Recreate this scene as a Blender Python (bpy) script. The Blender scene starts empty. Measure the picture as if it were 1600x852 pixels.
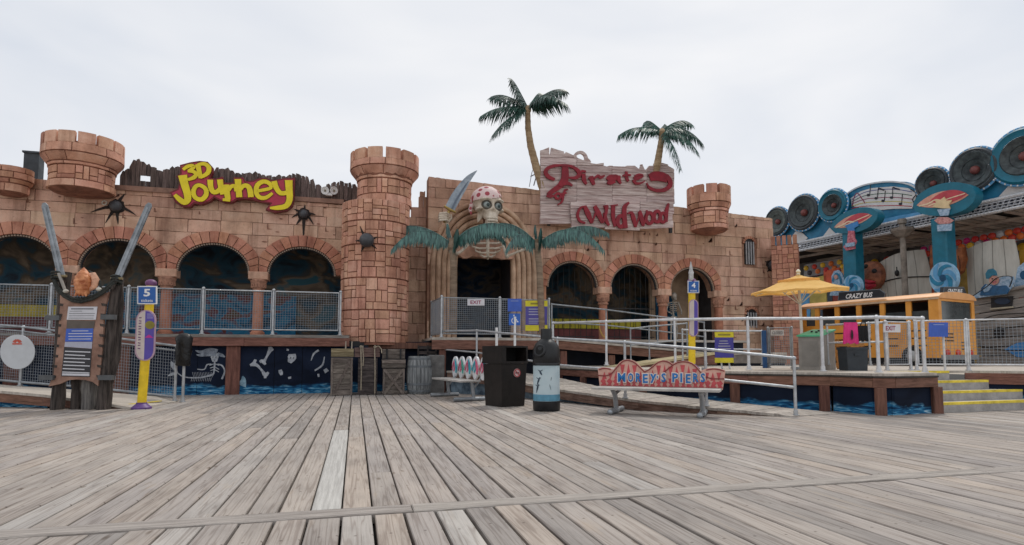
import bpy, bmesh, math, random
from mathutils import Vector as V, Matrix
from math import sin, cos, pi, radians
random.seed(7)
S = bpy.context.scene
COL = S.collection

# ------------------------------------------------------------------ camera, sky, sun, exposure
FPX = 925.0                                    # focal length in pixels of a 1600 px wide frame
TH = math.atan((556 - 490) / FPX)
PSI = math.atan(245 / FPX * cos(TH))
CF = V((sin(PSI) * cos(TH), cos(PSI) * cos(TH), sin(TH)))
CR = V((cos(PSI), -sin(PSI), 0))
CU = CR.cross(CF)
CAM = V((0, 0, 1.0))
cd = bpy.data.cameras.new('camera')
cam = bpy.data.objects.new('camera', cd)
COL.objects.link(cam)
cam.matrix_world = Matrix(((CR.x, CU.x, -CF.x, 0), (CR.y, CU.y, -CF.y, 0), (CR.z, CU.z, -CF.z, 1.0), (0, 0, 0, 1)))
cd.sensor_width = 36
cd.lens = 36 * FPX / 1600
cd.shift_y = 64 / 1600
cd.clip_end = 5000
cd.clip_start = 0.05
S.camera = cam

SUN_EL, SUN_AZ = radians(58), radians(42)      # azimuth from +Y towards +X
w = bpy.data.worlds.new('World')
S.world = w
w.use_nodes = True
nt = w.node_tree
nt.nodes.clear()
o_ = nt.nodes.new('ShaderNodeOutputWorld')
bg = nt.nodes.new('ShaderNodeBackground')
bg.inputs['Strength'].default_value = 0.10
sky = nt.nodes.new('ShaderNodeTexSky')
sky.sky_type = 'NISHITA'
sky.sun_disc = False
sky.sun_elevation = SUN_EL
sky.sun_rotation = SUN_AZ
tc = nt.nodes.new('ShaderNodeTexCoord')
mp = nt.nodes.new('ShaderNodeMapping')
mp.inputs['Scale'].default_value = (1.0, 1.6, 3.2)
mp.inputs['Rotation'].default_value = (0, radians(18), radians(25))
nz = nt.nodes.new('ShaderNodeTexNoise')
nz.inputs['Scale'].default_value = 1.5
nz.inputs['Detail'].default_value = 4
nz.inputs['Roughness'].default_value = 0.5
nz.inputs['Distortion'].default_value = 0.35
rp = nt.nodes.new('ShaderNodeValToRGB')
rp.color_ramp.elements[0].position = 0.3
rp.color_ramp.elements[0].color = (0.735, 0.775, 0.845, 1)
rp.color_ramp.elements[1].position = 0.68
rp.color_ramp.elements[1].color = (0.955, 0.955, 0.965, 1)
sc = nt.nodes.new('ShaderNodeVectorMath')
sc.operation = 'SCALE'
sc.inputs['Scale'].default_value = 10.0
mx = nt.nodes.new('ShaderNodeMixRGB')
mx.inputs['Fac'].default_value = 0.93
L = nt.links.new
L(tc.outputs['Generated'], mp.inputs['Vector'])
L(mp.outputs['Vector'], nz.inputs['Vector'])
L(nz.outputs['Fac'], rp.inputs['Fac'])
L(rp.outputs['Color'], sc.inputs[0])
L(sky.outputs['Color'], mx.inputs['Color1'])
L(sc.outputs['Vector'], mx.inputs['Color2'])
L(mx.outputs['Color'], bg.inputs['Color'])
L(bg.outputs['Background'], o_.inputs['Surface'])
sd = bpy.data.lights.new('sun', 'SUN')
sd.energy = 1.7
sd.angle = radians(10)
sd.color = (1.0, 0.95, 0.88)
sun = bpy.data.objects.new('sun', sd)
COL.objects.link(sun)
sdir = V((sin(SUN_AZ) * cos(SUN_EL), cos(SUN_AZ) * cos(SUN_EL), sin(SUN_EL)))
sun.rotation_euler = sdir.to_track_quat('Z', 'Y').to_euler()
sun.location = (0, 0, 30)
S.view_settings.view_transform = 'Standard'
S.view_settings.look = 'None'
S.view_settings.exposure = 0.0
S.view_settings.gamma = 1.0

# ------------------------------------------------------------------ placing: a pixel of the photograph on a known plane
def ray(px, py): return CF + CR * ((px - 800) / FPX) + CU * ((490 - py) / FPX)
def aD(px, py, d): return CAM + ray(px, py) * d
def aY(px, py, y):
    r = ray(px, py); return CAM + r * (y / r.y)
def aZ(px, py, z):
    r = ray(px, py); return CAM + r * ((z - 1.0) / r.z)
def cW(x, d, z=0.0): return V((x * cos(PSI) + d * sin(PSI), -x * sin(PSI) + d * cos(PSI), z))   # camera right / forward -> world
def fl(px, d, z):
    return cW((px - 800) / FPX * d, d, z)

# ------------------------------------------------------------------ materials
MATS = {}
def nodes_of(m): return m.node_tree.nodes, m.node_tree.links.new
def M(name, col, rough=0.65, var=0.14, scale=5.0, bump=0.0, bscale=40.0, metal=0.0, col2=None, lo=0.35, hi=0.65,
      orand=0.0, stretch=(1, 1, 1), spec=0.4, detail=5.0, trans=0.0, dist=0.0, col3=None):
    if name in MATS: return MATS[name]
    m = bpy.data.materials.new(name)
    m.use_nodes = True
    n, l = nodes_of(m)
    b = n['Principled BSDF']
    b.inputs['Roughness'].default_value = rough
    b.inputs['Metallic'].default_value = metal
    b.inputs['Specular IOR Level'].default_value = spec
    g = n.new('ShaderNodeNewGeometry')
    mapn = n.new('ShaderNodeMapping'); mapn.inputs['Scale'].default_value = stretch
    vec = g.outputs['Position']
    if orand:
        oi = n.new('ShaderNodeObjectInfo')
        add = n.new('ShaderNodeVectorMath'); add.operation = 'MULTIPLY_ADD'
        add.inputs[1].default_value = (37.1, 23.7, 51.3)
        l(oi.outputs['Random'], add.inputs[0]); l(vec, add.inputs[2]); vec = add.outputs[0]
    l(vec, mapn.inputs['Vector'])
    t = n.new('ShaderNodeTexNoise')
    t.inputs['Scale'].default_value = scale; t.inputs['Detail'].default_value = detail; t.inputs['Roughness'].default_value = 0.62
    t.inputs['Distortion'].default_value = dist
    l(mapn.outputs['Vector'], t.inputs['Vector'])
    r = n.new('ShaderNodeValToRGB')
    c1 = [max(0, c * (1 - var)) for c in col]
    c2 = col2 if col2 else [min(1, c * (1 + var)) for c in col]
    r.color_ramp.elements[0].position = lo; r.color_ramp.elements[0].color = (*c1, 1)
    r.color_ramp.elements[1].position = hi; r.color_ramp.elements[1].color = (*c2, 1)
    if col3:
        e = r.color_ramp.elements.new((lo + hi) / 2); e.color = (*col3, 1)
    l(t.outputs['Fac'], r.inputs['Fac'])
    out = r.outputs['Color']
    if orand:
        h = n.new('ShaderNodeHueSaturation')
        mr = n.new('ShaderNodeMapRange')
        mr.inputs['To Min'].default_value = 1 - orand; mr.inputs['To Max'].default_value = 1 + orand
        l(oi.outputs['Random'], mr.inputs['Value']); l(mr.outputs['Result'], h.inputs['Value'])
        ms = n.new('ShaderNodeMath'); ms.operation = 'MULTIPLY'; ms.inputs[1].default_value = 7.31
        mf = n.new('ShaderNodeMath'); mf.operation = 'FRACT'
        mh = n.new('ShaderNodeMapRange'); mh.inputs['To Min'].default_value = 0.492; mh.inputs['To Max'].default_value = 0.508
        l(oi.outputs['Random'], ms.inputs[0]); l(ms.outputs[0], mf.inputs[0]); l(mf.outputs[0], mh.inputs['Value'])
        l(mh.outputs['Result'], h.inputs['Hue'])
        l(out, h.inputs['Color']); out = h.outputs['Color']
    l(out, b.inputs['Base Color'])
    if bump:
        t2 = n.new('ShaderNodeTexNoise'); t2.inputs['Scale'].default_value = bscale; t2.inputs['Detail'].default_value = 6
        l(mapn.outputs['Vector'], t2.inputs['Vector'])
        bp = n.new('ShaderNodeBump'); bp.inputs['Strength'].default_value = bump; bp.inputs['Distance'].default_value = 0.03
        l(t2.outputs['Fac'], bp.inputs['Height']); l(bp.outputs['Normal'], b.inputs['Normal'])
    if trans:
        b.inputs['Transmission Weight'].default_value = trans
    MATS[name] = m
    return m

def weather(m, streak=0.5, speck=0.5, bevel=0.0):
    """rain streaks, stains and specks over a painted surface; optionally worn edges"""
    n, l = nodes_of(m); b = n['Principled BSDF']; lk = b.inputs['Base Color'].links[0]; col = lk.from_socket
    g = n.new('ShaderNodeNewGeometry')
    for st, sc_, fac, stops in (((2.6, 2.6, 0.32), 1.3, streak, [(0.34, (0.60, 0.54, 0.52)), (0.50, (1, 1, 1)), (0.70, (1.10, 1.09, 1.08))]), ((1, 1, 1), 26.0, speck, [(0.30, (0.55, 0.50, 0.48)), (0.42, (1, 1, 1)), (0.72, (1.08, 1.07, 1.06))]), ((0.5, 0.5, 0.7), 1.1, streak, [(0.36, (0.80, 0.72, 0.68)), (0.55, (1, 1, 1)), (0.68, (1.07, 1.08, 1.1))])):
        mp_ = n.new('ShaderNodeMapping'); mp_.inputs['Scale'].default_value = st; l(g.outputs['Position'], mp_.inputs['Vector'])
        t = n.new('ShaderNodeTexNoise'); t.inputs['Scale'].default_value = sc_; t.inputs['Detail'].default_value = 7; t.inputs['Roughness'].default_value = 0.65; l(mp_.outputs['Vector'], t.inputs['Vector'])
        r = n.new('ShaderNodeValToRGB'); r.color_ramp.elements.new(0.5)
        for e, (p, c) in zip(r.color_ramp.elements, stops): e.position = p; e.color = (*c, 1)
        l(t.outputs['Fac'], r.inputs['Fac'])
        x = n.new('ShaderNodeMixRGB'); x.blend_type = 'MULTIPLY'; x.inputs['Fac'].default_value = fac; l(col, x.inputs['Color1']); l(r.outputs['Color'], x.inputs['Color2']); col = x.outputs['Color']
    l(col, b.inputs['Base Color'])
    if bevel:
        bv_ = n.new('ShaderNodeBevel'); bv_.samples = 4; bv_.inputs['Radius'].default_value = bevel
        bl = b.inputs['Normal'].links
        if bl: l(bv_.outputs['Normal'], bl[0].from_node.inputs['Normal'])
        else: l(bv_.outputs['Normal'], b.inputs['Normal'])
    return m
def board_material():
    m = bpy.data.materials.new('weathered_boards'); m.use_nodes = True
    n, l = nodes_of(m); b = n['Principled BSDF']
    b.inputs['Roughness'].default_value = 0.82; b.inputs['Specular IOR Level'].default_value = 0.25
    g = n.new('ShaderNodeNewGeometry'); oi = n.new('ShaderNodeObjectInfo')
    ad = n.new('ShaderNodeMath'); ad.operation = 'ADD'
    fr = n.new('ShaderNodeMath'); fr.operation = 'FRACT'
    l(oi.outputs['Random'], ad.inputs[0]); l(g.outputs['Random Per Island'], ad.inputs[1]); l(ad.outputs[0], fr.inputs[0])
    off = n.new('ShaderNodeVectorMath'); off.operation = 'MULTIPLY_ADD'; off.inputs[1].default_value = (91.7, 57.3, 0)
    l(fr.outputs[0], off.inputs[0]); l(g.outputs['Position'], off.inputs[2])
    def noise(st, sc_, det, dist=0, rough=0.6):
        mp_ = n.new('ShaderNodeMapping'); mp_.inputs['Scale'].default_value = st
        l(off.outputs[0], mp_.inputs['Vector'])
        t = n.new('ShaderNodeTexNoise'); t.inputs['Scale'].default_value = sc_; t.inputs['Detail'].default_value = det
        t.inputs['Distortion'].default_value = dist; t.inputs['Roughness'].default_value = rough
        l(mp_.outputs['Vector'], t.inputs['Vector']); return t.outputs['Fac']
    def ramp(f, stops):
        r = n.new('ShaderNodeValToRGB')
        while len(r.color_ramp.elements) < len(stops): r.color_ramp.elements.new(0.5)
        for e, (p, c) in zip(r.color_ramp.elements, stops): e.position = p; e.color = (*c, 1)
        l(f, r.inputs['Fac']); return r.outputs['Color']
    def mix(mode, fac, a, c):
        x = n.new('ShaderNodeMixRGB'); x.blend_type = mode
        if isinstance(fac, float): x.inputs['Fac'].default_value = fac
        else: l(fac, x.inputs['Fac'])
        l(a, x.inputs['Color1']); l(c, x.inputs['Color2']); return x.outputs['Color']
    base = ramp(fr.outputs[0], [(0.0, (0.30, 0.28, 0.265)), (0.18, (0.35, 0.32, 0.295)), (0.42, (0.41, 0.37, 0.335)),
                                (0.66, (0.375, 0.345, 0.325)), (0.84, (0.425, 0.372, 0.325)), (0.955, (0.425, 0.40, 0.375)), (1.0, (0.46, 0.44, 0.415))])
    # growth rings: distance bands seen along the board, broken by noise
    ringf = noise((7.0, 0.26, 1), 2.0, 2, 0.35)
    ml = n.new('ShaderNodeMath'); ml.operation = 'MULTIPLY'; ml.inputs[1].default_value = 34.0
    sn = n.new('ShaderNodeMath'); sn.operation = 'SINE'
    l(ringf, ml.inputs[0]); l(ml.outputs[0], sn.inputs[0])
    ab = n.new('ShaderNodeMapRange'); ab.inputs['From Min'].default_value = -1; l(sn.outputs[0], ab.inputs['Value'])
    rings = ramp(ab.outputs['Result'], [(0.0, (0.66, 0.62, 0.60)), (0.22, (0.95, 0.94, 0.93)), (1.0, (1.05, 1.05, 1.05))])
    c = mix('MULTIPLY', 0.75, base, rings)
    fine = ramp(noise((85, 1.3, 20), 2.0, 7, 0.12, 0.74), [(0.30, (0.50, 0.48, 0.47)), (0.46, (0.97, 0.97, 0.97)), (0.75, (1.14, 1.135, 1.13))])
    c = mix('MULTIPLY', 0.8, c, fine)
    blot = ramp(noise((2.2, 0.7, 1), 1.6, 5), [(0.30, (0.70, 0.69, 0.69)), (0.52, (1.0, 0.99, 0.98)), (0.72, (1.13, 1.11, 1.08))])
    c = mix('MULTIPLY', 0.85, c, blot)
    tan = ramp(noise((6, 0.9, 1), 1.3, 4), [(0.60, (0, 0, 0)), (0.74, (0.32, 0.32, 0.32))])
    tcol = n.new('ShaderNodeRGB'); tcol.outputs[0].default_value = (0.46, 0.35, 0.24, 1)
    c = mix('MIX', tan, c, tcol.outputs[0])
    # knots
    vo = n.new('ShaderNodeTexVoronoi'); vo.inputs['Scale'].default_value = 1.0
    mpv = n.new('ShaderNodeMapping'); mpv.inputs['Scale'].default_value = (5.0, 1.9, 0.0); l(off.outputs[0], mpv.inputs['Vector']); l(mpv.outputs['Vector'], vo.inputs['Vector'])
    kn = ramp(vo.outputs['Distance'], [(0.0, (0.42, 0.36, 0.31)), (0.06, (0.6, 0.55, 0.5)), (0.11, (1, 1, 1))])
    c = mix('MULTIPLY', 0.85, c, kn)
    # nail heads: pairs across each board on every joist
    sxyz = n.new('ShaderNodeSeparateXYZ'); l(g.outputs['Position'], sxyz.inputs[0])
    def cell(sock, size, off_):
        a_ = n.new('ShaderNodeMath'); a_.operation = 'ADD'; a_.inputs[1].default_value = off_; l(sock, a_.inputs[0])
        w_ = n.new('ShaderNodeMath'); w_.operation = 'WRAP'; w_.inputs[1].default_value = size / 2; w_.inputs[2].default_value = -size / 2; l(a_.outputs[0], w_.inputs[0]); return w_.outputs[0]
    nx_ = cell(sxyz.outputs['X'], 0.0975, 0.03 - 0.195 / 4 + 0.0975); ny_ = cell(sxyz.outputs['Y'], 0.61, 0.13)
    jit = n.new('ShaderNodeMath'); jit.operation = 'MULTIPLY_ADD'; jit.inputs[1].default_value = 0.05; l(fr.outputs[0], jit.inputs[0]); l(ny_, jit.inputs[2])
    cv = n.new('ShaderNodeCombineXYZ'); l(nx_, cv.inputs[0]); l(jit.outputs[0], cv.inputs[1])
    le = n.new('ShaderNodeVectorMath'); le.operation = 'LENGTH'; l(cv.outputs[0], le.inputs[0])
    nail = ramp(le.outputs['Value'], [(0.0, (0.28, 0.25, 0.23)), (0.0065, (0.34, 0.3, 0.28)), (0.0105, (1, 1, 1))])
    c = mix('MULTIPLY', 0.8, c, nail)
    # footworn large patches over the whole pier
    mpp = n.new('ShaderNodeMapping'); mpp.inputs['Scale'].default_value = (0.35, 0.25, 0.3); l(g.outputs['Position'], mpp.inputs['Vector'])
    tp = n.new('ShaderNodeTexNoise'); tp.inputs['Scale'].default_value = 1.4; tp.inputs['Detail'].default_value = 4; l(mpp.outputs['Vector'], tp.inputs['Vector'])
    worn = ramp(tp.outputs['Fac'], [(0.33, (0.82, 0.82, 0.828)), (0.66, (1.0, 0.988, 0.975))])
    c = mix('MULTIPLY', 1.0, c, worn)
    l(c, b.inputs['Base Color'])
    bp = n.new('ShaderNodeBump'); bp.inputs['Strength'].default_value = 0.45; bp.inputs['Distance'].default_value = 0.006
    l(noise((60, 2.0, 20), 2.0, 6, 0.2, 0.7), bp.inputs['Height']); l(bp.outputs['Normal'], b.inputs['Normal'])
    MATS['boards'] = m
    return m

def mural_material(name, base, paints, z0=None, z1=None, wave=None, scale=1.2):
    """flat painted mural: noise bands between several paints; optional painted water along the bottom"""
    m = bpy.data.materials.new(name); m.use_nodes = True
    n, l = nodes_of(m); b = n['Principled BSDF']; b.inputs['Roughness'].default_value = 0.85; b.inputs['Specular IOR Level'].default_value = 0.15
    g = n.new('ShaderNodeNewGeometry')
    mp_ = n.new('ShaderNodeMapping'); mp_.inputs['Scale'].default_value = (1, 1, 1.6); l(g.outputs['Position'], mp_.inputs['Vector'])
    t = n.new('ShaderNodeTexNoise'); t.inputs['Scale'].default_value = scale; t.inputs['Detail'].default_value = 5; t.inputs['Distortion'].default_value = 0.8
    l(mp_.outputs['Vector'], t.inputs['Vector'])
    r = n.new('ShaderNodeValToRGB'); st = [base] + paints
    while len(r.color_ramp.elements) < len(st): r.color_ramp.elements.new(0.5)
    for i, (e, c) in enumerate(zip(r.color_ramp.elements, st)):
        e.position = 0.34 + 0.34 * i / max(1, len(st) - 1); e.color = (*c, 1)
    l(t.outputs['Fac'], r.inputs['Fac']); out = r.outputs['Color']
    if wave:
        sx = n.new('ShaderNodeSeparateXYZ'); l(g.outputs['Position'], sx.inputs[0])
        mw = n.new('ShaderNodeMapping'); mw.inputs['Scale'].default_value = (1.6, 1.6, 11); l(g.outputs['Position'], mw.inputs['Vector'])
        tw = n.new('ShaderNodeTexNoise'); tw.inputs['Scale'].default_value = 2.0; tw.inputs['Detail'].default_value = 5; tw.inputs['Distortion'].default_value = 1.2
        l(mw.outputs['Vector'], tw.inputs['Vector'])
        rw = n.new('ShaderNodeValToRGB')
        for _ in range(3): rw.color_ramp.elements.new(0.5)
        for e, (p, c) in zip(rw.color_ramp.elements, [(0.3, (0.006, 0.022, 0.06)), (0.46, (0.012, 0.085, 0.20)), (0.55, (0.03, 0.19, 0.36)), (0.63, (0.16, 0.38, 0.55)), (0.74, (0.5, 0.62, 0.7))]):
            e.position = p; e.color = (*c, 1)
        l(tw.outputs['Fac'], rw.inputs['Fac'])
        tn = n.new('ShaderNodeTexNoise'); tn.inputs['Scale'].default_value = 1.7; tn.inputs['Detail'].default_value = 3; l(g.outputs['Position'], tn.inputs['Vector'])
        ma = n.new('ShaderNodeMath'); ma.operation = 'MULTIPLY_ADD'; ma.inputs[1].default_value = 0.45; ma.inputs[2].default_value = wave - 0.225
        l(tn.outputs['Fac'], ma.inputs[0])
        gt = n.new('ShaderNodeMath'); gt.operation = 'SUBTRACT'; l(ma.outputs[0], gt.inputs[0]); l(sx.outputs['Z'], gt.inputs[1])
        mr = n.new('ShaderNodeMapRange'); mr.inputs['From Max'].default_value = 0.07; l(gt.outputs[0], mr.inputs['Value'])
        mm = n.new('ShaderNodeMixRGB'); l(mr.outputs['Result'], mm.inputs['Fac']); l(out, mm.inputs['Color1']); l(rw.outputs['Color'], mm.inputs['Color2']); out = mm.outputs['Color']
    l(out, b.inputs['Base Color'])
    MATS[name] = m
    return m

# ------------------------------------------------------------------ mesh helpers
ORG = {}
class MB:
    def __init__(s): s.v = []; s.f = []; s.mi = []; s.cur = 0
    def add(s, vs, fs):
        k = len(s.v); s.v += [V(p) for p in vs]
        for f in fs: s.f.append([i + k for i in f]); s.mi.append(s.cur)
        return s
    def frame_box(s, O, A, B, C):
        """box from corner O along three edge vectors"""
        O, A, B, C = V(O), V(A), V(B), V(C)
        if A.cross(B).dot(C) < 0: A, B = B, A
        p = [O, O + A, O + A + B, O + B]; p += [q + C for q in p]
        return s.add(p, [(3, 2, 1, 0), (4, 5, 6, 7), (0, 1, 5, 4), (1, 2, 6, 5), (2, 3, 7, 6), (3, 0, 4, 7)])
    def box(s, x0, x1, y0, y1, z0, z1): return s.frame_box((x0, y0, z0), (x1 - x0, 0, 0), (0, y1 - y0, 0), (0, 0, z1 - z0))
    def cbox(s, O, A, B, C, ch=0.01):
        """box with chamfered long edges on the +C face; O corner, edges A B C"""
        O, A, B, C = V(O), V(A), V(B), V(C)
        if A.cross(B).dot(C) < 0: A, B = B, A
        a, b, c = A.normalized() * ch, B.normalized() * ch, C.normalized() * ch
        p0 = [O, O + A, O + A + B, O + B]
        p1 = [q + C - c for q in p0]
        p2 = [O + C + a + b, O + A + C - a + b, O + A + B + C - a - b, O + B + C + a - b]
        fs = [(3, 2, 1, 0), (8, 9, 10, 11)]
        for i in range(4):
            j = (i + 1) % 4
            fs += [(i, j, j + 4, i + 4), (i + 4, j + 4, j + 8, i + 8)]
        return s.add(p0 + p1 + p2, fs)
    def beam(s, a, b, w, h, up=(0, 0, 1)):
        a, b = V(a), V(b); d = b - a; up = V(up)
        side = d.cross(up)
        if side.length < 1e-6: side = d.cross(V((0, 1, 0)))
        side.normalize(); u = side.cross(d).normalized()
        return s.frame_box(a - side * w / 2 - u * h / 2, side * w, u * h, d)
    def tube(s, pts, r, n=8, cap=True, closed=False):
        pts = [V(p) for p in pts]; m = len(pts)
        rs = r if isinstance(r, (list, tuple)) else [r] * m
        vs, fs = [], []; prev = None
        for i, p in enumerate(pts):
            if closed: t = pts[(i + 1) % m] - pts[i - 1]
            else: t = pts[min(i + 1, m - 1)] - pts[max(i - 1, 0)]
            t = t.normalized() if t.length > 1e-9 else V((0, 0, 1))
            if prev is None:
                a = V((0, 0, 1)) if abs(t.z) < 0.9 else V((1, 0, 0))
                x = t.cross(a).normalized()
            else:
                x = prev - t * prev.dot(t); x = x.normalized() if x.length > 1e-6 else t.orthogonal().normalized()
            prev = x; y = t.cross(x)
            for k in range(n):
                an = 2 * pi * k / n; vs.append(p + (x * cos(an) + y * sin(an)) * rs[i])
        for i in range(m if closed else m - 1):
            j = (i + 1) % m
            for k in range(n): fs.append((i * n + k, i * n + (k + 1) % n, j * n + (k + 1) % n, j * n + k))
        if cap and not closed: fs += [tuple(range(n - 1, -1, -1)), tuple((m - 1) * n + k for k in range(n))]
        return s.add(vs, fs)
    def cyl(s, a, b, r, n=12, r2=None): return s.tube([a, b], [r, r if r2 is None else r2], n)
    def lathe(s, prof, c=(0, 0, 0), n=24, axis=None, a0=0.0, a1=2 * pi, caps=True):
        """prof (r, z) bottom to top about a vertical axis, or about `axis` = (X, Y, Z) vectors"""
        c = V(c); X, Y, Z = axis if axis else (V((1, 0, 0)), V((0, 1, 0)), V((0, 0, 1)))
        full = abs(a1 - a0 - 2 * pi) < 1e-6; k = n if full else n + 1
        vs, fs = [], []
        for r, z in prof:
            for i in range(k):
                a = a0 + (a1 - a0) * i / n; vs.append(c + X * (r * cos(a)) + Y * (r * sin(a)) + Z * z)
        for j in range(len(prof) - 1):
            for i in range(n):
                i2 = (i + 1) % k
                fs.append((j * k + i, j * k + i2, (j + 1) * k + i2, (j + 1) * k + i))
        if full and caps:
            if prof[0][0] > 1e-4: fs.append(tuple(range(k - 1, -1, -1)))
            if prof[-1][0] > 1e-4: fs.append(tuple((len(prof) - 1) * k + i for i in range(k)))
        return s.add(vs, fs)
    def ball(s, c, r, n=12, m=8, sq=(1, 1, 1)):
        c = V(c); vs = [c - V((0, 0, r * sq[2]))]; fs = []
        for j in range(1, m):
            ph = -pi / 2 + pi * j / m
            for i in range(n):
                a = 2 * pi * i / n; vs.append(c + V((r * sq[0] * cos(ph) * cos(a), r * sq[1] * cos(ph) * sin(a), r * sq[2] * sin(ph))))
        vs.append(c + V((0, 0, r * sq[2]))); top = len(vs) - 1
        for i in range(n): fs.append((0, 1 + (i + 1) % n, 1 + i))
        for j in range(m - 2):
            for i in range(n): fs.append((1 + j * n + i, 1 + j * n + (i + 1) % n, 1 + (j + 1) * n + (i + 1) % n, 1 + (j + 1) * n + i))
        for i in range(n): fs.append((1 + (m - 2) * n + i, 1 + (m - 2) * n + (i + 1) % n, top))
        return s.add(vs, fs)
    def prism(s, poly, N):
        """3-D polygon (front face, listed either way) pushed back along N"""
        poly = [V(p) for p in poly]; N = V(N); n = len(poly)
        nr = V((0, 0, 0))
        for i in range(n): nr += poly[i].cross(poly[(i + 1) % n])
        if nr.dot(N) > 0: poly.reverse()
        return s.add(poly + [p + N for p in poly],
                     [tuple(range(n)), tuple(range(2 * n - 1, n - 1, -1))] + [(i + n, (i + 1) % n + n, (i + 1) % n, i) for i in range(n)])
    def ribbon(s, pts, ws, nrm, N, closed=False):
        """flat stroke of varying width through 3-D points lying in a plane with normal nrm, thickness vector N (backwards)"""
        pts = [V(p) for p in pts]; m = len(pts); nrm = V(nrm).normalized(); N = V(N)
        Lp, Rp = [], []
        for i in range(m):
            if closed: t = pts[(i + 1) % m] - pts[i - 1]
            else: t = pts[min(i + 1, m - 1)] - pts[max(i - 1, 0)]
            sd_ = t.cross(nrm).normalized() * (ws[i] / 2)
            Lp.append(pts[i] + sd_); Rp.append(pts[i] - sd_)
        vs = Lp + Rp + [p + N for p in Lp] + [p + N for p in Rp]; fs = []
        for i in range(m if closed else m - 1):
            j = (i + 1) % m
            fs += [(i, j, m + j, m + i), (2 * m + j, 2 * m + i, 3 * m + i, 3 * m + j), (j, i, 2 * m + i, 2 * m + j), (m + i, m + j, 3 * m + j, 3 * m + i)]
        if not closed: fs += [(0, m, 3 * m, 2 * m), (2 * m - 1, m - 1, 3 * m - 1, 4 * m - 1)]
        return s.add(vs, fs)
    def build(s, name, mat, parent=None, smooth=False, ang=40, kind=None, origin=None):
        org = ORG[parent.name] if parent else (V(origin) if origin is not None else s.base())
        me = bpy.data.meshes.new(name)
        me.from_pydata([p - org for p in s.v], [], s.f)
        mats = mat if isinstance(mat, (list, tuple)) else [mat]
        for m in mats: me.materials.append(m)
        if len(mats) > 1: me.polygons.foreach_set('material_index', s.mi)
        if smooth:
            me.polygons.foreach_set('use_smooth', [True] * len(me.polygons))
            me.set_sharp_from_angle(angle=radians(ang))
        me.update()
        o = bpy.data.objects.new(name, me); COL.objects.link(o)
        if parent: o.parent = parent
        else: o.location = org
        ORG[o.name] = org
        if kind: o['kind'] = kind
        return o
    def base(s):
        xs = [p.x for p in s.v]; ys = [p.y for p in s.v]; zs = [p.z for p in s.v]
        return V(((min(xs) + max(xs)) / 2, (min(ys) + max(ys)) / 2, min(zs)))

def tag(o, label, cat, group=None):
    o['label'] = label; o['category'] = cat
    if group: o['group'] = group
    return o
def thing(name, label, cat, loc=(0, 0, 0), group=None):
    o = bpy.data.objects.new(name, None); COL.objects.link(o)
    o.location = loc; o.empty_display_size = 0.2; ORG[o.name] = V(loc)
    return tag(o, label, cat, group)
def structure(o): o['kind'] = 'structure'; return o
def share(src, name, parent, mat4):
    """another piece with the same mesh data"""
    o = src.copy(); o.name = name; COL.objects.link(o); o.parent = parent
    o.matrix_local = mat4; ORG[o.name] = ORG[parent.name]; return o
def copy_tree(o, parent=None):
    c = o.copy(); COL.objects.link(c); c.parent = parent; ORG[c.name] = ORG[o.name]
    for ch in list(o.children): copy_tree(ch, c)
    return c

def text_mesh(body, O, A, B, h, w=None, bold=0.02, depth=0.01, shear=0.0):
    """lettering in the built-in font: cap height h along B from O, total width w along A, proud of the plane by depth"""
    c = bpy.data.curves.new('lettering', 'FONT'); c.body = body; c.size = 1.0; c.offset = bold; c.extrude = 0.0; c.shear = shear
    c.resolution_u = 2
    t = bpy.data.objects.new('lettering', c)
    me = bpy.data.meshes.new_from_object(t)
    vs = [v.co.copy() for v in me.vertices]; fs = [tuple(p.vertices) for p in me.polygons]
    bpy.data.objects.remove(t); bpy.data.curves.remove(c); bpy.data.meshes.remove(me)
    x0 = min(v.x for v in vs); x1 = max(v.x for v in vs); y0 = min(v.y for v in vs); y1 = max(v.y for v in vs)
    A, B, O = V(A).normalized(), V(B).normalized(), V(O); N = A.cross(B).normalized()
    sy = h / (y1 - y0); sx = (w / (x1 - x0)) if w else sy
    mb = MB()
    P = [O + A * ((v.x - x0) * sx) + B * ((v.y - y0) * sy) + N * depth for v in vs]
    mb.add(P, fs)
    return mb
# ------------------------------------------------------------------ shared materials
board_material()
GALV = M('galvanised_steel', (0.46, 0.48, 0.50), 0.42, 0.16, 9, 0.05, 60, metal=0.55)
GALVD = M('dull_galvanised_steel', (0.30, 0.32, 0.34), 0.5, 0.2, 9, metal=0.5)
WIRE = M('galvanised_wire', (0.27, 0.30, 0.335), 0.5, 0.1, 9, metal=0.4)
STONE = M('moulded_sandstone', (0.59, 0.375, 0.27), 0.85, 0.25, 1.1, 0.6, 9, col2=(0.70, 0.485, 0.365), col3=(0.62, 0.395, 0.285), orand=0.10, detail=8)
STONET = M('moulded_pink_stone', (0.61, 0.32, 0.22), 0.85, 0.22, 1.3, 0.5, 10, col2=(0.74, 0.465, 0.345), col3=(0.64, 0.35, 0.245), orand=0.10, detail=8)
STONEG = M('moulded_tan_stone', (0.55, 0.36, 0.26), 0.85, 0.2, 0.9, 0.6, 8, col2=(0.64, 0.44, 0.325), col3=(0.565, 0.37, 0.27), orand=0.06, detail=8)
MORTAR = M('reddish_mortar', (0.30, 0.14, 0.095), 0.9, 0.3, 3, 0.3, 20)
MORTARL = M('pale_mortar', (0.36, 0.215, 0.15), 0.9, 0.25, 3, 0.3, 20)
VOUS = M('red_arch_stone', (0.50, 0.22, 0.14), 0.85, 0.2, 2.2, 0.5, 12, col2=(0.60, 0.30, 0.205), orand=0.1)
CAPST = M('capital_stone', (0.62, 0.40, 0.29), 0.8, 0.15, 4, 0.3, 20)
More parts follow.
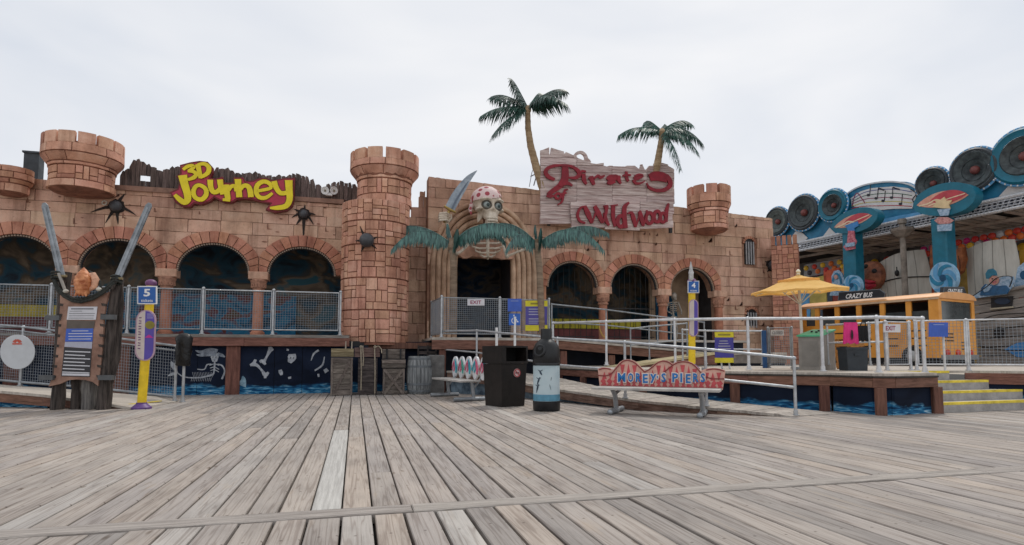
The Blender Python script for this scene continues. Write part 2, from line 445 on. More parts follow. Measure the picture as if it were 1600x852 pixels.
SHAFT = M('column_stone', (0.46, 0.21, 0.135), 0.8, 0.2, 3, 0.3, 20)
RIB = M('moulded_rib_plaster', (0.56, 0.37, 0.25), 0.75, 0.25, 2.5, 0.3, 14, col2=(0.66, 0.47, 0.33))
for _m, _b in ((STONE, .018), (STONET, .016), (STONEG, .018), (VOUS, .014), (CAPST, .012), (SHAFT, 0), (RIB, 0), (MORTAR, 0), (MORTARL, 0)): weather(_m, 0.95, 0.7, _b)
BLACK = M('black_paint', (0.012, 0.012, 0.014), 0.55, 0.3, 8)
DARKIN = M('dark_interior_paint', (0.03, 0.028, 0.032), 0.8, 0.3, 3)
IRON = M('black_iron', (0.02, 0.02, 0.022), 0.5, 0.3, 12)
DRIFT = M('charred_driftwood', (0.085, 0.06, 0.055), 0.9, 0.35, 3, 0.7, 9, col2=(0.19, 0.14, 0.125), stretch=(6, 6, 0.7), orand=0.25)
BEAM = M('brown_stained_timber', (0.17, 0.075, 0.05), 0.75, 0.3, 3, 0.5, 8, col2=(0.25, 0.12, 0.085), stretch=(1, 1, 6), orand=0.1)
POSTW = M('brown_stained_post', (0.15, 0.065, 0.045), 0.75, 0.3, 3, 0.5, 8, col2=(0.22, 0.10, 0.07), stretch=(7, 7, 0.8), orand=0.15)
DECKW = M('pale_deck_timber', (0.44, 0.39, 0.335), 0.85, 0.22, 3, 0.4, 10, col2=(0.56, 0.51, 0.45), stretch=(1, 8, 1))
TREAD = M('grey_step_timber', (0.34, 0.325, 0.31), 0.85, 0.2, 4, 0.4, 12, col2=(0.43, 0.41, 0.39))
YEL = M('yellow_paint', (0.80, 0.55, 0.02), 0.5, 0.12, 6, spec=0.4)
YELN = M('yellow_nosing', (0.72, 0.56, 0.06), 0.7, 0.25, 7)
WHITE = M('white_paint', (0.78, 0.78, 0.78), 0.55, 0.06, 6)
BLUE = M('sign_blue', (0.02, 0.11, 0.38), 0.45, 0.08, 6)
ROYAL = M('notice_blue', (0.05, 0.12, 0.50), 0.45, 0.1, 6)
INDIGO = M('notice_indigo', (0.06, 0.055, 0.32), 0.45, 0.1, 6)
RED = M('letter_red', (0.24, 0.009, 0.022), 0.55, 0.2, 6, 0.2, 20)

# ------------------------------------------------------------------ the ground and the boardwalk
g = MB(); g.box(-900, 900, -900, 900, -1.3, -0.9)
structure(g.build('ground', M('beach_sand', (0.36, 0.31, 0.25), 0.95, 0.2, 2)))

bw = bpy.data.objects.new('boardwalk', None); COL.objects.link(bw); bw['kind'] = 'structure'; ORG[bw.name] = V((0, 0, 0))
PITCH = 0.195
STRIP0, STRIP1 = 3.93, 4.10
mb = MB(); mb.box(-30, 34, -6, 30, -0.30, -0.075)
mb.build('dark_underlay', M('underlay_dark', (0.02, 0.018, 0.016), 0.95, 0.3, 3), bw)  # one near-black sheet stands in for the dark below the board gaps
ub = MB(); ub.cbox((-PITCH / 2 + 0.005, 0, -0.06), (PITCH - 0.010, 0, 0), (0, 1, 0), (0, 0, 0.06), 0.006)
unit = ub.build('board', MATS['boards'], bw)
segs = []
rb = random.Random(11)
for i in range(-150, 175):
    x = i * PITCH + 0.03
    lo, hi = (STRIP1 + 0.006, 18.0)
    y = lo; first = rb.choice([2.4, 3.6, 4.88, 4.88, 1.2])
    while y < hi - 0.05:
        ln = first if y == lo else rb.choice([4.88, 4.88, 3.66, 2.44])
        e = min(hi, y + ln); segs.append((x, y + 0.002, e - 0.003)); y = e
    y = STRIP0 - 0.006; k = 0
    while y > -5:
        ln = rb.choice([4.88, 3.66, 2.44]); segs.append((x, y - ln + 0.003, y - 0.002)); y -= ln
def shown(s):
    x, y0, y1 = s; best = 0
    a = 0.0
    for k in range(6):
        y = y0 + (y1 - y0) * (k + 0.5) / 6
        p = V((x, y, 0)) - CAM; d = p.dot(CF)
        if d < 0.9: continue
        u = 800 + FPX * p.dot(CR) / d; v = 490 - FPX * p.dot(CU) / d
        if -30 < u < 1630 and v < 875: a += PITCH * (y1 - y0) / 6 / d ** 3
    return a
segs.sort(key=shown, reverse=True)
PALEB = M('pale_new_board', (0.42, 0.405, 0.38), 0.8, 0.16, 3, 0.4, 14, col2=(0.53, 0.515, 0.485), stretch=(14, 0.5, 4))
rest = MB()
for k, (x, y0, y1) in enumerate(segs):
    dz = rb.uniform(-0.004, 0.003); wv = rb.uniform(0.93, 1.0)
    o_b = None
    if k == 0:
        unit.matrix_local = Matrix.Translation((x, y0, dz)) @ Matrix.Diagonal((wv, y1 - y0, 1, 1))
    elif k < 294:
        o_b = share(unit, 'board', bw, Matrix.Translation((x, y0, dz)) @ Matrix.Diagonal((wv, y1 - y0, 1, 1)))
        if abs(x - -0.105) < 0.098 and y0 < 4.815 < y1:      # the pale replaced board
            yo = y1; y1 = min(yo, 8.390); o_b.matrix_local = Matrix.Translation((x, y0, 0.002)) @ Matrix.Diagonal((1.0, y1 - y0, 1, 1))
            o_b.material_slots[0].link = 'OBJECT'; o_b.material_slots[0].material = PALEB
            if yo - y1 > 0.3: share(unit, 'board', bw, Matrix.Translation((x, y1 + 0.005, 0)) @ Matrix.Diagonal((wv, yo - y1 - 0.005, 1, 1)))
    else:
        rest.cbox((x - PITCH / 2 + 0.006, y0, -0.06 + dz), (PITCH - 0.012, 0, 0), (0, y1 - y0, 0), (0, 0, 0.06), 0.006)
rest.build('boards', MATS['boards'], bw, kind='stuff')
MATS['strip'] = M('strip_board_wood', (0.30, 0.265, 0.24), 0.85, 0.25, 3, 0.5, 12, col2=(0.43, 0.39, 0.355), stretch=(0.8, 18, 4), orand=0.1)
xs = [-30, -9.4, -4.5, 0.38, 5.25, 10.1, 34]
for a, b in zip(xs[:-1], xs[1:]):
    mb = MB(); mb.cbox((a + 0.003, STRIP0, -0.06), (b - a - 0.006, 0, 0), (0, STRIP1 - STRIP0, 0), (0, 0, 0.066), 0.007)
    mb.build('strip_board', MATS['strip'], bw)

# ------------------------------------------------------------------ stone work helpers
YW = 18.5
def zbot_fn(arches, base, pad=0.0):
    def f(x):
        for c, a, b, zs in arches:
            if abs(x - c) < a + pad:
                return zs + (b + pad) * math.sqrt(max(0, 1 - ((x - c) / (a + pad)) ** 2))
        return base(x)
    return f
def wall_backing(parent, x0, x1, zb, zt, y, mat, th=0.3, step=0.06, name='wall'):
    mb = MB(); n = max(2, int((x1 - x0) / step)); X = [x0 + (x1 - x0) * i / n for i in range(n + 1)]
    vs, fs = [], []
    for x in X:
        b, t = zb(x), zt(x); b = min(b, t - 0.02)
        vs += [(x, y, b), (x, y, t), (x, y + th, t), (x, y + th, b)]
    for i in range(n):
        for k in range(4): fs.append((4 * i + k, 4 * i + (k + 1) % 4, 4 * i + 4 + (k + 1) % 4, 4 * i + 4 + k))
    fs += [(3, 2, 1, 0), tuple(4 * n + k for k in range(4))]
    mb.add(vs, fs); return mb.build(name, mat, parent)
def lay_stones(parent, x0, x1, z0, z1, zb, zt, y, mat, rows=0.33, lens=(0.45, 1.2), gap=0.006, seed=1, skip=None, depth=0.06):
    r = random.Random(seed); z = z0; n_made = 0
    while z < z1 - 0.03:
        h = rows * r.uniform(0.85, 1.15); zz = min(z + h, z1); x = x0 - r.uniform(0, 0.5)
        while x < x1:
            xe = x + r.uniform(*lens)
            a, b = max(x, x0) + gap, min(xe, x1) - gap
            if b - a > 0.08:
                N = 8; run = []; runs = []
                for k in range(N + 1):
                    X = a + (b - a) * k / N; lo = max(z + gap, zb(X)); hi = min(zz - gap, zt(X))
                    if skip and skip(X, (lo + hi) / 2): lo = hi
                    if hi - lo > 0.02: run.append((X, lo, hi))
                    else:
                        if len(run) > 1: runs.append(run)
                        run = []
                if len(run) > 1: runs.append(run)
                for run in runs:
                    flat = all(abs(q[1] - run[0][1]) < 1e-4 and abs(q[2] - run[0][2]) < 1e-4 for q in run)
                    if flat: run = [run[0], run[-1]]
                    dy = r.uniform(-0.016, 0.012)
                    j = lambda: r.uniform(-0.009, 0.009)
                    poly = [(X, y - depth / 2 + dy, lo + j()) for X, lo, hi in run] + [(X, y - depth / 2 + dy, hi + j()) for X, lo, hi in reversed(run)]
                    mb = MB(); mb.prism(poly, (0, depth, 0)); mb.build('stone', mat, parent); n_made += 1
            x = xe
        z = zz
    return n_made
def arch_ring(parent, c, a, b, zs, t, half, y, mat, n=15, proud=0.09):
    """a ring of wedge stones round an arched opening, cut off at the middle of the pier"""
    for k in range(n):
        a0 = pi - pi * (k + 0.04) / n; a1 = pi - pi * (k + 0.96) / n
        pin, pout = [], []
        for q in range(4):
            an = a0 + (a1 - a0) * q / 3
            pin.append((c + a * cos(an), y - proud, zs + b * sin(an)))
            xo = c + (a + t) * cos(an); xo = max(c - half, min(c + half, xo))
            pout.append((xo, y - proud, zs + (b + t) * sin(an)))
        mb = MB(); mb.prism(pin + pout[::-1], (0, proud + 0.1, 0))
        mb.build('arch_stone', mat, parent)
def bulbs(parent, c, a, b, zs, y, n=44):
    mb = MB()
    for k in range(n + 1):
        an = pi * k / n; x = c + (a - 0.035) * cos(an); z = zs + (b - 0.035) * sin(an)
        mb.frame_box((x - 0.021, y - 0.03, z - 0.021), (0.042, 0, 0), (0, 0.05, 0), (0, 0, 0.042))
    mb.build('bulb_string', M('bulb_caps', (0.34, 0.25, 0.19), 0.5, 0.2, 6), parent, kind='stuff')
    pts = [(c + (a - 0.045) * cos(pi * k / 40), y + 0.06, zs + (b - 0.045) * sin(pi * k / 40)) for k in range(41)]
    mb = MB(); mb.tube(pts, 0.045, 6); mb.build('bulb_channel', BLACK, parent)
def column(parent, x, y, zc, zf, w=0.30, hw=0.27):
    mb = MB()
    mb.cbox((x - hw, y + 0.30, zc - 0.23), (2 * hw, 0, 0), (0, 0, 0.23), (0, -0.42, 0), 0.02)
    cp = mb.build('capital', CAPST, parent)
    mb = MB()
    mb.lathe([(w / 2, zc - 0.60), (w / 2 + 0.03, zc - 0.57), (w / 2 + 0.03, zc - 0.54), (w / 2 + 0.01, zc - 0.52), (w / 2 + 0.045, zc - 0.38), (hw - 0.03, zc - 0.26), (hw - 0.05, zc - 0.231)], (x, y + 0.06, 0), 16)
    for k in range(9):
        an = pi + pi * k / 8
        px_, py_ = x + (w / 2 + 0.045) * cos(an), y + 0.06 + (w / 2 + 0.045) * sin(an)
        ring = [V((px_ + 0.035 * cos(q * pi / 3) * -sin(an), py_ + 0.035 * cos(q * pi / 3) * cos(an), zc - 0.40 + 0.075 * sin(q * pi / 3))) for q in range(6)]
        mb.tube(ring, 0.017, 5, closed=True)
    mb.build('carved_basket', M('carved_capital', (0.42, 0.22, 0.15), 0.8, 0.3, 8), cp, smooth=True)
    mb = MB(); mb.lathe([(w / 2 + 0.05, zf), (w / 2 + 0.05, zf + 0.12), (w / 2, zf + 0.17), (w / 2, zf + 0.8), (w / 2 - 0.01, zc - 0.6)], (x, y + 0.06, 0), 18)
    mb.build('shaft', SHAFT, parent, smooth=True)

def curved_stone(parent, c, th0, th1, za, zb_, ra, rb_, mat, depth=0.05, name='stone', segs=3):
    """block with a curved face on a round tower; angle 0 looks to -Y"""
    mb = MB(); f, bk = [], []
    for k in range(segs + 1):
        a = th0 + (th1 - th0) * k / segs; dx, dy = sin(a), -cos(a)
        for r, z in ((ra, za), (rb_, zb_)):
            f.append(V((c[0] + dx * r, c[1] + dy * r, z))); bk.append(V((c[0] + dx * (r - depth), c[1] + dy * (r - depth), z)))
    n = len(f); fs = []
    for k in range(segs):
        i = 2 * k
        fs += [(i, i + 2, i + 3, i + 1), (n + i + 2, n + i, n + i + 1, n + i + 3), (i + 1, i + 3, n + i + 3, n + i + 1), (i + 2, i, n + i, n + i + 2)]
    fs += [(0, 1, n + 1, n), (n - 1, n - 2, 2 * n - 2, 2 * n - 1)]
    mb.add(f + bk, fs); return mb.build(name, mat, parent, smooth=True, ang=25)
def crazy(r, a0, a1, z0, z1, rad, out, amax, zmax):
    w_, h_ = (a1 - a0) * rad, z1 - z0
    if w_ < amax and h_ < zmax and not (w_ * h_ > 0.14 and r.random() < 0.7): out.append((a0, a1, z0, z1)); return
    if w_ < 0.16 or h_ < 0.12: out.append((a0, a1, z0, z1)); return
    if w_ * r.uniform(0.6, 1.5) > h_ * 1.15: m = a0 + (a1 - a0) * r.uniform(0.28, 0.72); crazy(r, a0, m, z0, z1, rad, out, amax, zmax); crazy(r, m, a1, z0, z1, rad, out, amax, zmax)
    else: m = z0 + h_ * r.uniform(0.3, 0.7); crazy(r, a0, a1, z0, m, rad, out, amax, zmax); crazy(r, a0, a1, m, z1, rad, out, amax, zmax)
def facing(c):
    v = V((0, 0)) - V((c[0], c[1])); return math.atan2(v.x, -v.y)     # angle towards the boardwalk viewer
def course(root, c, za, zb_, ra, rb_, mat, r, ln=0.45, gap=0.010, span=1.75):
    """one ring of curved stones"""
    f0 = facing(c); a = f0 - span
    while a < f0 + span - 0.05:
        e = min(f0 + span, a + r.uniform(0.7, 1.35) * ln / max(ra, rb_))
        curved_stone(root, c, a + gap / ra, e - gap / ra, za + gap, zb_ - gap, ra, rb_, mat); a = e
def patch(root, c, za, zb_, rad, mat, r, amax=0.5, zmax=0.36, gap=0.011, span=1.7):
    f0 = facing(c); out = []
    rows = max(1, round((zb_ - za) / 0.9)); cols = 5
    for i in range(rows):
        sh = r.uniform(-0.3, 0.3)
        bnd = [f0 - span] + [f0 - span + 2 * span * (k + sh + r.uniform(-0.2, 0.2)) / cols for k in range(1, cols)] + [f0 + span]
        for k in range(cols):
            crazy(r, bnd[k], bnd[k + 1], za + (zb_ - za) * i / rows, za + (zb_ - za) * (i + 1) / rows, rad, out, amax, zmax)
    for a0, a1, z0, z1 in out:
        curved_stone(root, c, a0 + gap / rad, a1 - gap / rad, z0 + gap, z1 - gap, rad + r.uniform(-0.012, 0.008), rad + r.uniform(-0.008, 0.008), mat)
def merlons(root, c, z0, z1, r_, n, mat, start, frac=0.80, th=0.16):
    for k in range(n):
        a = start + 2 * pi * k / n
        curved_stone(root, c, a, a + 2 * pi / n * frac, z0, z1, r_, r_, mat, th, 'merlon', 4)

# ------------------------------------------------------------------ castle, left wing
LA = [(c, 0.97, 0.84, 3.40) for c in (-11.14, -8.76, -6.38, -3.97, -1.57)]
cl = thing('castle_facade', 'pink stone castle front of four round arches under the big yellow lettering', 'castle', (-6, YW, 0))
ltop = lambda x: 5.72 - 0.024 * (x + 6.5)
zb = zbot_fn(LA, lambda x: 3.40); zbr = zbot_fn(LA, lambda x: 3.42, 0.17)
wall_backing(cl, -12.4, -0.42, zb, lambda x: ltop(x) - 0.01, YW + 0.012, MORTARL)
lay_stones(cl, -12.4, -0.42, 3.44, 5.9, zbr, ltop, YW, STONE, seed=5)
for c, a, b, zs in LA:
    arch_ring(cl, c, a, b, zs, 0.33, 1.185, YW, VOUS); bulbs(cl, c, a, b, zs, YW - 0.02)
for x in (-9.95, -7.57, -5.175, -2.77): column(cl, x, YW, 3.44, 1.55)
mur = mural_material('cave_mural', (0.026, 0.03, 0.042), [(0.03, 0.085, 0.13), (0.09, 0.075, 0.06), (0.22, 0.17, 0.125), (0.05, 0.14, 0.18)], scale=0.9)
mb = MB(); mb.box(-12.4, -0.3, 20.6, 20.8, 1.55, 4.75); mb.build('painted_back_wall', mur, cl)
mur2 = mural_material('sea_mural', (0.015, 0.045, 0.08), [(0.02, 0.13, 0.26), (0.035, 0.20, 0.34), (0.17, 0.05, 0.055), (0.12, 0.09, 0.06)], scale=1.5)
mb = MB(); mb.box(-7.6, -1.9, 20.52, 20.59, 1.6, 2.95); mb.build('painted_dado', mur2, cl)
mb = MB(); mb.box(-11.8, -8.1, 20.5, 20.58, 2.15, 2.5); mb.build('yellow_stripe', M('porch_yellow', (0.45, 0.36, 0.04), 0.7, 0.2, 3), cl)
mb = MB(); mb.box(-11.8, -8.1, 20.5, 20.585, 1.6, 2.14); mb.build('painted_dado', M('porch_maroon', (0.14, 0.04, 0.04), 0.7, 0.4, 2), cl)
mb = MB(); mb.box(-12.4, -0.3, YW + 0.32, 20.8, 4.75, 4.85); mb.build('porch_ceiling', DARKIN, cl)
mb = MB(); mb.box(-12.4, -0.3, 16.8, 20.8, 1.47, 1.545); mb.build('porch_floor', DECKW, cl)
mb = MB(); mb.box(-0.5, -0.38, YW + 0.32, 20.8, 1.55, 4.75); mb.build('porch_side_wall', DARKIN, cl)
mb = MB(); mb.box(-12.6, -0.4, 20.81, 24, 1.5, 5.3); mb.build('flat_roof', DARKIN, cl)
# coping under the driftwood and the ragged driftwood boards
mb = MB(); mb.box(-6.55, -0.42, YW - 0.09, YW + 0.2, 5.60, 5.735)
mb.build('coping', M('brown_coping', (0.26, 0.15, 0.11), 0.85, 0.3, 3, 0.4, 12), cl)
jag = [(188, 274), (203, 262), (212, 250), (222, 254), (240, 262), (255, 266), (275, 262), (300, 266), (330, 270), (340, 263), (355, 264), (366, 270),
       (385, 271), (400, 270), (415, 275), (427, 275), (440, 274), (450, 276), (458, 271), (470, 273), (479, 277), (488, 287), (500, 293), (512, 289), (522, 288), (530, 284), (540, 286), (556, 291)]
jw = [aY(a, b, YW + 0.02) for a, b in jag]
def jagz(x):
    for p, q in zip(jw, jw[1:]):
        if p.x <= x <= q.x: return p.z + (q.z - p.z) * (x - p.x) / (q.x - p.x)
    return jw[-1].z if x > jw[-1].x else jw[0].z
mb = MB(); mb.prism([(jw[0].x + 0.75, YW + 0.06, 5.70), (jw[-1].x, YW + 0.06, 5.70)] + [(p.x, YW + 0.06, p.z - 0.09) for p in reversed(jw) if p.x > jw[0].x + 0.75], (0, 0.03, 0)); mb.build('driftwood_backing', DRIFT, cl)
r = random.Random(3); x = jw[0].x; hole = aY(228, 279, YW)
while x < jw[-1].x:
    wd = r.uniform(0.10, 0.17); yy = YW + r.uniform(-0.015, 0.015)
    za, zb2 = jagz(x) + r.uniform(-0.05, 0.03), jagz(x + wd) + r.uniform(-0.05, 0.03); zm = max(za, zb2) + r.uniform(-0.03, 0.05)
    base = 5.735
    parts = [(base, None)]
    if x - 0.01 < hole.x < x + wd + 0.01:
        h0, h1 = hole.z - 0.08, hole.z + 0.08
        mb = MB(); mb.prism([(x, yy, base), (x + wd - 0.01, yy, base), (x + wd - 0.01, yy, h0), (x, yy, h0)], (0, 0.05, 0)); mb.build('driftwood_board', DRIFT, cl)
        base = h1
    mb = MB(); mb.prism([(x, yy, base), (x + wd - 0.008, yy, base), (x + wd - 0.008, yy, max(base + .05, zb2)), (x + wd * 0.55, yy, max(base + .06, zm)), (x, yy, max(base + .05, za))], (0, 0.05, 0))
    mb.build('driftwood_board', DRIFT, cl); x += wd
# broken rim behind the left turret
mb = MB(); mb.box(-12.4, -8.5, YW + 0.05, YW + 0.3, 5.70, 5.80); mb.build('coping', STONE, cl)

# left turret (bartizan)
r = random.Random(21)
tc_ = (-7.18, 18.06); t = thing('castle_turret', 'round corbelled stone turret with battlements left of the yellow lettering', 'turret', (tc_[0], tc_[1], 5.3))
mb = MB(); mb.lathe([(0.3, 5.28), (0.66, 5.34), (0.735, 5.39), (0.71, 5.62), (0.71, 5.96), (0.75, 6.0), (0.885, 6.2), (0.885, 6.5), (0.74, 6.5), (0.74, 6.22), (0.001, 6.22)], (*tc_, 0), 40)
mb.build('core', MORTAR, t, smooth=True, ang=30)
course(t, tc_, 5.36, 5.55, 0.765, 0.76, STONET, r, 0.6)
patch(t, tc_, 5.56, 5.92, 0.735, STONET, r, 0.45, 0.34)
course(t, tc_, 5.93, 6.01, 0.77, 0.78, STONET, r, 1.0)
course(t, tc_, 6.02, 6.22, 0.79, 0.925, STONET, r, 0.8)
course(t, tc_, 6.23, 6.46, 0.93, 0.925, STONET, r, 0.6)
merlons(t, tc_, 6.45, 6.75, 0.925, 13, STONET, facing(tc_) - 0.15, 0.86)
# fragment of turret at the left edge of the front
tc_ = (-8.83, 18.15); t = thing('castle_turret', 'small low stone turret at the far left end of the castle wall', 'turret', (tc_[0], tc_[1], 5.2))
mb = MB(); mb.lathe([(0.25, 5.2), (0.36, 5.25), (0.36, 5.45), (0.44, 5.55), (0.44, 5.85), (0.001, 5.86)], (*tc_, 0), 32); mb.build('core', MORTAR, t, smooth=True, ang=30)
course(t, tc_, 5.24, 5.45, 0.385, 0.385, STONET, r, 0.4); course(t, tc_, 5.46, 5.56, 0.40, 0.465, STONET, r, 0.6); course(t, tc_, 5.57, 5.74, 0.47, 0.47, STONET, r, 0.4); course(t, tc_, 5.74, 5.9, 0.47, 0.47, STONET, r, 0.5)
# dark vent box on the roof
p = aY(57, 255, 19.6)
t = thing('vent_box', 'dark square vent stack behind the wall top left of the big turret', 'vent', (p.x, 19.6, 5.6))
mb = MB(); mb.box(p.x - 0.2, p.x + 0.17, 19.35, 19.65, 5.5, aY(57, 240, 19.35).z); mb.build('stack', M('dark_slate_metal', (0.045, 0.055, 0.065), 0.6, 0.3, 4), t)
mb = MB(); mb.box(p.x - 0.23, p.x + 0.20, 19.31, 19.69, aY(57, 240, 19.35).z, aY(57, 236.5, 19.31).z); mb.build('cap', M('dark_slate_metal', (0.045, 0.055, 0.065)), t)

# tall middle tower
r = random.Random(9)
tc_ = (0.53, 17.72); t = thing('castle_tower', 'tall round stone tower with battlements between the four-arch front and the skull gate', 'tower', (tc_[0], tc_[1], 1.4))
tu = (0.76, 17.80)
mb = MB(); mb.lathe([(0.94, 1.30), (0.94, 5.38), (0.001, 5.39)], (*tc_, 0), 48); mb.build('core', MORTAR, t, smooth=True, ang=30)
mb = MB(); mb.lathe([(0.76, 5.36), (0.76, 6.1), (0.80, 6.15), (0.96, 6.40), (0.96, 6.64), (0.8, 6.64), (0.8, 6.35), (0.001, 6.35)], (*tu, 0), 40); mb.build('core', MORTAR, t, smooth=True, ang=30)
for k, (za, zb2) in enumerate([(1.36, 2.26), (2.28, 3.16), (3.18, 4.10), (4.12, 4.78), (4.80, 5.40)]): patch(t, tc_, za, zb2, 0.975, STONET, r, 0.42, 0.36)
course(t, tu, 5.41, 5.64, 0.81, 0.80, STONET, r, 0.6); patch(t, tu, 5.65, 6.08, 0.79, STONET, r, 0.4, 0.3)
course(t, tu, 6.10, 6.19, 0.82, 0.83, STONET, r, 1.0); course(t, tu, 6.20, 6.42, 0.84, 1.0, STONET, r, 0.8); course(t, tu, 6.43, 6.63, 1.01, 1.005, STONET, r, 0.6)
merlons(t, tu, 6.62, 6.93, 1.005, 12, STONET, facing(tu) + 0.02, 0.82)

# ------------------------------------------------------------------ castle, right wing with the rib arch and three round arches
YG = 18.3
cr = thing('castle_facade', 'tan stone castle front with the skull gate and three arches below the plank sign', 'castle', (8, YW, 0))
RA = [(6.90, 0.90, 0.86, 3.27), (9.12, 0.90, 0.86, 3.27), (11.34, 0.88, 0.83, 3.27)]
AP = (3.92, 5.92); XL, XR = 2.20, 5.66
def gatecurve(x):
    if XL < x < XR:
        s = (x - XL) / (AP[0] - XL) if x < AP[0] else (XR - x) / (XR - AP[0])
        return 4.0 + (AP[1] - 4.0) * math.sin(min(1, s) * pi / 2) ** 0.8
    return None
def rbase(x): return 0.6 if x > 12.42 else (3.29 if x > 5.75 else 1.45)
_ra = zbot_fn(RA, rbase); _rr = zbot_fn(RA, rbase, 0.17)
def rb0(x):
    gz = gatecurve(x); return gz if gz else _ra(x)
def rb1(x):
    gz = gatecurve(x); return (gz + 0.02) if gz else _rr(x)
rtop = lambda x: 6.60 - 0.046 * (x - 2.2)
win = [(13.70, 4.72, 0.20, 0.44), (13.72, 2.30, 0.22, 0.30)]
def inwin(x, z):
    for wx, wz, hw, hh in win:
        if abs(x - wx) < hw + 0.05 and abs(z - wz) < hh + 0.05: return True
    return False
wall_backing(cr, 2.12, 14.72, rb0, lambda x: rtop(x) - 0.01, YG + 0.012, MORTARL, th=0.45)
lay_stones(cr, 2.12, 14.72, 1.45, 6.7, rb1, rtop, YG, STONEG, rows=0.34, lens=(0.5, 1.25), seed=8, skip=inwin)
lay_stones(cr, 12.42, 14.72, 0.6, 1.45, rb1, rtop, YG, STONEG, rows=0.34, lens=(0.6, 1.25), seed=4, skip=inwin)
for c, a, b, zs in RA:
    arch_ring(cr, c, a, b, zs, 0.31, 1.105, YG, VOUS); bulbs(cr, c, a, b, zs, YG - 0.02)
for x in (8.01, 10.23, 12.42): column(cr, x, YG, 3.29, 1.4, 0.30, 0.26)
mb = MB(); mb.box(5.66, 5.98, YG - 0.03, YG + 0.3, 1.45, 3.28); mb.build('pier', VOUS, cr)
# recess between tower and gate
mb = MB(); mb.box(1.2, 2.12, YW + 0.16, YW + 0.4, 1.4, 5.35); mb.build('wall', MORTARL, cr)
lay_stones(cr, 1.3, 2.11, 1.4, 5.38, lambda x: 1.4, lambda x: 5.36, YW + 0.15, STONEG, seed=31, lens=(0.5, 0.9))
lay_stones(cr, 1.62, 2.11, 5.36, 6.25, lambda x: 5.36, lambda x: 5.70 + (0.5 if x > 1.86 else 0) + (0.25 if x > 2.02 else 0), YW + 0.18, STONEG, seed=33, lens=(0.5, 0.9), depth=0.12)
# interior behind the right arches and the gate
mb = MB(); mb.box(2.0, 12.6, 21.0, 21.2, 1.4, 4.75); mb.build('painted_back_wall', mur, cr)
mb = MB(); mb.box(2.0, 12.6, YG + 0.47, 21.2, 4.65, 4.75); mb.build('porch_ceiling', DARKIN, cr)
mb = MB(); mb.box(2.0, 12.6, 16.9, 21.2, 1.43, 1.50); mb.build('porch_floor', DECKW, cr)
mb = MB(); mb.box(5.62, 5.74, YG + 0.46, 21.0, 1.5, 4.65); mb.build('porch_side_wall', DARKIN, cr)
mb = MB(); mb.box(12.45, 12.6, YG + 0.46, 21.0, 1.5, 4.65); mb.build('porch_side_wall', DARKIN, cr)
mb = MB(); mb.box(2.1, 14.7, 21.21, 25, 0.5, 5.2); mb.build('flat_roof', DARKIN, cr)
mb = MB()
for k in range(13): mb.box(6.05 + k * 0.30, 6.05 + k * 0.30 + 0.27, 19.38, 19.43, 1.95, 2.28)
mb.build('yellow_guard', M('guard_yellow', (0.40, 0.35, 0.02), 0.6, 0.2, 4), cr)
mb = MB(); mb.box(6.05, 9.95, 19.44, 19.48, 1.5, 1.94); mb.build('guard_panel', M('porch_maroon', (0.14, 0.04, 0.04)), cr)
for c, a, b, zs in RA[:2]:
    mb = MB()
    for k in range(9):
        x = c - a + 0.1 + (2 * a - 0.2) * k / 8
        mb.cyl((x, YG + 0.3, 1.5), (x, YG + 0.3, zs + b * math.sqrt(max(0, 1 - ((x - c) / a) ** 2)) - 0.03), 0.009, 6)
    for z in (1.62, 2.6): mb.box(c - a, c + a, YG + 0.29, YG + 0.31, z, z + 0.03)
    mb.build('iron_grille', IRON, cr)
# third arch: pale plaster niche with blue painted figure panel
mb = MB(); mb.box(10.4, 12.42, 19.6, 19.7, 1.5, 4.65); mb.build('niche_wall', M('niche_plaster', (0.33, 0.235, 0.16), 0.85, 0.3, 2), cr)
mb = MB()
mb.prism([(10.62, 19.59, 1.55), (11.42, 19.59, 1.55), (11.5, 19.59, 2.5), (11.3, 19.59, 3.2), (10.95, 19.59, 3.5), (10.62, 19.59, 3.3)], (0, -0.03, 0))
mb.build('painted_panel', mural_material('blue_ghost_mural', (0.008, 0.018, 0.035), [(0.01, 0.06, 0.12), (0.03, 0.18, 0.3)], scale=1.6), cr)
for wx, wz, hw, hh in win:
    mb = MB(); n = 10
    poly = [(wx - hw, YG - 0.01, wz - hh), (wx + hw, YG - 0.01, wz - hh)] + [(wx + hw * cos(pi * k / n), YG - 0.01, wz + hh - hw * 0.6 + hw * 0.9 * sin(pi * k / n)) for k in range(n + 1)]
    mb.prism(poly, (0, 0.02, 0)); wn = mb.build('window', BLACK, cr)
    mb = MB()
    for k in range(4):
        x = wx - hw + 2 * hw * (k + 0.5) / 4; mb.cyl((x, YG - 0.05, wz - hh + 0.0), (x, YG - 0.05, wz + hh - 0.06), 0.028, 8)
    mb.build('window_bars', M('grey_bars', (0.30, 0.30, 0.31), 0.5, 0.2, 6), wn, smooth=True)
    mb = MB()
    for k in range(9):
        an0, an1 = pi * k / 9 + 0.03, pi * (k + 1) / 9 - 0.03; zc = wz + hh - hw * 0.6
        mb.prism([(wx + hw * cos(an0), YG - 0.05, zc + hw * 0.9 * sin(an0)), (wx + (hw + 0.09) * cos(an0), YG - 0.05, zc + (hw + 0.09) * 0.95 * sin(an0)), (wx + (hw + 0.09) * cos(an1), YG - 0.05, zc + (hw + 0.09) * 0.95 * sin(an1)), (wx + hw * cos(an1), YG - 0.05, zc + hw * 0.9 * sin(an1))], (0, 0.08, 0))
    mb.build('window_surround', VOUS, wn)
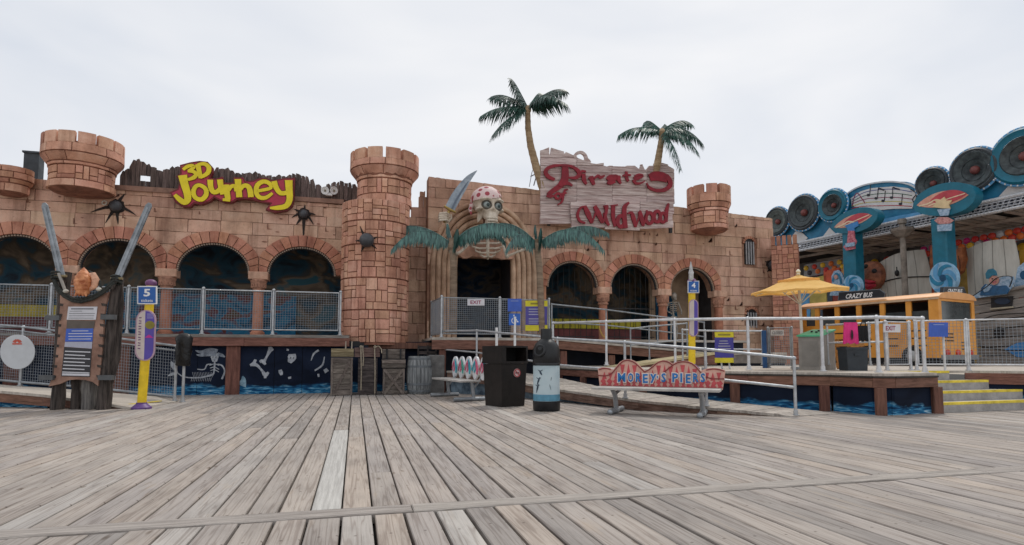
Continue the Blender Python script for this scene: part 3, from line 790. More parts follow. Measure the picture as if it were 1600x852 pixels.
# the bundled rib arch round the gate
mb = MB()
poly = [(XL, YG + 0.06, 1.45), (3.02, YG + 0.06, 1.45), (3.02, YG + 0.06, 4.12), (4.84, YG + 0.06, 4.12), (4.84, YG + 0.06, 1.45), (XR, YG + 0.06, 1.45), (XR, YG + 0.06, 4.0)]
poly += [(XR - (XR - AP[0]) * k / 10, YG + 0.06, gatecurve(XR - (XR - AP[0]) * k / 10 - 1e-4) + 0.03) for k in range(1, 11)] + [(AP[0] - (AP[0] - XL) * k / 10, YG + 0.06, gatecurve(AP[0] - (AP[0] - XL) * k / 10 + 1e-4) + 0.03) for k in range(1, 10)] + [(XL, YG + 0.06, 4.0)]
mb.prism(poly, (0, 0.2, 0)); mb.build('gate_backing', M('gate_plaster', (0.36, 0.21, 0.14), 0.85, 0.3, 2.5, 0.4, 10), cr)
for k in range(5):
    off = 0.085 + 0.172 * k
    for sgn in (-1, 1):
        x0 = XL + off if sgn < 0 else XR - off
        ax = AP[0] + sgn * 0.06; az = AP[1] - off * 1.05
        pts = [(x0, YG - 0.03 + 0.012 * k, 1.5), (x0, YG - 0.03 + 0.012 * k, 3.0)]
        for q in range(0, 13):
            s = q / 12
            pts.append((x0 + (ax - x0) * (1 - cos(s * pi / 2) ** 0.9), YG - 0.03 + 0.012 * k, 3.75 + (az - 3.75) * sin(s * pi / 2) ** 0.95))
        mb = MB(); mb.tube(pts, 0.083, 10); mb.build('rib', RIB, cr, smooth=True)
mb = MB()
rl = random.Random(2); low = [(2.95 + 1.95 * k / 14, YG - 0.10, 4.10 + rl.uniform(-0.05, 0.05)) for k in range(15)]
mb.prism(low + [(4.9, YG - 0.10, 4.50), (3.92, YG - 0.10, 4.75), (2.95, YG - 0.10, 4.50)], (0, 0.15, 0)); mb.build('lintel', M('lintel_plaster', (0.48, 0.28, 0.20), 0.85, 0.3, 3, 0.6, 9), cr)
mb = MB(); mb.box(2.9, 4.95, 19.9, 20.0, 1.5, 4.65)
mb.build('doorway', mural_material('doorway_dark', (0.004, 0.005, 0.008), [(0.008, 0.02, 0.04), (0.05, 0.042, 0.035), (0.012, 0.012, 0.014)], scale=1.6), cr)  # near-black wall colour stands in for the dark of the doorway
for xa, xb in ((2.9, 3.0), (4.86, 4.95)): mb = MB(); mb.box(xa, xb, YG + 0.26, 19.9, 1.5, 4.65); mb.build('doorway_side', DARKIN, cr)

# right turret
r = random.Random(41)
tc_ = (11.86, 17.95); t = thing('castle_turret', 'round stone turret with battlements right of the plank sign', 'turret', (tc_[0], tc_[1], 5.1))
mb = MB(); mb.lathe([(0.2, 5.2), (0.54, 5.30), (0.59, 5.34), (0.59, 6.03), (0.68, 6.18), (0.68, 6.56), (0.57, 6.56), (0.57, 6.3), (0.001, 6.3)], (*tc_, 0), 36); mb.build('core', MORTAR, t, smooth=True, ang=30)
course(t, tc_, 5.34, 5.50, 0.635, 0.63, STONET, r, 0.7); patch(t, tc_, 5.51, 5.93, 0.62, STONET, r, 0.4, 0.33); course(t, tc_, 5.94, 6.04, 0.65, 0.66, STONET, r, 0.8)
course(t, tc_, 6.05, 6.22, 0.67, 0.735, STONET, r, 0.6); course(t, tc_, 6.23, 6.53, 0.74, 0.735, STONET, r, 0.5)
merlons(t, tc_, 6.51, 6.83, 0.735, 10, STONET, facing(tc_) - 0.1, 0.80)
# low crenellated brick tower at the right end
a0, a1 = cW(*[(1209 - 800) / FPX * 20.6, 20.6]), cW(*[(1252 - 800) / FPX * 20.2, 20.2])
e = (a1 - a0).normalized(); nrm = V((e.y, -e.x, 0)); wd = (a1 - a0).length
t = thing('castle_tower', 'low red brick tower with small battlements behind the yellow umbrella', 'tower', ((a0 + a1) / 2))
mb = MB(); mb.frame_box(a0 + V((0, 0, 0.5)), e * wd, -nrm * 0.7, (0, 0, 4.35)); mb.build('core', MORTAR, t)
BRK = M('red_moulded_brick', (0.44, 0.20, 0.13), 0.85, 0.22, 2, 0.5, 12, col2=(0.55, 0.29, 0.2), orand=0.14)
out = []
for i in range(5): crazy(r, 0, wd, 0.7 + i * 0.83, 0.7 + (i + 1) * 0.83, 1, out, 0.30, 0.25)
for u0, u1, z0, z1 in out:
    mb = MB(); mb.frame_box(a0 + e * (u0 + 0.008) + nrm * 0.02 + V((0, 0, z0 + 0.008)), e * (u1 - u0 - 0.016), -nrm * 0.05, (0, 0, z1 - z0 - 0.016)); mb.build('stone', BRK, t)
for k in range(5):
    u = wd * k / 5; mb = MB(); mb.frame_box(a0 + e * (u + 0.01) + nrm * 0.02 + V((0, 0, 4.86)), e * (wd / 5 * 0.72), -nrm * 0.2, (0, 0, 0.32)); mb.build('merlon', BRK, t)

weather(BRK, 0.7, 0.6, 0.012)
# small dark chips and broken corners in the plaster blocks
def chips(parent, x0, x1, z0, z1, y, n, seed, zb_f, zt_f):
    r = random.Random(seed); mb = MB(); k = 0
    while k < n:
        x, z = r.uniform(x0, x1), r.uniform(z0, z1)
        if z < zb_f(x) + 0.45 or z > zt_f(x) - 0.12: k += 0.2; continue
        s_ = r.uniform(0.05, 0.15); d = r.choice((-1, 1)); yy = y - 0.052 - 0.0002 * k
        if r.random() < 0.5: mb.prism([(x, yy, z), (x + 0.02, yy, z), (x + 0.03, yy, z - s_), (x + d * s_ * 0.9, yy, z - s_ - 0.015), (x, yy, z - s_ - 0.025)], (0, 0.03, 0))
        else: mb.prism([(x, yy, z), (x + s_ * 0.4, yy, z + 0.012), (x + s_, yy, z - 0.004), (x + s_ * 0.5, yy, z - 0.02)], (0, 0.03, 0))
        k += 1
    mb.build('plaster_chips', M('chip_dark', (0.24, 0.12, 0.085), 0.9, 0.4, 6), parent, kind='stuff')
chips(cl, -10.5, -0.6, 4.3, 5.6, YW, 34, 3, zbr, ltop); chips(cr, 6.0, 12.2, 4.4, 6.3, YG, 40, 4, _rr, rtop); chips(cr, 12.6, 14.6, 1.6, 5.9, YG, 26, 5, lambda x: 0.5, rtop)
# pale skeleton statue standing in the third arch
px_ = aY(1052, 480, 19.2).x
st_ = thing('skeleton_statue', 'pale skeleton statue standing in the third arch behind the right columns', 'statue', (px_, 19.2, 1.5))
BW = M('statue_bone', (0.42, 0.38, 0.33), 0.7, 0.3, 6)
def sbone(name, pts, rs):
    mb = MB(); mb.tube([(px_ + a, 19.2 + b, c) for a, b, c in pts], rs, 7)
    for i in (0, -1): mb.ball(V((px_ + pts[i][0], 19.2 + pts[i][1], pts[i][2])), rs[i] * 1.3, 7, 5)
    mb.build(name, BW, st_, smooth=True)
mb = MB(); mb.ball(V((px_, 19.15, 3.16)), 0.13, 12, 9, (0.85, 0.95, 1.05)); mb.ball(V((px_, 19.08, 3.05)), 0.08, 10, 7, (0.9, 0.9, 0.8)); mb.build('skull', BW, st_, smooth=True)
sbone('spine', [(0, 0, 3.02), (0, 0.03, 2.7), (0, 0.01, 2.4)], [0.03, 0.035, 0.04])
for k in range(5):
    z = 2.9 - 0.075 * k; mb = MB(); mb.tube([(px_ + 0.17 * (1 - 0.08 * k) * cos(2 * pi * q / 14), 19.2 + 0.1 * sin(2 * pi * q / 14), z - 0.03 * sin(2 * pi * q / 14)) for q in range(14)], 0.016, 6, closed=True); mb.build('rib', BW, st_, smooth=True)
mb = MB(); mb.ball(V((px_, 19.2, 2.36)), 0.14, 10, 7, (1.1, 0.7, 0.6)); mb.build('pelvis', BW, st_, smooth=True)
for s_ in (-1, 1):
    sbone('arm', [(s_ * 0.2, 0, 2.92), (s_ * 0.3, -0.04, 2.62), (s_ * 0.2, -0.22, 2.5)], [0.035, 0.028, 0.022])
    sbone('leg', [(s_ * 0.09, 0, 2.3), (s_ * 0.12, -0.03, 1.92), (s_ * 0.11, 0.02, 1.53)], [0.045, 0.035, 0.028])
# ------------------------------------------------------------------ drawing on a plane: zoomed photograph coordinates -> a plane Y
def zmap(ox, oy, k): return lambda x, y: (ox + x / k, oy + y / k)
def stroke(mb, zm, k, pts, ws, y, th, closed=False, dens=3):
    """a hand-drawn stroke (points and widths in zoom pixels) laid on the plane Y=y, th thick backwards"""
    n = len(pts)
    if not isinstance(ws, (list, tuple)): ws = [ws] * n
    P, W = [], []
    idx = range(n if closed else n - 1)
    for i in idx:                                  # Catmull-Rom smoothing
        g = lambda j: pts[j % n] if closed else pts[max(0, min(n - 1, j))]
        p0, p1, p2, p3 = g(i - 1), g(i), g(i + 1), g(i + 2)
        for q in range(dens):
            t = q / dens
            f = lambda a, b, c, d: 0.5 * (2 * b + (c - a) * t + (2 * a - 5 * b + 4 * c - d) * t * t + (3 * b - a - 3 * c + d) * t ** 3)
            P.append((f(p0[0], p1[0], p2[0], p3[0]), f(p0[1], p1[1], p2[1], p3[1]))); W.append(ws[i % n] * (1 - t) + ws[(i + 1) % n] * t)
    if not closed: P.append(pts[-1]); W.append(ws[-1])
    w3 = [aY(*zm(*p), y) for p in P]
    sc_ = (w3[0] - CAM).dot(CF) / FPX / k
    mb.ribbon(w3, [a * sc_ for a in W], (0, -1, 0), (0, th, 0), closed)
def outline(zm, pts, y): return [aY(*zm(*p), y) for p in pts]

# ------------------------------------------------------------------ 3D Journey sign
K = 6.957; Z = zmap(250, 240, K)
sg = thing('theatre_sign', 'big yellow comic lettering on a crimson cut-out board over the left arches', 'sign', aY(365, 330, 18.3))
YS = 18.24
bd = [(215, 125), (330, 95), (430, 80), (520, 90), (575, 150), (570, 210), (545, 265), (610, 275), (680, 250), (697, 318), (795, 318), (800, 260), (905, 258), (925, 300), (1010, 295), (1080, 268), (1160, 266), (1225, 292), (1330, 272), (1465, 262), (1458, 500), (1440, 570), (1380, 622), (1250, 642), (1145, 612), (1200, 545), (1100, 530), (1000, 500), (920, 492), (835, 500), (785, 532), (700, 532), (650, 512), (590, 480), (545, 520), (450, 555), (370, 545), (330, 582), (250, 582), (165, 532), (105, 422), (190, 385), (215, 300), (172, 250), (222, 215)]
mb = MB(); mb.prism(outline(Z, bd, YS), (0, 0.16, 0)); mb.build('backboard', M('sign_dark_red', (0.17, 0.015, 0.02), 0.5, 0.15, 5), sg)
cxm = sum(p[0] for p in bd) / len(bd); 
def inset(poly, d):
    n = len(poly); out = []; area = sum(poly[i][0] * poly[(i + 1) % n][1] - poly[(i + 1) % n][0] * poly[i][1] for i in range(n)); s_ = 1 if area > 0 else -1
    for i in range(n):
        a, b, c = poly[i - 1], poly[i], poly[(i + 1) % n]
        def nr(p, q):
            dx, dy = q[0] - p[0], q[1] - p[1]; l_ = math.hypot(dx, dy) or 1; return (-dy / l_ * s_, dx / l_ * s_)
        n1, n2 = nr(a, b), nr(b, c); mx_, my_ = n1[0] + n2[0], n1[1] + n2[1]; l_ = math.hypot(mx_, my_) or 1
        k_ = min(1.6, 1 / max(0.4, (mx_ * n1[0] + my_ * n1[1]) / l_))
        out.append((b[0] + mx_ / l_ * d * k_, b[1] + my_ / l_ * d * k_))
    return out
mb = MB(); mb.prism(outline(Z, inset(bd, 16), YS - 0.012), (0, 0.011, 0)); mb.build('face', M('sign_crimson', (0.45, 0.035, 0.075), 0.5, 0.1, 5), sg)
SY = M('sign_yellow', (0.82, 0.66, 0.015), 0.45, 0.08, 4)
OUTL = M('letter_outline', (0.16, 0.05, 0.02), 0.6, 0.2, 5)  # dark brown outline layer behind each yellow letter
letters = {
 'three': [([(250, 175), (300, 140), (350, 132), (368, 150), (310, 190)], [30, 38, 36, 34, 30]), ([(300, 190), (360, 195), (392, 225), (365, 262), (300, 285)], [30, 38, 42, 42, 26])],
 'dee': [([(410, 115), (425, 190), (442, 268)], [52, 46, 42]), ([(410, 122), (480, 112), (530, 150), (515, 215), (435, 262)], [30, 40, 48, 44, 30])],
 'jay': [([(245, 236), (265, 330), (295, 430), (300, 500), (262, 530), (205, 492), (160, 448)], [88, 76, 72, 68, 60, 52, 34])],
 'oh': [([(435, 345), (495, 385), (500, 450), (450, 500), (385, 480), (362, 420), (385, 360)], [40, 44, 48, 48, 46, 44, 42], True)],
 'you': [([(545, 285), (550, 360), (575, 415), (620, 415), (652, 375)], [56, 52, 50, 48, 34]), ([(650, 283), (662, 370), (680, 445)], [58, 52, 44])],
 'are': [([(718, 338), (725, 410), (738, 500)], [62, 58, 54]), ([(682, 500), (762, 508)], [30, 30]), ([(745, 400), (775, 358), (818, 358), (828, 412)], [36, 40, 42, 36])],
 'aitch': [([(846, 278), (852, 370), (862, 475)], [66, 60, 60]), ([(875, 390), (910, 350), (958, 358), (980, 410), (988, 474)], [36, 44, 52, 56, 58])],
 'ee': [([(1055, 408), (1130, 395), (1205, 372), (1185, 322), (1120, 305), (1058, 345), (1045, 420), (1080, 475), (1150, 480), (1222, 430)], [34, 34, 36, 44, 46, 48, 48, 46, 40, 28])],
 'why': [([(1240, 300), (1262, 370), (1310, 430), (1385, 425)], [58, 54, 50, 44]), ([(1398, 290), (1404, 400), (1408, 500), (1370, 570), (1280, 590), (1195, 592)], [78, 70, 62, 54, 48, 22])],
}
for nm, sts in letters.items():
    mb = MB()
    for q, s_ in enumerate(sts): stroke(mb, Z, K, s_[0], [a + 16 for a in s_[1]], YS - 0.020 - 0.002 * q, 0.018, len(s_) > 2)
    lo = mb.build('letter', OUTL, sg)
    mb = MB()
    for q, s_ in enumerate(sts): stroke(mb, Z, K, s_[0], s_[1], YS - 0.050 - 0.002 * q, 0.03, len(s_) > 2)
    mb.build('letter_face', SY, lo)

# ------------------------------------------------------------------ Pirates of Wildwood sign
K = 6.086; Z = zmap(840, 225, K)
YP = 17.85
sg = thing('theatre_sign', 'large weathered plank sign with dark red fancy lettering on the castle wall', 'sign', aY(950, 350, 18.1))
PL = M('bleached_sign_planks', (0.47, 0.275, 0.26), 0.9, 0.35, 2.2, 0.9, 9, col2=(0.72, 0.61, 0.58), lo=0.33, hi=0.62, stretch=(0.5, 1, 11), orand=0.10, detail=9)
top = [(40, 60), (110, 30), (113, 100), (124, 100), (132, 36), (190, 55), (250, 72), (254, 96), (270, 76), (345, 110), (350, 120), (520, 185), (560, 190), (630, 180), (660, 215), (682, 190), (720, 212), (830, 215), (850, 202), (890, 206), (925, 180), (960, 235), (975, 235), (982, 194), (1002, 196), (1020, 245), (1040, 240), (1062, 208), (1110, 182), (1170, 176), (1240, 195), (1290, 235), (1315, 260)]
def topy(x):
    for p, q in zip(top, top[1:]):
        if p[0] <= x <= q[0]: return p[1] + (q[1] - p[1]) * (x - p[0]) / max(1e-6, q[0] - p[0])
    return top[0][1] if x < 40 else top[-1][1]
cuts = [(30, 372), (375, 709), (712, 1038), (1042, 1300)]
r = random.Random(5)
ROWS = [30, 130, 205, 270, 345, 420, 495, 570, 645, 760]
for ci, (ca, cb) in enumerate(cuts):                       # boards of the sign: four panels of horizontal boards
    for ya, yb in zip(ROWS[:-1], ROWS[1:]):
        if ci > 0 and ya >= 570: continue
        xs_ = sorted(set([ca, cb] + [p[0] for p in top if ca < p[0] < cb])); up = []
        for x in xs_:
            tv = topy(x) if ya < 345 else 0
            up.append((x, max(tv, ya + 2)))
        run = []; runs = []
        for x, y in up:
            if y < yb - 3: run.append((x, y))
            else:
                if len(run) > 1: runs.append(run)
                run = []
        if len(run) > 1: runs.append(run)
        for run in runs:
            jx = r.uniform(-5, 5) if ci in (0, 3) else 0
            poly = run + [(run[-1][0] + (jx if ci == 3 else 0), yb - 2), (run[0][0] + (jx if ci == 0 else 0), yb - 2)]
            mb = MB(); dy = r.uniform(-0.012, 0.012); mb.prism([p for p in outline(Z, poly, YP + dy)], (0, 0.09, 0)); mb.build('sign_board', PL, sg)
for ya, yb in ((552, 612), (614, 672), (674, 732), (734, 800)):   # the nailed-on Wildwood panel
    for xa, xb in ((318, 640), (644, 972), (976, 1290)):
        j1, j2 = r.uniform(-8, 8), r.uniform(-8, 8)
        poly = [(xa + (j1 if xa < 400 else 0), ya), (xb + (j2 if xb > 1200 else 0), ya - 6), (xb + (j2 if xb > 1200 else 0), yb - 6 + (28 if 600 < xa < 700 and yb > 780 else 0)), (xa + (j1 if xa < 400 else 0), yb - 2 + (10 if xa > 600 and yb > 780 else 0))]
        mb = MB(); mb.prism(outline(Z, poly, YP - 0.12 + r.uniform(-0.01, 0.01)), (0, 0.09, 0)); mb.build('sign_board', PL, sg)
mb = MB(); stroke(mb, Z, K, [(350, 130), (372, 92), (415, 78), (452, 102), (470, 150)], [26, 28, 26, 30, 34], YP + 0.005, 0.08)
stroke(mb, Z, K, [(440, 180), (470, 150), (500, 180)], [30, 40, 30], YP + 0.016, 0.06); stroke(mb, Z, K, [(360, 120), (395, 165), (440, 182)], [20, 26, 26], YP + 0.022, 0.06)
mb.build('ring_handle', PL, sg)
mb = MB()
for x in (100, 700, 1250):
    p = aY(*Z(x, 420), YP + 0.2); mb.box(p.x - 0.05, p.x + 0.05, YP + 0.12, YP + 0.2, 5.2, aY(*Z(x, 240), YP).z)
mb.build('frame', IRON, sg)
E_ = lambda cx, cy, rx, ry, n=10: [(cx + rx * cos(2 * pi * i / n), cy + ry * sin(2 * pi * i / n)) for i in range(n)]
PLET = {
 'pee': [([(262, 205), (265, 290), (252, 350), (205, 405), (140, 450), (105, 485)], [52, 66, 66, 46, 40, 44]), ([(165, 338), (105, 312), (78, 262), (120, 218), (220, 202), (320, 212), (382, 250), (398, 292), (360, 322), (298, 318)], [22, 34, 36, 28, 18, 22, 34, 38, 28, 12]), ([(205, 398), (280, 372), (332, 396)], [16, 34, 14]), ([(88, 492), (125, 498), (158, 492)], [20, 26, 14])],
 'eye': [([(438, 282), (445, 345), (468, 382)], [42, 44, 22]), ([(398, 272), (430, 258), (460, 266)], [16, 24, 22])],
 'arr': [([(512, 305), (522, 350), (540, 388)], [40, 46, 26]), ([(485, 330), (510, 312)], [16, 18]), ([(540, 330), (575, 302), (600, 318), (640, 300)], [18, 28, 34, 14])],
 'ay': [([(668, 345), (690, 325), (745, 318), (762, 318)], [44, 66, 62, 50]), ([(665, 360), (690, 372), (740, 358)], [28, 34, 24]), ([(775, 300), (776, 345), (795, 378)], [36, 38, 20])],
 'tee': [([(846, 262), (848, 320), (866, 356)], [26, 34, 22]), ([(812, 302), (850, 294), (890, 296)], [14, 22, 14])],
 'ee': [([(920, 335), (968, 318), (1008, 304)], [44, 40, 14]), ([(912, 340), (935, 372), (985, 372), (1022, 350)], [30, 26, 18, 8]), ([(925, 305), (965, 290), (1005, 296)], [14, 20, 14])],
 'ess': [([(1068, 320), (1120, 305), (1180, 310), (1235, 330)], [60, 84, 86, 70]), ([(1225, 300), (1258, 345), (1262, 395), (1210, 436), (1130, 442), (1062, 412), (1040, 370)], [40, 44, 40, 34, 26, 22, 8])],
 'oh': [(E_(196, 496, 26, 25), [20] * 10, True)],
 'eff': [([(290, 432), (262, 440), (246, 490), (232, 550), (190, 580)], [10, 18, 20, 18, 6]), ([(222, 476), (278, 464)], [12, 12])],
 'doubleyou': [([(455, 752), (405, 732), (382, 672), (410, 608), (468, 590)], [18, 26, 28, 22, 12]), ([(448, 592), (480, 660), (520, 752)], [34, 58, 30]), ([(520, 752), (548, 670), (560, 600)], [12, 16, 12]), ([(545, 588), (580, 660), (622, 752)], [34, 60, 30]), ([(622, 752), (650, 670), (660, 590)], [14, 26, 40])],
 'eye_low': [([(640, 655), (650, 720), (682, 775)], [34, 42, 20]), ([(632, 600), (672, 590)], [32, 24])],
 'ell': [([(722, 592), (720, 690), (738, 785)], [42, 42, 24]), ([(700, 590), (765, 578)], [20, 10])],
 'dee': [(E_(796, 735, 34, 52), [40] * 10, True), ([(872, 556), (830, 600), (828, 700), (842, 800)], [18, 44, 50, 40])],
 'doubleyou_low': [([(858, 662), (895, 655), (915, 710), (935, 790)], [10, 34, 48, 26]), ([(935, 790), (965, 700), (978, 632)], [12, 16, 14]), ([(972, 640), (992, 710), (1008, 780)], [34, 50, 26]), ([(1008, 780), (1032, 700), (1042, 630)], [12, 16, 14])],
 'oh_low': [(E_(1066, 705, 34, 52), [34] * 10, True)], 'oh_low2': [(E_(1140, 690, 30, 52), [34] * 10, True)],
 'dee_low': [(E_(1196, 700, 26, 45), [30] * 10, True), ([(1250, 566), (1232, 620), (1226, 690), (1226, 742)], [16, 36, 36, 26])],
}
low = {'doubleyou', 'eye_low', 'ell', 'dee', 'doubleyou_low', 'oh_low', 'oh_low2', 'dee_low'}
for nm, sts in PLET.items():
    mb = MB(); y = YP - 0.075 if nm not in low else YP - 0.185
    y -= 0.0006 * list(PLET).index(nm)
    for q, s_ in enumerate(sts): stroke(mb, Z, K, s_[0], [(a * 1.06 + 2 if nm in ('pee', 'ess', 'oh', 'eff') else a * 0.9 + 2) for a in s_[1]], y - 0.009 * q, 0.05, len(s_) > 2)
    mb.build('letter', RED, sg)

# ------------------------------------------------------------------ cannonballs stuck in the walls, with painted cracks
BALL = M('cannonball_iron', (0.06, 0.062, 0.07), 0.45, 0.3, 7, 0.2, 20)
CRK = M('crack_black', (0.025, 0.018, 0.016), 0.85, 0.3, 8)
def cannonball(px, py, y, rad, legs, label, eye=False, round_c=None):
    c = aY(px, py, y); t = thing('cannonball', label, 'cannonball', c, 'cannonballs stuck in the castle walls')
    mb = MB(); mb.ball(c + V((0, -0.05, 0)), rad, 18, 12); mb.build('ball', BALL, t, smooth=True)
    mb = MB()
    q = 0
    for dx, dz, bend in legs:
        pts = [c + V((0, 0.03, 0)), c + V((dx * 0.45, 0, dz * 0.45 + bend)), c + V((dx * 0.75, 0, dz * 0.75 + bend * 0.6)), c + V((dx, 0, dz))]
        if round_c:
            for p in pts:
                rr = math.hypot(p.x - round_c[0], p.y - round_c[1]); f = (round_c[2] + 0.006) / rr; p.x = round_c[0] + (p.x - round_c[0]) * f; p.y = round_c[1] + (p.y - round_c[1]) * f
            a = (pts[1] - V((round_c[0], round_c[1], pts[1].z))).normalized()
            mb.ribbon(pts, [0.1, 0.07, 0.045, 0.008], a, -a * 0.03)
        else:
            for p in pts: p.y = y - 0.002 * q
            mb.ribbon(pts, [0.12, 0.075, 0.045, 0.008], (0, -1, 0), (0, 0.012, 0))
        q += 1
    mb.build('crack', CRK, t)
    if not round_c:
        mb = MB(); poly = []
        rr = random.Random(int(px))
        for k in range(18):
            a = 2 * pi * k / 18; d = rad * (1.28 + rr.uniform(-0.12, 0.22)); poly.append(c + V((d * cos(a), 0.004, d * sin(a))))
        for p in poly: p.y = y + 0.001
        mb.prism(poly, (0, 0.01, 0)); mb.build('hole_edge', CRK, t)
    if eye:
        e = aY(163, 317, y - 0.03); mb = MB(); mb.tube([e + V((0.055 * cos(2 * pi * k / 14), 0, 0.055 * sin(2 * pi * k / 14))) for k in range(14)], 0.018, 6, closed=True)
        mb.build('ring_bolt', M('pale_ring', (0.6, 0.57, 0.5), 0.4, 0.1), t, smooth=True)
cannonball(182, 323, YW - 0.05, 0.155, [(-0.62, -0.20, 0.05), (-0.25, -0.48, 0.03), (0.06, -0.5, 0.0), (0.5, -0.22, 0.05), (0.2, 0.38, 0.05)], 'black cannonball in the wall under the left turret, cracks like spider legs', True)
cannonball(475, 335, YW - 0.05, 0.135, [(-0.30, 0.14, 0.02), (-0.34, -0.12, 0.06), (-0.22, -0.34, 0.0), (0.0, -0.78, 0.0), (0.28, -0.3, 0.08), (0.34, 0.0, 0.04), (0.02, 0.3, 0.0)], 'black cannonball cracked into the wall above the fourth arch')
cannonball(573, 376, aD(573, 376, 16.42).y, 0.20, [(-0.45, 0.02, 0.0), (-0.25, 0.42, -0.03), (0.3, 0.12, 0.0), (0.28, -0.22, 0.0), (-0.2, -0.3, 0.0)], 'largest black cannonball, sunk in the tall middle tower', round_c=(0.53, 17.72, 0.985))
cannonball(1206, 415, YG - 0.05, 0.17, [(0.0, 0.42, 0.04), (-0.28, 0.15, 0.0), (0.05, -0.3, 0.0), (-0.2, -0.25, 0.0)], 'black cannonball at the right corner of the castle wall by the low brick tower')
p0 = aY(1209, 428, YG - 0.1); mb = MB(); mb.tube([p0, V((p0.x, p0.y, 0.72))], 0.035, 8)
tag(mb.build('drain_pipe', BLACK, smooth=True), 'thin black pipe running down the castle corner below a cannonball', 'pipe')

# pair of round floodlights on the driftwood
t = thing('floodlight', 'pair of round white lamps on the driftwood edge beside the middle tower', 'lamp', aY(514, 300, YW - 0.1))
for px in (508.5, 521):
    c = aY(px, 298, YW - 0.14); ax = (V((0.35 if px > 514 else -0.2, -0.93, -0.2)).normalized()); X = ax.cross(V((0, 0, 1))).normalized(); Y = ax.cross(X)
    mb = MB(); mb.lathe([(0.04, -0.12), (0.09, -0.06), (0.115, 0.03), (0.12, 0.05), (0.095, 0.05), (0.09, 0.03), (0.001, 0.025)], c, 18, (X, Y, ax)); mb.build('lamp_head', WHITE, t, smooth=True, ang=35)
    mb = MB(); mb.ball(c + ax * 0.05, 0.035, 8, 6); mb.build('bulb', M('smoky_bulb', (0.25, 0.22, 0.16), 0.2), t, smooth=True)
mb = MB(); c = aY(514, 304, YW - 0.06); mb.box(c.x - 0.1, c.x + 0.1, YW - 0.16, YW + 0.0, c.z - 0.05, c.z + 0.03); mb.build('bracket', WHITE, t)
# small cables hanging from the wall head left of the big sign
mb = MB(); mb.tube([aY(827, 292, 18.2), aY(831, 270, 18.4), aY(836, 258, 18.6)], 0.012, 5); mb.tube([aY(834, 290, 18.2), aY(842, 262, 18.4)], 0.02, 5); mb.tube([aY(829, 276, 18.3), aY(845, 268, 18.3)], 0.018, 5); mb.tube([aY(841, 292, 18.2), aY(838, 262, 18.4)], 0.014, 5)
tag(mb.build('sign_stay', M('grey_strut', (0.2, 0.2, 0.21), 0.5)), 'thin grey struts bracing the tall palm behind the plank sign', 'strut')

# ------------------------------------------------------------------ skull figure over the gate
BONE = M('painted_bone', (0.58, 0.47, 0.36), 0.6, 0.25, 4, 0.3, 16, col2=(0.74, 0.66, 0.55))
sk = thing('skeleton_figure', 'giant pirate skeleton with polka dot bandana bursting out over the gate', 'sculpture', aY(762, 400, 17.7))
YK = 17.45
cs = aY(761, 322, YK)
rotk = Matrix.Rotation(radians(14), 3, 'Z')
def sd_ell(p, c, r):
    q = ((p[0] - c[0]) / r[0], (p[1] - c[1]) / r[1], (p[2] - c[2]) / r[2]); l_ = math.sqrt(q[0] ** 2 + q[1] ** 2 + q[2] ** 2); return (l_ - 1) * min(r)
def smin(a, b, k):
    h = max(0.0, min(1.0, 0.5 + 0.5 * (b - a) / k)); return b * (1 - h) + a * h - k * h * (1 - h)
def skull_sdf(p):
    x = abs(p[0]); q = (x, p[1], p[2])
    d = sd_ell(q, (0, 0.06, 0.16), (0.455, 0.50, 0.43))
    d = smin(d, sd_ell(q, (0, -0.16, -0.16), (0.33, 0.30, 0.30)), 0.10)
    d = smin(d, sd_ell(q, (0.20, -0.33, 0.085), (0.20, 0.13, 0.075)), 0.05)      # brow
    d = smin(d, sd_ell(q, (0.335, -0.17, -0.17), (0.115, 0.20, 0.075)), 0.05)    # cheekbone
    d = smin(d, sd_ell(q, (0, -0.27, -0.40), (0.20, 0.19, 0.15)), 0.07)          # upper jaw
    d = smin(d, sd_ell(q, (0, -0.24, -0.60), (0.21, 0.20, 0.105)), 0.05)         # lower jaw
    d = smin(d, sd_ell(q, (0.27, -0.03, -0.42), (0.06, 0.12, 0.24)), 0.05)       # jaw hinge
    for c, r in (((0.185, -0.47, -0.065), (0.155, 0.19, 0.14)), ((0.03, -0.52, -0.27), (0.055, 0.13, 0.09)), ((0.34, -0.30, -0.33), (0.10, 0.14, 0.12)), ((0.42, -0.12, 0.0), (0.06, 0.14, 0.12))):
        d = -smin(-d, sd_ell(q, c, r), 0.03)
    return d
NA, NB = 72, 54; vs = []; cen = (0, -0.12, -0.10)
for j_ in range(NB + 1):
    ph = -pi / 2 + pi * j_ / NB
    for i_ in range(NA):
        a = 2 * pi * i_ / NA; dr = (cos(ph) * cos(a), cos(ph) * sin(a), sin(ph)); lo, hi = 0.0, 0.0
        r_ = 0.03
        while r_ < 0.95 and skull_sdf(tuple(cen[k] + dr[k] * r_ for k in range(3))) < 0: r_ += 0.03
        lo, hi = r_ - 0.03, r_
        for _ in range(5):
            m_ = (lo + hi) / 2
            if skull_sdf(tuple(cen[k] + dr[k] * m_ for k in range(3))) < 0: lo = m_
            else: hi = m_
        vs.append(V(tuple(cen[k] + dr[k] * lo for k in range(3))))
fs = []
for j_ in range(NB):
    for i_ in range(NA): fs.append((j_ * NA + i_, j_ * NA + (i_ + 1) % NA, (j_ + 1) * NA + (i_ + 1) % NA, (j_ + 1) * NA + i_))
mb = MB(); mb.add([cs + rotk @ v for v in vs], fs); skl = mb.build('skull', BONE, sk, smooth=True, ang=80)
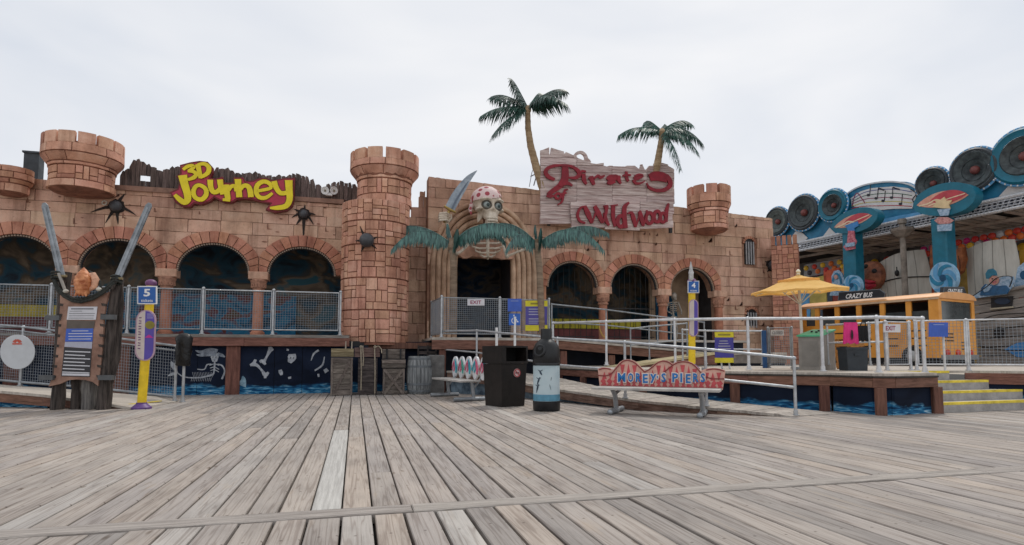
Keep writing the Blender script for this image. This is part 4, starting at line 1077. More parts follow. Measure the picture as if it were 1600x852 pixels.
# bandana: the crown of the skull, a little larger, with a tilted hem and a knot
inb = lambda v: v.z > 0.155 + 0.20 * v.x - 0.42 * max(0, v.y + 0.05) - (0.05 * cos(v.x * 5))
mb = MB(); n_u, n_v = 56, 28; bvs = []; bfs = []
for j_ in range(n_v + 1):
    ph = pi / 2 * (1 - 1.45 * j_ / n_v)
    for i_ in range(n_u):
        a = 2 * pi * i_ / n_u; k_ = 1.045 + 0.008 * sin(9 * a + 3 * j_ / n_v); bvs.append(V((0.455 * k_ * cos(ph) * cos(a), 0.06 + 0.50 * k_ * cos(ph) * sin(a), 0.16 + 0.43 * k_ * sin(ph))))
for j_ in range(n_v):
    for i_ in range(n_u):
        q = (j_ * n_u + i_, (j_ + 1) * n_u + i_, (j_ + 1) * n_u + (i_ + 1) % n_u, j_ * n_u + (i_ + 1) % n_u)
        if all(inb(bvs[k]) for k in q): bfs.append(q)
mb.add([cs + rotk @ v for v in bvs], bfs)
bm_ = bpy.data.materials.new('polka_bandana'); bm_.use_nodes = True; n, l = nodes_of(bm_); b = n['Principled BSDF']; b.inputs['Roughness'].default_value = 0.6
g_ = n.new('ShaderNodeNewGeometry'); vo = n.new('ShaderNodeTexVoronoi'); vo.inputs['Scale'].default_value = 5.2; vo.inputs['Randomness'].default_value = 0.55; l(g_.outputs['Position'], vo.inputs['Vector'])
rr_ = n.new('ShaderNodeValToRGB'); rr_.color_ramp.elements[0].position = 0.36; rr_.color_ramp.elements[0].color = (0.36, 0.05, 0.07, 1); rr_.color_ramp.elements[1].position = 0.41; rr_.color_ramp.elements[1].color = (0.72, 0.55, 0.53, 1)
l(vo.outputs['Distance'], rr_.inputs['Fac']); l(rr_.outputs['Color'], b.inputs['Base Color'])
bd_o = mb.build('bandana', bm_, sk, smooth=True, ang=80)
mb = MB(); c = cs + rotk @ V((-0.47, 0.12, -0.02)); mb.ball(c, 0.09, 10, 8, (0.8, 0.9, 1)); mb.tube([c, c + V((-0.05, -0.05, -0.14)), c + V((-0.02, -0.08, -0.30))], [0.05, 0.06, 0.02], 7); mb.build('knot', bm_, bd_o, smooth=True)
for sx in (-1, 1):
    c = cs + rotk @ V((0.185 * sx, -0.315, -0.065)); mb = MB(); mb.ball(c, 0.118, 16, 12); ey = mb.build('eyeball', M('eye_grey', (0.30, 0.34, 0.33), 0.3, 0.15, 8), sk, smooth=True)
    mb = MB(); d_ = rotk @ V((0.15, -1, -0.1)); d_.normalize(); X = d_.cross(V((0, 0, 1))).normalized(); Y = d_.cross(X); mb.lathe([(0.06, 0.10), (0.04, 0.113), (0.001, 0.12)], c, 14, (X, Y, d_)); mb.build('pupil', M('pupil_dark', (0.03, 0.05, 0.05), 0.2), ey, smooth=True)
    mb = MB(); ring = [cs + rotk @ V((0.185 * sx + 0.145 * cos(2 * pi * k / 20), -0.385 + 0.05 * (sx * cos(2 * pi * k / 20) > 0) * cos(2 * pi * k / 20) ** 2, -0.065 + 0.125 * sin(2 * pi * k / 20))) for k in range(20)]
    mb.tube(ring, 0.03, 8, closed=True); mb.build('eye_socket', M('socket_brown', (0.09, 0.075, 0.06), 0.7, 0.3, 8), ey, smooth=True)
mb = MB()
for k in range(9):
    a = radians(-52 + 13 * k)
    for z in (-0.535, -0.455): mb.ball(cs + rotk @ V((0.19 * sin(a), -0.27 - 0.185 * cos(a), z)), 0.036, 8, 6, (0.75, 0.7, 1.2))
mb.build('teeth', BONE, sk, smooth=True)
# rib cage, arms, the hand on the hilt
def bone(pts, rs, name='bone'):
    mb = MB(); mb.tube(pts, rs, 8)
    for p, r_ in ((pts[0], rs[0]), (pts[-1], rs[-1])): mb.ball(V(p), r_ * 1.35, 8, 6)
    mb.build(name, BONE, sk, smooth=True)
yb = 17.85
bone([aY(762, 362, yb), aY(762, 380, yb - 0.05), aY(762, 397, yb - 0.06), aY(762, 404, yb)], [0.05, 0.055, 0.055, 0.03], 'breastbone')
for k, py in enumerate((368, 376, 384, 391, 397)):
    wdt = (26, 28, 26, 20, 12)[k]
    for s_ in (-1, 1):
        bone([aY(762, py + 4, yb - 0.05), aY(762 + s_ * wdt * 0.5, py + 4.5, yb - 0.07), aY(762 + s_ * wdt * 0.92, py + 1.5, yb - 0.01), aY(762 + s_ * wdt, py - 4, yb + 0.15)], [0.03, 0.034, 0.03, 0.02], 'rib_bone')
bone([aY(741, 372, yb), aY(722, 392, yb - 0.25), aY(712, 398, yb - 0.4)], [0.05, 0.045, 0.05], 'arm_bone')
bone([aY(712, 398, yb - 0.4), aY(704, 372, yb - 0.6), aY(698, 350, yb - 0.7)], [0.05, 0.04, 0.045], 'arm_bone')
bone([aY(783, 372, yb), aY(788, 390, yb - 0.2), aY(792, 401, yb - 0.3)], [0.05, 0.04, 0.05], 'arm_bone')
bone([aY(792, 401, yb - 0.3), aY(806, 395, yb - 0.4), aY(822, 389, yb - 0.5)], [0.045, 0.035, 0.04], 'arm_bone')
hc = aY(696, 342, yb - 0.72)
mb = MB(); mb.ball(hc, 0.11, 10, 8, (0.8, 0.7, 1.1))
hd = mb.build('hand', BONE, sk, smooth=True)
for k in range(5):
    z = 0.13 - 0.065 * k; mb = MB(); rl_ = 0.19 - 0.012 * abs(k - 1.5)
    if k < 4: mb.tube([hc + V((0.10, -0.02, z)), hc + V((0.0, -0.14, z + 0.01)), hc + V((-rl_, -0.10, z - 0.01)), hc + V((-rl_ - 0.02, 0.03, z - 0.03))], [0.034, 0.038, 0.036, 0.024], 7)
    else: mb.tube([hc + V((0.08, -0.02, -0.1)), hc + V((0.16, -0.12, 0.0)), hc + V((0.14, -0.16, 0.1))], [0.036, 0.034, 0.022], 7)
    mb.build('finger', BONE, hd, smooth=True)
# scimitar in the fist
STEEL = M('painted_blade_steel', (0.22, 0.27, 0.33), 0.4, 0.2, 4, metal=0.3, col2=(0.38, 0.43, 0.48))
t = thing('sword', 'curved scimitar raised in the skeleton fist above the gate', 'sword', hc)
ys = yb - 0.74
blade = [(703, 326), (712, 309), (722, 293), (733, 278), (745.5, 266.5)]; bw_ = [15.5, 16, 14, 9, 0.6]
mb = MB(); stroke(mb, lambda x, y: (x, y), 1, blade, bw_, ys, 0.05); mb.build('blade', STEEL, t)
mb = MB(); stroke(mb, lambda x, y: (x, y), 1, [(706, 327), (713, 313), (722, 298), (732, 283)], [3, 3, 3, 1], ys - 0.01, 0.02); mb.build('fuller', M('blade_dark_strip', (0.12, 0.15, 0.2), 0.4), t)  # darker strip laid along the blade
mb = MB(); mb.tube([aY(694, 348, ys + 0.02), aY(703, 327, ys + 0.02)], 0.05, 8); mb.build('grip', M('brass', (0.35, 0.24, 0.08), 0.4, 0.2, 6, metal=0.7), t, smooth=True)
mb = MB(); mb.tube([aY(694, 322, ys), aY(703, 328, ys - 0.02), aY(712, 332, ys)], [0.03, 0.05, 0.03], 8); mb.build('guard', MATS['brass'], t, smooth=True)

# ------------------------------------------------------------------ palms
FROND = M('dark_palm_green', (0.010, 0.048, 0.035), 0.5, 0.4, 5, col2=(0.024, 0.095, 0.07), orand=0.25)
FRONDT = M('teal_palm_plastic', (0.008, 0.052, 0.052), 0.4, 0.45, 3, hi=0.74, stretch=(9, 9, 1.2), col2=(0.12, 0.29, 0.26), orand=0.2, spec=0.6)  # the paler streaks paint the frond highlights into the leaf colour
TRUNK = M('palm_trunk', (0.33, 0.22, 0.12), 0.85, 0.25, 2, 0.6, 12, col2=(0.46, 0.34, 0.21), stretch=(1, 1, 5))
TRUNKD = M('grey_palm_trunk', (0.24, 0.17, 0.115), 0.85, 0.25, 2, 0.6, 12, col2=(0.33, 0.25, 0.18), stretch=(1, 1, 5))
def frond(parent, mat, base, tip, rise, llen, n, seed, hang=0.5, wleaf=0.03, pend=0.0, midw=0.02):
    """a feather leaf: an arched rib with many thin leaflets on both sides"""
    r = random.Random(seed); base, tip = V(base), V(tip); mb = MB()
    pt = lambda s: base.lerp(tip, s) + V((0, 0, rise * 4 * s * (1 - s))) + V((0, 0, -pend * max(0, s - 0.6) ** 2 * 4))
    pts = [pt(k / 12) for k in range(13)]
    mb.tube(pts, [midw * (1 - 0.75 * k / 12) for k in range(13)], 5)
    for k in range(n):
        s = 0.06 + 0.94 * (k + r.random() * 0.6) / n
        p = pt(min(1, s)); d = (pt(min(1, s + 0.02)) - pt(max(0, s - 0.02))).normalized()
        side = d.cross(V((0, 0, 1)))
        side = side.normalized() if side.length > 0.05 else V((1, 0, 0))
        prof = min(1, s * 3.2 + 0.35) * (1 - 0.55 * max(0, s - 0.6) / 0.4)
        for sg_ in (-1, 1):
            L_ = llen * prof * r.uniform(0.78, 1.15)
            dirv = (side * sg_ * (1 - hang) * r.uniform(0.7, 1.2) + d * r.uniform(0.25, 0.6) * (1 - 0.5 * hang) + V((0, 0, -1)) * hang * r.uniform(0.8, 1.25)).normalized()
            dr2 = (dirv + V((0, 0, -0.45)) + V((r.uniform(-.1, .1), r.uniform(-.1, .1), 0))).normalized()
            a = p + V((0, 0, 0.005)); m_ = a + dirv * L_ * 0.55; e = m_ + dr2 * L_ * 0.45
            wv = d * (wleaf * r.uniform(0.7, 1.2))
            mb.add([a - wv * 0.5, a + wv * 0.5, m_ + wv * 0.5, m_ - wv * 0.5, e], [(0, 1, 2, 3), (3, 2, 4)])
    return mb.build('frond', mat, parent)
def palm(label, trunk_px, d, rads, crown_px, tips, llen, n, seed, mat, tmat, hang, wleaf, lname='palm_tree', dys=None, pend=0.15):
    pts = [aD(px, py, dd) for (px, py), dd in zip(trunk_px, d)]
    t = thing(lname, label, 'palm tree', pts[0]); mb = MB()
    P = []; R_ = []
    n_ = len(pts)
    for i in range(n_ - 1):
        for q in range(6):
            s = q / 6; P.append(pts[i].lerp(pts[i + 1], s)); R_.append((rads[i] * (1 - s) + rads[i + 1] * s) * (1.0 if q % 2 else 1.07))
    P.append(pts[-1]); R_.append(rads[-1])
    mb.tube(P, R_, 12); mb.build('trunk', tmat, t, smooth=True, ang=80)
    c = aD(*crown_px, d[-1])
    mb = MB(); mb.ball(c + V((0, 0, -0.05)), rads[-1] * 1.3, 10, 8, (1, 1, 1.3)); mb.build('crown_heart', tmat, t, smooth=True)
    for k, (px, py, rise, dd) in enumerate(tips):
        frond(t, mat, c, aD(px, py, d[-1] + dd), rise, llen, n, seed + k, hang, wleaf, pend)
    return t
palm('tall curved palm leaning behind the left end of the plank sign', [(850, 300), (838, 262), (829, 228), (825, 200), (824.5, 172)], [19.2] * 5, [0.13, 0.125, 0.11, 0.095, 0.085], (825, 169),
     [(799, 119, 0.02, 0.1), (767, 147, 0.13, 0.5), (750, 178, 0.12, -0.3), (768, 209, 0.10, -0.7), (844, 141, 0.02, 0.6), (885, 137, 0.16, 0.3), (887, 160, 0.20, -0.6), (872, 152, 0.2, -0.9)], 0.62, 64, 100, FROND, TRUNK, 0.5, 0.032)
palm('short palm standing behind the right end of the plank sign', [(1022, 280), (1028, 252), (1032, 228), (1034.5, 210)], [20.2] * 4, [0.125, 0.115, 0.10, 0.09], (1034.5, 205),
     [(966, 208, 0.16, 0.0), (1010, 185, 0.02, 0.5), (1040, 192, 0.05, 0.7), (1081, 190, 0.16, 0.4), (1099, 222, 0.26, -0.3), (1092, 236, 0.24, -0.7), (1064, 262, 0.22, -0.9), (1050, 205, 0.1, 0.2)], 0.56, 60, 200, FROND, TRUNK, 0.55, 0.034)
palm('teal artificial palm left of the gate, fronds drooping like a fringe', [(707, 521), (708, 470), (709, 420), (706, 372)], [16.9] * 4, [0.11, 0.10, 0.095, 0.09], (706, 382),
     [(594, 368, 0.40, 0.5), (611, 384, 0.40, -0.6), (790, 372, 0.45, 0.5), (833, 384, 0.62, -0.5), (699, 344, 0.04, 0.1), (716, 352, 0.03, -0.2)], 0.46, 74, 300, FRONDT, TRUNKD, 0.94, 0.042, pend=0.2)
palm('teal artificial palm right of the gate in front of the first arch', [(846, 521), (845, 470), (843, 420), (838, 374)], [16.9] * 4, [0.10, 0.095, 0.09, 0.085], (840, 382),
     [(742, 370, 0.50, 0.3), (951, 358, 0.27, 0.5), (945, 386, 0.46, -0.5), (836, 346, 0.04, 0.0), (846, 350, 0.03, -0.2), (790, 384, 0.3, -0.7)], 0.44, 74, 400, FRONDT, TRUNKD, 0.94, 0.042, pend=0.2)
# ------------------------------------------------------------------ helpers for planes, fences and rails
def plane_at(O, N):
    O, N = V(O), V(N).normalized()
    def f(px, py):
        r = ray(px, py); return CAM + r * ((O - CAM).dot(N) / r.dot(N))
    f.O, f.N = O, (N if N.dot(CAM - O) > 0 else -N)
    return f
def gstroke(mb, f, pts, ws, lift, th=0.01, closed=False, dens=3):
    """stroke in photograph pixels on any plane f, lifted towards the viewer by `lift`, th thick"""
    n = len(pts)
    if not isinstance(ws, (list, tuple)): ws = [ws] * n
    P, W = [], []
    for i in range(n if closed else n - 1):
        g = lambda j: pts[j % n] if closed else pts[max(0, min(n - 1, j))]
        p0, p1, p2, p3 = g(i - 1), g(i), g(i + 1), g(i + 2)
        for q in range(dens):
            t = q / dens
            h = lambda a, b, c, d: 0.5 * (2 * b + (c - a) * t + (2 * a - 5 * b + 4 * c - d) * t * t + (3 * b - a - 3 * c + d) * t ** 3)
            P.append((h(p0[0], p1[0], p2[0], p3[0]), h(p0[1], p1[1], p2[1], p3[1]))); W.append(ws[i % n] * (1 - t) + ws[(i + 1) % n] * t)
    if not closed: P.append(pts[-1]); W.append(ws[-1])
    w3 = [f(*p) + f.N * lift for p in P]; k = (w3[0] - CAM).dot(CF) / FPX
    mb.ribbon(w3, [a * k for a in W], f.N, -f.N * th, closed)
def gpoly(mb, f, pts, lift, th): mb.prism([f(*p) + f.N * lift for p in pts], -f.N * th)
def ell(cx, cy, rx, ry, n=16): return [(cx + rx * cos(2 * pi * k / n), cy + ry * sin(2 * pi * k / n)) for k in range(n)]

def wire_panel(parent, a, b, up, sp=0.062, r=0.0029):
    """woven wire between bottom corners a, b and height vector up"""
    a, b, up = V(a), V(b), V(up); mb = MB(); L_ = (b - a).length; H_ = up.length
    nv, nh = max(2, int(L_ / sp)), max(2, int(H_ / sp))
    for k in range(1, nv):
        p = a.lerp(b, k / nv); mb.beam(p, p + up, 2 * r, 2 * r, up=(b - a))
    n = (b - a).cross(up).normalized() * (2.2 * r)
    for k in range(1, nh):
        p = up * (k / nh); mb.beam(a + p + n, b + p + n, 2 * r, 2 * r)
    return mb.build('wire_mesh', WIRE, parent, kind='stuff')
def pipe(parent, pts, r, name='rail', mat=None, n=8):
    mb = MB(); mb.tube(pts, r, n); return mb.build(name, mat or GALV, parent, smooth=True, ang=60)
def joint(mb, p, r): mb.ball(p, r, 8, 6)
def post(parent, foot, top, r=0.025, flange=True, mat=None):
    mb = MB(); mb.tube([foot, top], r, 8)
    if flange: mb.cyl(V(foot), V(foot) + V((0, 0, 0.02)), r * 2.2, 10); mb.cyl(V(foot) + V((0, 0, 0.02)), V(foot) + V((0, 0, 0.09)), r * 1.4, 10)
    mb.ball(V(top), r * 1.45, 8, 6)
    return mb.build('post', mat or GALV, parent, smooth=True, ang=60)
def board_text(parent, f, rows, mat, lift=0.006, name='lettering'):
    pass

# ------------------------------------------------------------------ left deck with its painted panels
YD = 16.7
dk = thing('wooden_deck', 'raised timber deck under the four pink arches, fronted by navy painted panels', 'deck', (-5.5, YD, 0))
mb = MB(); mb.cbox((-12.5, YD - 0.06, 1.475), (12.33, 0, 0), (0, 0.9, 0), (0, 0, 0.075), 0.01); mb.build('deck_edge', M('grey_deck_edge', (0.22, 0.20, 0.18), 0.85, 0.3, 3, 0.4, 10, stretch=(1, 6, 6)), dk)
for a, b in ((-12.5, -7.6), (-7.595, -2.8), (-2.795, -0.16)):
    mb = MB(); mb.cbox((a, YD, 1.25), (b - a, 0, 0), (0, 0, 0.222), (0, -0.06, 0), 0.008); mb.build('fascia_beam', BEAM, dk)
PANEL = mural_material('night_sea_mural', (0.006, 0.010, 0.022), [(0.010, 0.016, 0.036), (0.014, 0.022, 0.045)], wave=0.27)
xs = [-12.5, -11.2, -10.0, -8.75, -7.5, -6.3, -5.1, -3.9, -2.98, -2.06, -1.36, -0.55, 0.35]
for a, b in zip(xs[:-1], xs[1:]):
    mb = MB(); mb.box(a + 0.006, b - 0.006, YD + 0.08, YD + 0.12, -0.04, 1.25); mb.build('mural_panel', PANEL, dk)
mb = MB(); mb.box(-12.5, 0.35, YD + 0.13, YD + 0.17, -0.04, 1.4); mb.build('panel_backing', BLACK, dk)  # added dark sheet, stops light showing through the panel gaps
for x in (-7.9, -5.6, -3.06, -11.0):
    mb = MB(); mb.cbox((x - 0.17, YD + 0.08, -0.05), (0.34, 0, 0), (0, 0, 1.3), (0, -0.07, 0), 0.01); mb.build('post', POSTW, dk)
mb = MB(); mb.box(-0.4, 2.3, 17.3, 17.4, -0.05, 1.40); mb.build('back_panel', PANEL, dk)
mb = MB(); mb.box(-0.16, 2.1, 16.95, 17.25, 1.2, 1.37); mb.build('tower_beam', POSTW, dk)
fm = plane_at((0, YD + 0.08, 0), (0, -1, 0)); Z8 = lambda x, y: (300 + x / 7.273, 530 + y / 7.273)
PAINT = M('chalky_mural_white', (0.36, 0.39, 0.45), 0.7, 0.3, 9, col2=(0.50, 0.53, 0.57))
PAINTD = M('mural_hair_grey', (0.17, 0.20, 0.26), 0.7, 0.4, 9, col2=(0.33, 0.37, 0.43))
def paint_each(name, sts, mat=PAINT, base=0.003):
    for q, s_ in enumerate(sts): paint(name, [s_], mat, base + 0.0006 * q)
def paint(name, sts, mat=PAINT, base=0.003):
    mb = MB()
    for q, s_ in enumerate(sts):
        gstroke(mb, fm, [Z8(*p) for p in s_[0]], [a / 7.273 for a in (s_[1] if isinstance(s_[1], list) else [s_[1]] * len(s_[0]))], base + 0.0006 * q, 0.002, len(s_) > 2)
    return mb.build(name, mat, dk)
paint('painted_hair', [([(285, 150), (200, 130), (110, 150), (40, 130)], [70, 60, 40, 8]), ([(270, 165), (180, 175), (90, 185), (50, 175)], [50, 40, 26, 6]), ([(290, 170), (340, 185), (375, 205)], [40, 36, 10])], PAINTD)
paint('painted_mermaid', [([(258, 160), (258, 205), (258, 258)], [78, 82, 44]), ([(258, 255), (255, 330), (245, 400)], [16, 18, 14]), ([(200, 300), (255, 282), (310, 300)], [8, 10, 8]), ([(205, 330), (255, 318), (308, 345)], [8, 10, 8]), ([(210, 360), (255, 348), (305, 375)], [8, 10, 8]),
      ([(220, 285), (170, 292), (140, 345), (60, 342)], [12, 14, 12, 10]), ([(290, 285), (340, 300), (372, 365), (340, 455)], [12, 16, 16, 20]), ([(245, 400), (160, 425), (60, 440), (-90, 430), (-170, 380)], [22, 18, 14, 12, 10])] + [([(x, 425 + 4 * (x % 3)), (x - 14, 375)], [4, 3]) for x in range(20, 240, 18)] + [([(x, 440), (x - 8, 480)], [4, 3]) for x in range(0, 240, 20)] + [([(-160, 385), (-215, 300), (-235, 250)], [10, 50, 8]), ([(-160, 385), (-230, 400), (-270, 420)], [10, 34, 6])])
paint_each('painted_eye', [([(236, 204), (244, 206)], [16, 16]), ([(270, 204), (278, 206)], [16, 16]), ([(252, 240), (262, 240)], [8, 8]), ([(1118, 212), (1126, 214)], [20, 20]), ([(1152, 212), (1160, 214)], [20, 20])], M('mural_black', (0.008, 0.01, 0.016), 0.7), 0.016)
paint('painted_bone', [([(690, 288), (735, 295), (780, 340), (830, 400)], [44, 34, 22, 34]), ([(660, 298), (700, 278), (722, 232)], [26, 40, 26]), ([(800, 372), (835, 408), (870, 376)], [18, 52, 20]), ([(832, 400), (832, 445)], [40, 24])])
paint('painted_bone', [([(888, 125), (852, 195), (815, 262)], [46, 22, 36]), ([(868, 100), (895, 108), (920, 130)], [22, 44, 24]), ([(770, 262), (800, 250), (835, 290)], [26, 44, 24])])
paint('painted_skull', [([(1138, 170), (1136, 210), (1108, 268)], [74, 94, 40])])
paint_each('painted_splash', [([(1075, 118), (1100, 125)], [24, 20]), ([(1000, 350), (1010, 380), (1020, 410)], [36, 44, 22]), ([(1108, 428), (1112, 452)], [36, 30]), ([(1510, 340), (1535, 375)], [40, 50]), ([(1435, 395), (1440, 430)], [24, 20]), ([(1440, 125), (1382, 170), (1354, 245)], [22, 20, 6]), ([(1505, 200), (1482, 295), (1395, 358)], [8, 20, 18])])
paint('painted_wave_crest', [([(575, 420), (585, 470), (560, 530)], [14, 56, 110]), ([(400, 520), (430, 545), (470, 560)], [20, 30, 16])], M('mural_foam', (0.16, 0.32, 0.45), 0.7, 0.4, 8, col2=(0.32, 0.48, 0.58)))

# upper left mesh railing
fn = thing('mesh_railing', 'galvanised wire mesh railing along the raised deck under the four pink arches', 'railing', (-5.5, YD, 1.55))
pp = [-95, 79, 200, 317, 427, 532]
X = [aY(p, 480, YD - 0.01).x for p in pp]; ZT, ZB = 2.70, 1.68
for k, x in enumerate(X):
    post(fn, (x, YD - 0.01, 1.55), (x, YD - 0.01, ZT + 0.03), 0.030)
for k in range(5):
    a, b = X[k] + 0.05, X[k + 1] - 0.05
    mb = MB(); mb.tube([(a, YD - 0.01, ZB), (b, YD - 0.01, ZB), (b, YD - 0.01, ZT), (a, YD - 0.01, ZT)], 0.022, 8, closed=True); fr_ = mb.build('panel_frame', GALV if k > 2 else GALVD, fn, smooth=True, ang=60)
    wire_panel(fr_, (a, YD - 0.01, ZB), (b, YD - 0.01, ZB), (0, 0, ZT - ZB))

# ------------------------------------------------------------------ left ramp and its sloping mesh railing
rm = thing('ramp', 'grey timber ramp rising to the left behind the pirate notice board', 'ramp', fl(100, 11.6, 0))
secs = [(218, 11.28, 282, 12.95, 0.012), (167, 11.2, 250, 12.98, 0.12), (73, 11.35, 110, 13.2, 0.264), (0, 11.56, 20, 13.5, 0.33), (-140, 12.0, -110, 14.1, 0.50)]
for k in range(len(secs) - 1):
    a, b = secs[k], secs[k + 1]
    mb = MB(); n = 5
    F0, F1, B0, B1 = fl(a[0], a[1], a[4]), fl(b[0], b[1], b[4]), fl(a[2], a[3], a[4]), fl(b[2], b[3], b[4])
    mb.add([F0, F1, B1, B0, F0 - V((0, 0, .05)), F1 - V((0, 0, .05)), B1 - V((0, 0, .05)), B0 - V((0, 0, .05))], [(0, 1, 2, 3), (7, 6, 5, 4), (0, 4, 5, 1), (1, 5, 6, 2), (2, 6, 7, 3), (3, 7, 4, 0)])
    mb.build('ramp_deck', DECKW, rm)
    mb = MB(); off = (CAM - F0); off.z = 0; off = off.normalized() * -0.03
    q = [F0 + off, F1 + off, F1 + off - V((0, 0, min(b[4], 0.2))), F0 + off - V((0, 0, min(a[4], 0.2)))]
    q = [p - V((0, 0, 0.051)) if i < 2 else p - V((0, 0, 0.02)) for i, p in enumerate(q)]
    mb.prism(q, off); mb.build('side_beam', BEAM if k else POSTW, rm)
mb = MB(); f0, f1 = fl(-140, 12.2, 0), fl(80, 11.5, 0); mb.prism([f0, f1, f1 + V((0, 0, 0.15)), f0 + V((0, 0, 0.25))], (0, 0.04, 0)); mb.build('mural_panel', PANEL, rm)
mb = MB(); a, b = fl(203, 11.5, 0.068), fl(252, 12.35, 0.068); mb.frame_box(a + V((0, 0, -0.01)), b - a, (0.06, 0.02, 0), (0, 0, 0.014)); mb.build('yellow_line', YELN, rm)
fn = thing('mesh_railing', 'sloping wire mesh railing beside the left ramp, partly behind the notice board', 'railing', fl(150, 13, 0))
rp_ = [(-110, 14.1, 1.86, 0.50), (36, 13.4, 1.65, 0.32), (160, 13.15, 1.43, 0.19), (277, 12.92, 1.21, 0.02)]
tops = [fl(p, d, zt) for p, d, zt, zb_ in rp_]; feet = [fl(p, d, zb_) for p, d, zt, zb_ in rp_]
for f_, t_ in zip(feet, tops): post(fn, f_, t_, 0.028)
pipe(fn, tops, 0.026, mat=GALVD)
pipe(fn, [t_ - V((0, 0, 0.10)) for t_ in tops], 0.018, mat=GALVD)
for k in range(3):
    a, b = feet[k] + V((0, 0, 0.09)), feet[k + 1] + V((0, 0, 0.09)); ta, tb = tops[k] - V((0, 0, 0.10)), tops[k + 1] - V((0, 0, 0.10))
    pipe(fn, [a, b], 0.03, 'bottom_rail', GALVD); wire_panel(fn, a, b, ta - a)
# round white sign on that railing
fr_ = plane_at(fl(27, 13.2, 1.1), V((0, 0, 0)) - V((CF.x, CF.y, 0)))
t = thing('round_sign', 'round white sign with a small red fan emblem on the left mesh railing', 'sign', fr_(27, 578))
mb = MB(); gpoly(mb, fr_, ell(27, 550, 27, 27, 32), 0.0, 0.02); mb.build('disc', M('sign_greyish_white', (0.52, 0.545, 0.575), 0.5, 0.05, 6), t)
mb = MB()
for k in range(7):
    a = radians(200 + 140 * k / 6); gstroke(mb, fr_, [(27 + 2 * cos(a), 536 + 2 * sin(a)), (27 + 7.5 * cos(a), 536 + 6 * sin(a))], 1.8, 0.003 + 0.0004 * k, 0.002, dens=1)
gstroke(mb, fr_, [(19.5, 537.5), (34.5, 537.5)], 2.2, 0.007, 0.002, dens=1); mb.build('emblem', M('emblem_red', (0.55, 0.09, 0.05), 0.5), t)

# ------------------------------------------------------------------ pirate notice board on pilings
KD = 11.0
fk = plane_at(fl(122, KD, 1), V((-CF.x, -CF.y, 0)))
nb = thing('notice_board', 'pirate notice board of parchment with papers, lashed to dark pilings', 'notice board', fl(122, KD, 0))
PILE = M('dark_wet_piling', (0.035, 0.028, 0.025), 0.85, 0.4, 3, 0.8, 8, col2=(0.10, 0.08, 0.07), stretch=(8, 8, 0.8))
PILEL = M('grey_piling', (0.12, 0.11, 0.105), 0.85, 0.4, 3, 0.8, 8, col2=(0.22, 0.205, 0.19), stretch=(8, 8, 0.8))
def piling(b_, t_, y0, y1, w0, w1, mat, seed, off=0.0):
    r = random.Random(seed); a, c = fk(b_, y0) - fk.N * off, fk(t_, y1) - fk.N * off; a.z = 0.0 if y0 > 630 else a.z
    mb = MB(); n = 10; s = KD / FPX
    mb.tube([a.lerp(c, k / n) + V((r.uniform(-.008, .008), 0, 0)) for k in range(n + 1)], [(w0 + (w1 - w0) * k / n) * s / 2 * r.uniform(0.93, 1.06) for k in range(n + 1)], 10)
    mb.build('piling', mat, nb, smooth=True, ang=50)
piling(82, 95, 639.5, 424, 19, 17, PILE, 1, 0.12); piling(154, 178, 639.5, 432, 21, 18, PILE, 2, 0.12)
piling(106, 109, 639.5, 560, 14, 14, PILE, 3, 0.2); piling(128, 130, 639.5, 560, 23, 22, PILEL, 4, 0.2)
mb = MB(); gpoly(mb, fk, [(168, 455), (185, 438), (187, 470), (184, 520), (181, 560), (170, 600), (165, 560)], -0.1, 0.03); mb.build('bark_strip', PILE, nb)
PARCH = M('brown_parchment', (0.30, 0.165, 0.12), 0.8, 0.3, 2.5, 0.5, 8, col2=(0.42, 0.255, 0.19))
pl_ = [(95, 458), (104, 461), (114, 466), (124, 469), (136, 470), (150, 466), (162, 460), (171, 456), (166, 478), (163, 500), (161, 540), (158, 575), (154, 603), (146, 597), (134, 594), (122, 593), (108, 594), (95, 600), (77, 604), (85, 585), (89, 550), (92, 520), (95, 480)]
mb = MB(); gpoly(mb, fk, pl_, 0.02, 0.05); mb.build('parchment', PARCH, nb)
mb = MB(); q = 0
for py in range(476, 592, 16):
    for sx in (0, 1):
        xx = (94.5 - (py - 476) * 0.10) if sx == 0 else (165.5 - (py - 476) * 0.07)
        gpoly(mb, fk, [(xx - (2 if sx == 0 else 6), py - 2), (xx + (6 if sx == 0 else 2), py - 1), (xx + (5 if sx == 0 else 2), py + 3), (xx - 2 if sx == 0 else xx - 5, py + 2)], 0.026, 0.02)
mb.build('lacing', PILE, nb, kind='stuff')
def sheet(name, pts, mat, lift): mb = MB(); gpoly(mb, fk, pts, lift, 0.004); return mb.build(name, mat, nb)
PAPER = M('paper_white', (0.62, 0.62, 0.66), 0.6, 0.06, 8); PAPERG = M('paper_lavender', (0.42, 0.43, 0.52), 0.6, 0.06, 8); PDARK = M('paper_black', (0.035, 0.035, 0.04), 0.5, 0.1)
pw = sheet('paper', [(108.5, 479.5), (154, 479.5), (151.5, 500), (106, 500)], PAPER, 0.030); sheet('paper', [(106.5, 500.5), (150, 502), (148, 514), (105.5, 514)], M('paper_olive', (0.11, 0.09, 0.075), 0.5), 0.028)
pb = sheet('paper', [(105.5, 514), (147.5, 513.5), (146, 534), (103.5, 534)], ROYAL, 0.030); sheet('paper', [(103.5, 534.5), (146, 534.5), (145, 545), (102.5, 542)], PAPERG, 0.030)
pd = sheet('paper', [(102, 542.5), (145, 545.5), (142, 589), (97.5, 588)], PDARK, 0.028)
mb = MB()
for k in range(7): gstroke(mb, fk, [(103.5 - k * 0.7, 549 + k * 5.4), (143 - k * 0.25 - (8 if k % 2 else 0), 550.5 + k * 5.4)], 1.6, 0.031, 0.002, dens=1)
